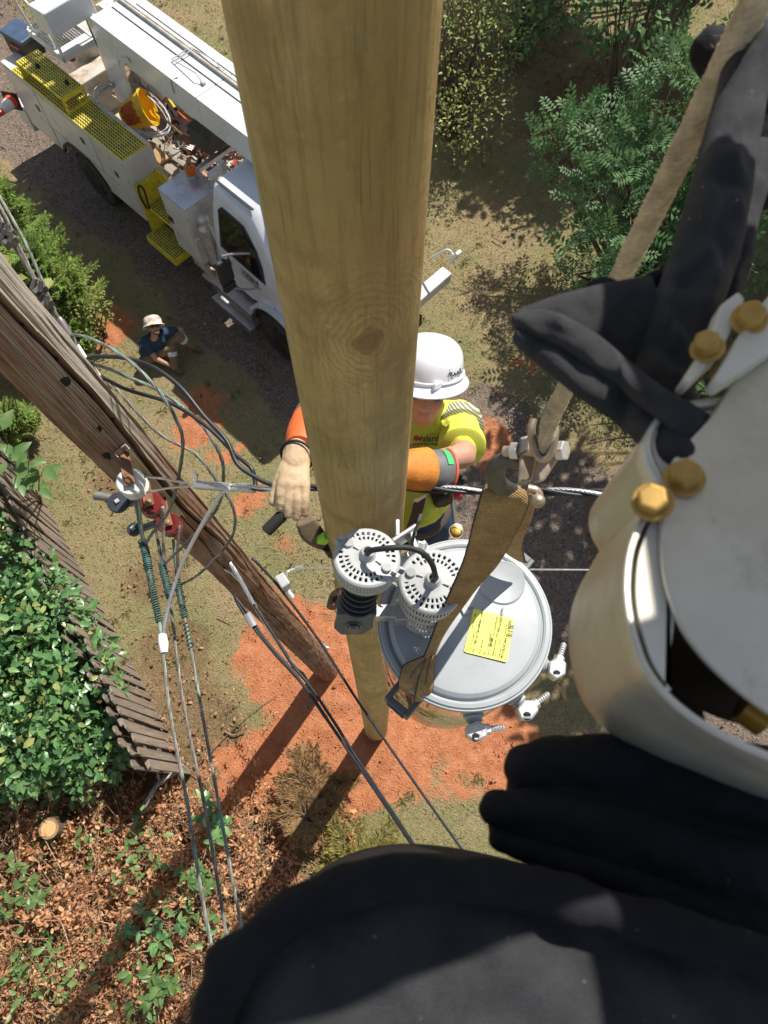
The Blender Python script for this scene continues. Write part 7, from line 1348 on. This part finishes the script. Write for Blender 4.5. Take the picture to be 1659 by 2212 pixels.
MB().prism([Vector((p.x + .004, p.y, ZT - .003)) for p in ed if p.y > Z(1440, 1490, ZT).y][::-1][::-1] + [Vector((p.x, p.y, ZT - .003)) for p in ed2[2:]] + [cr[3], cr[2], cr[1], cr[0]], (0, 0, -.006)).build('sunlit_plate', CREAM, bt)  # added plate, cut and coloured like the sunlit patch inside the guard
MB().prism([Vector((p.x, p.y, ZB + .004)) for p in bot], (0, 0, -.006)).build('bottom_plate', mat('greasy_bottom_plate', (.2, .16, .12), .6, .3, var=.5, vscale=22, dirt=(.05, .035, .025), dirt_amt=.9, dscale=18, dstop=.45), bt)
top = [(1990, 480), (1760, 560), (1659, 640), (1612, 760), (1545, 885), (1490, 950), (1450, 1000), (1432, 1060), (1428, 1150), (1432, 1230), (1446, 1290), (1474, 1360), (1520, 1422), (1580, 1480), (1659, 1540), (1780, 1610), (1990, 1700)]
tp_ = smoothpath([Z(x, y, 9.569) for x, y in top], 4); MB().prism(tp_, (0, 0, -.005)).build('top_plate', ALUM, bt, bevel=.0015)
ctr = Z(1640, 1300, 9.5); MB().lathe([(.03, -.065), (.078, -.065), (.082, -.05), (.07, -.03), (.066, 0), (.07, .02), (.07, .04), (.03, .04)], Vector((ctr.x + .01, ctr.y, 9.5)), (0, 0, 1), 48).build('sheave', mat('greasy_sheave', (.1, .085, .065), .5, .4, var=.3, vscale=20), bt, smooth=40)
def hexbolt(p, ax, r, h, nm='gold_bolt'):
    MB().lathe([(r, 0), (r, h * .8), (r * .88, h), (0, h)], p, ax, 6).lathe([(r * 1.3, -.001), (r * 1.3, .0025), (0, .0025)], p, ax, 20).build(nm, BRZ, bt, bevel=.0015)
hexbolt(Z(1478, 1035, 9.57), (-.25, .05, 1), .0105, .013); hexbolt(Z(1410, 1085, 9.572), (-.35, .0, 1), .0105, .011); MB().cyl(Z(1650, 1560, 9.5), Z(1600, 1525, 9.5), .011, 12).build('brass_pin', BRASS, bt, smooth=40)
# second bracket with bolts, upper right
for pts, z in (([(1478, 815), (1492, 825), (1560, 760), (1610, 645), (1596, 628), (1560, 655), (1530, 735)], 9.585), ([(1545, 815), (1562, 826), (1640, 775), (1760, 690), (1760, 600), (1659, 640), (1600, 720)], 9.592)):
    MB().prism([Z(x, y, z) for x, y in pts], (0, 0, -.02)).build('bracket_plate', CREAM, bt, bevel=.002)
hexbolt(Z(1618, 690, 9.592), (-.3, -.2, 1), .0095, .014); hexbolt(Z(1528, 755, 9.586), (-.4, .1, .9), .009, .013); hexbolt(Z(1562, 812, 9.575), (-.3, -.4, 1), .007, .01)
# unseen plates and post, added above the view to shade the guard and cloth
MB().box(Vector((.518, .5, 10.06)), (.272, .56, .02)).build('shade_plate', ALUM, bt, bevel=.004)
MB().box(Vector((.29, .325, 10.06)), (.4, .11, .019), Matrix.Rotation(R(19), 3, 'Z')).build('shade_arm_plate', ALUM, bt, bevel=.004)
MB().cyl(Vector((.55, .45, 9.6)), Vector((.55, .45, 10.08)), .035, 20).build('shade_plate_post', ALUM, bt, smooth=40)

# ------------------------------------------------------------------ black cloth on the rope
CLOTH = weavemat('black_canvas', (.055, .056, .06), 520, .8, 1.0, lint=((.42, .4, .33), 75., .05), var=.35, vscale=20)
CLOTH_SHADE = weavemat('shaded_black_canvas', (.011, .011, .014), 650, .85, .8, lint=((.3, .29, .24), 60., .03), var=.35, vscale=20, dust=.04)  # copy of the canvas with the shade of rolls and folds in its colour
bc = thing('black_cloth_wrap', D(1440, 820, .56), 'black canvas cloth folded and wrapped beside the hoist rope', 'cloth')
def cloth(name, specs, parent, voxel=.0035, sm=5, wr=(.006, .03)):
    mb = MB()
    for path, r0, r1, flat in specs:
        P = resample(smoothpath([D(*p) for p in path], 6), 14)
        for i in range(len(P) - 1):
            k = i / (len(P) - 2); mb.cap(P[i], P[i + 1], r0 + (r1 - r0) * k, r0 + (r1 - r0) * min(1, k + .08), 12)
    return organic(name, mb, CLOTH_SHADE, parent, voxel, sm, wr, (.0035, .03, 6.))
def cband(name, st, parent, bulge=.012, th=.004, rows=14, crump=.004, k=6, side=1):
    A = smoothpath([D(a[0], a[1], a[4]) for a in st], k); B = smoothpath([D(a[2], a[3], a[5] if len(a) > 5 else a[4]) for a in st], k); V = []; F = []; n_ = len(A)
    for i, (p, q) in enumerate(zip(A, B)):
        w = q - p; t = A[min(i + 1, n_ - 1)] - A[max(i - 1, 0)]; nn = t.cross(w).normalized(); nn = nn if nn.dot(Vector((0, 0, CAM_H)) - p) > 0 else -nn
        for j in range(rows + 1):
            u = 2 * j / rows - 1; r = p + w * (j / rows); f = crump * (mnoise.noise(r * 38) + .7 * mnoise.noise(r * 90)) + crump * 1.3 * (1 - abs(mnoise.noise(r * 24 + Vector((3, 1, 5))) * 3.) if abs(mnoise.noise(r * 24 + Vector((3, 1, 5)))) < .33 else 0)
            V.append(r + nn * (bulge * math.sqrt(max(0, 1 - u * u)) + f * (1 - abs(u) ** 4)))
    for i in range(n_ - 1):
        for j in range(rows): F.append((i * (rows + 1) + j, i * (rows + 1) + j + 1, (i + 1) * (rows + 1) + j + 1, (i + 1) * (rows + 1) + j))
    o = MB().add(V, F).build(name, CLOTH, parent, smooth=180); s_ = o.modifiers.new('t', 'SOLIDIFY'); s_.thickness = th; s_.offset = -1; q = o.modifiers.new('sub', 'SUBSURF'); q.levels = 1; q.render_levels = 1; return o
cband('hanging_sleeve', [(1570, 60, 1700, 60, .62), (1545, 190, 1672, 150, .61), (1505, 330, 1640, 310, .59), (1470, 460, 1612, 470, .575), (1425, 600, 1580, 610, .565), (1385, 720, 1530, 730, .555), (1360, 830, 1500, 840, .55), (1370, 930, 1500, 930, .545)], bc, .02, .004, 24, .009)
cband('sleeve_underlap', [(1540, 300, 1690, 330, .64), (1500, 450, 1640, 480, .62), (1460, 600, 1605, 640, .61), (1430, 720, 1520, 760, .6)], bc, .014, .004, 14, .009)
cband('fold_upper_layer', [(1106, 678, 1108, 712, .53), (1180, 668, 1190, 745, .522), (1265, 705, 1280, 800, .518), (1340, 760, 1350, 855, .516), (1420, 822, 1425, 912, .5), (1475, 860, 1465, 950, .49), (1520, 890, 1500, 960, .505)], bc, .011, .004, 16, .0045)
cband('fold_lower_layer', [(1106, 708, 1108, 732, .535), (1190, 738, 1184, 796, .532), (1278, 792, 1270, 866, .528), (1350, 848, 1360, 926, .526), (1425, 904, 1430, 985, .505), (1465, 945, 1450, 1005, .492), (1495, 962, 1475, 1012, .505)], bc, .009, .004, 16, .0045)
cband('top_flap', [(1110, 672, 1116, 690, .532), (1190, 640, 1200, 700, .54), (1290, 612, 1290, 745, .548), (1350, 600, 1360, 800, .556), (1410, 590, 1420, 850, .56)], bc, .006, .004, 16, .0015)
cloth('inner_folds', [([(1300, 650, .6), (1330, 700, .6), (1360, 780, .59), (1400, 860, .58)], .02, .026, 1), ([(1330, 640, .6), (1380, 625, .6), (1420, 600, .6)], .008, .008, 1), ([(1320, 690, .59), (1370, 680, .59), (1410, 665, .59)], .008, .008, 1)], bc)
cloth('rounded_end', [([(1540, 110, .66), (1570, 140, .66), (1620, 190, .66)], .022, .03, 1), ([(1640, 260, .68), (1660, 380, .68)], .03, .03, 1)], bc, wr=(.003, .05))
# ------------------------------------------------------------------ padded black bucket cover below the camera
cv = thing('bucket_cover', D(1000, 2050, .4), 'black canvas cover over the bucket rim filling the bottom', 'cover')
rimp = [(440, 2320, .4), (470, 2150, .42), (540, 2050, .43), (640, 1965, .44), (760, 1912, .45), (900, 1892, .455), (1080, 1908, .455), (1300, 1960, .45), (1500, 2025, .44), (1760, 2110, .43)]
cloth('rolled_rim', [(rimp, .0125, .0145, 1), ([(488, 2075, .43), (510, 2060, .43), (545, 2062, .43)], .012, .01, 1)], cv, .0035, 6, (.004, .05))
V = []; F = []; cols = 70; rows = 46; rp_ = resample([D(*p) for p in smoothpath([Vector(p) for p in rimp], 6)], cols)
for i in range(cols):
    p = rp_[i]; t = i / (cols - 1)
    for j in range(rows):
        u = j / (rows - 1); q = p + Vector((.05 * (1 - 2 * t) * u, -.20 * u, .012 * u - .01)) 
        fold = .016 * mnoise.noise(Vector((q.x * 14, q.y * 14, 2))) + .004 * mnoise.noise(q * 40) + .022 * mnoise.noise(Vector((q.x * 6 + q.y * 5, q.y * 4, 7))) + .005 * math.sin((q.x * 1.2 + q.y * .7) * 75 + 3 * mnoise.noise(q * 9)) * max(0, .9 - u)
        V.append(q + Vector((0, 0, fold * min(1, u * 5) - .006 * math.exp(-(u * 14 - 1) ** 2))))
for i in range(cols - 1):
    for j in range(rows - 1): F.append((i * rows + j, i * rows + j + 1, (i + 1) * rows + j + 1, (i + 1) * rows + j))
o = MB().add(V, F).build('canvas_top', CLOTH, cv, smooth=180); s = o.modifiers.new('t', 'SOLIDIFY'); s.thickness = .003
sk_ = MB(); V = []; F = []
for i in range(cols):
    p = rp_[i]
    for j in range(6): V.append(p + Vector((0, .004, -.012 - .05 * j)))
for i in range(cols - 1):
    for j in range(5): F.append((i * 6 + j, i * 6 + j + 1, (i + 1) * 6 + j + 1, (i + 1) * 6 + j))
o = MB().add(V, F).build('hanging_skirt', CLOTH_SHADE, cv, smooth=180); s = o.modifiers.new('t', 'SOLIDIFY'); s.thickness = .003
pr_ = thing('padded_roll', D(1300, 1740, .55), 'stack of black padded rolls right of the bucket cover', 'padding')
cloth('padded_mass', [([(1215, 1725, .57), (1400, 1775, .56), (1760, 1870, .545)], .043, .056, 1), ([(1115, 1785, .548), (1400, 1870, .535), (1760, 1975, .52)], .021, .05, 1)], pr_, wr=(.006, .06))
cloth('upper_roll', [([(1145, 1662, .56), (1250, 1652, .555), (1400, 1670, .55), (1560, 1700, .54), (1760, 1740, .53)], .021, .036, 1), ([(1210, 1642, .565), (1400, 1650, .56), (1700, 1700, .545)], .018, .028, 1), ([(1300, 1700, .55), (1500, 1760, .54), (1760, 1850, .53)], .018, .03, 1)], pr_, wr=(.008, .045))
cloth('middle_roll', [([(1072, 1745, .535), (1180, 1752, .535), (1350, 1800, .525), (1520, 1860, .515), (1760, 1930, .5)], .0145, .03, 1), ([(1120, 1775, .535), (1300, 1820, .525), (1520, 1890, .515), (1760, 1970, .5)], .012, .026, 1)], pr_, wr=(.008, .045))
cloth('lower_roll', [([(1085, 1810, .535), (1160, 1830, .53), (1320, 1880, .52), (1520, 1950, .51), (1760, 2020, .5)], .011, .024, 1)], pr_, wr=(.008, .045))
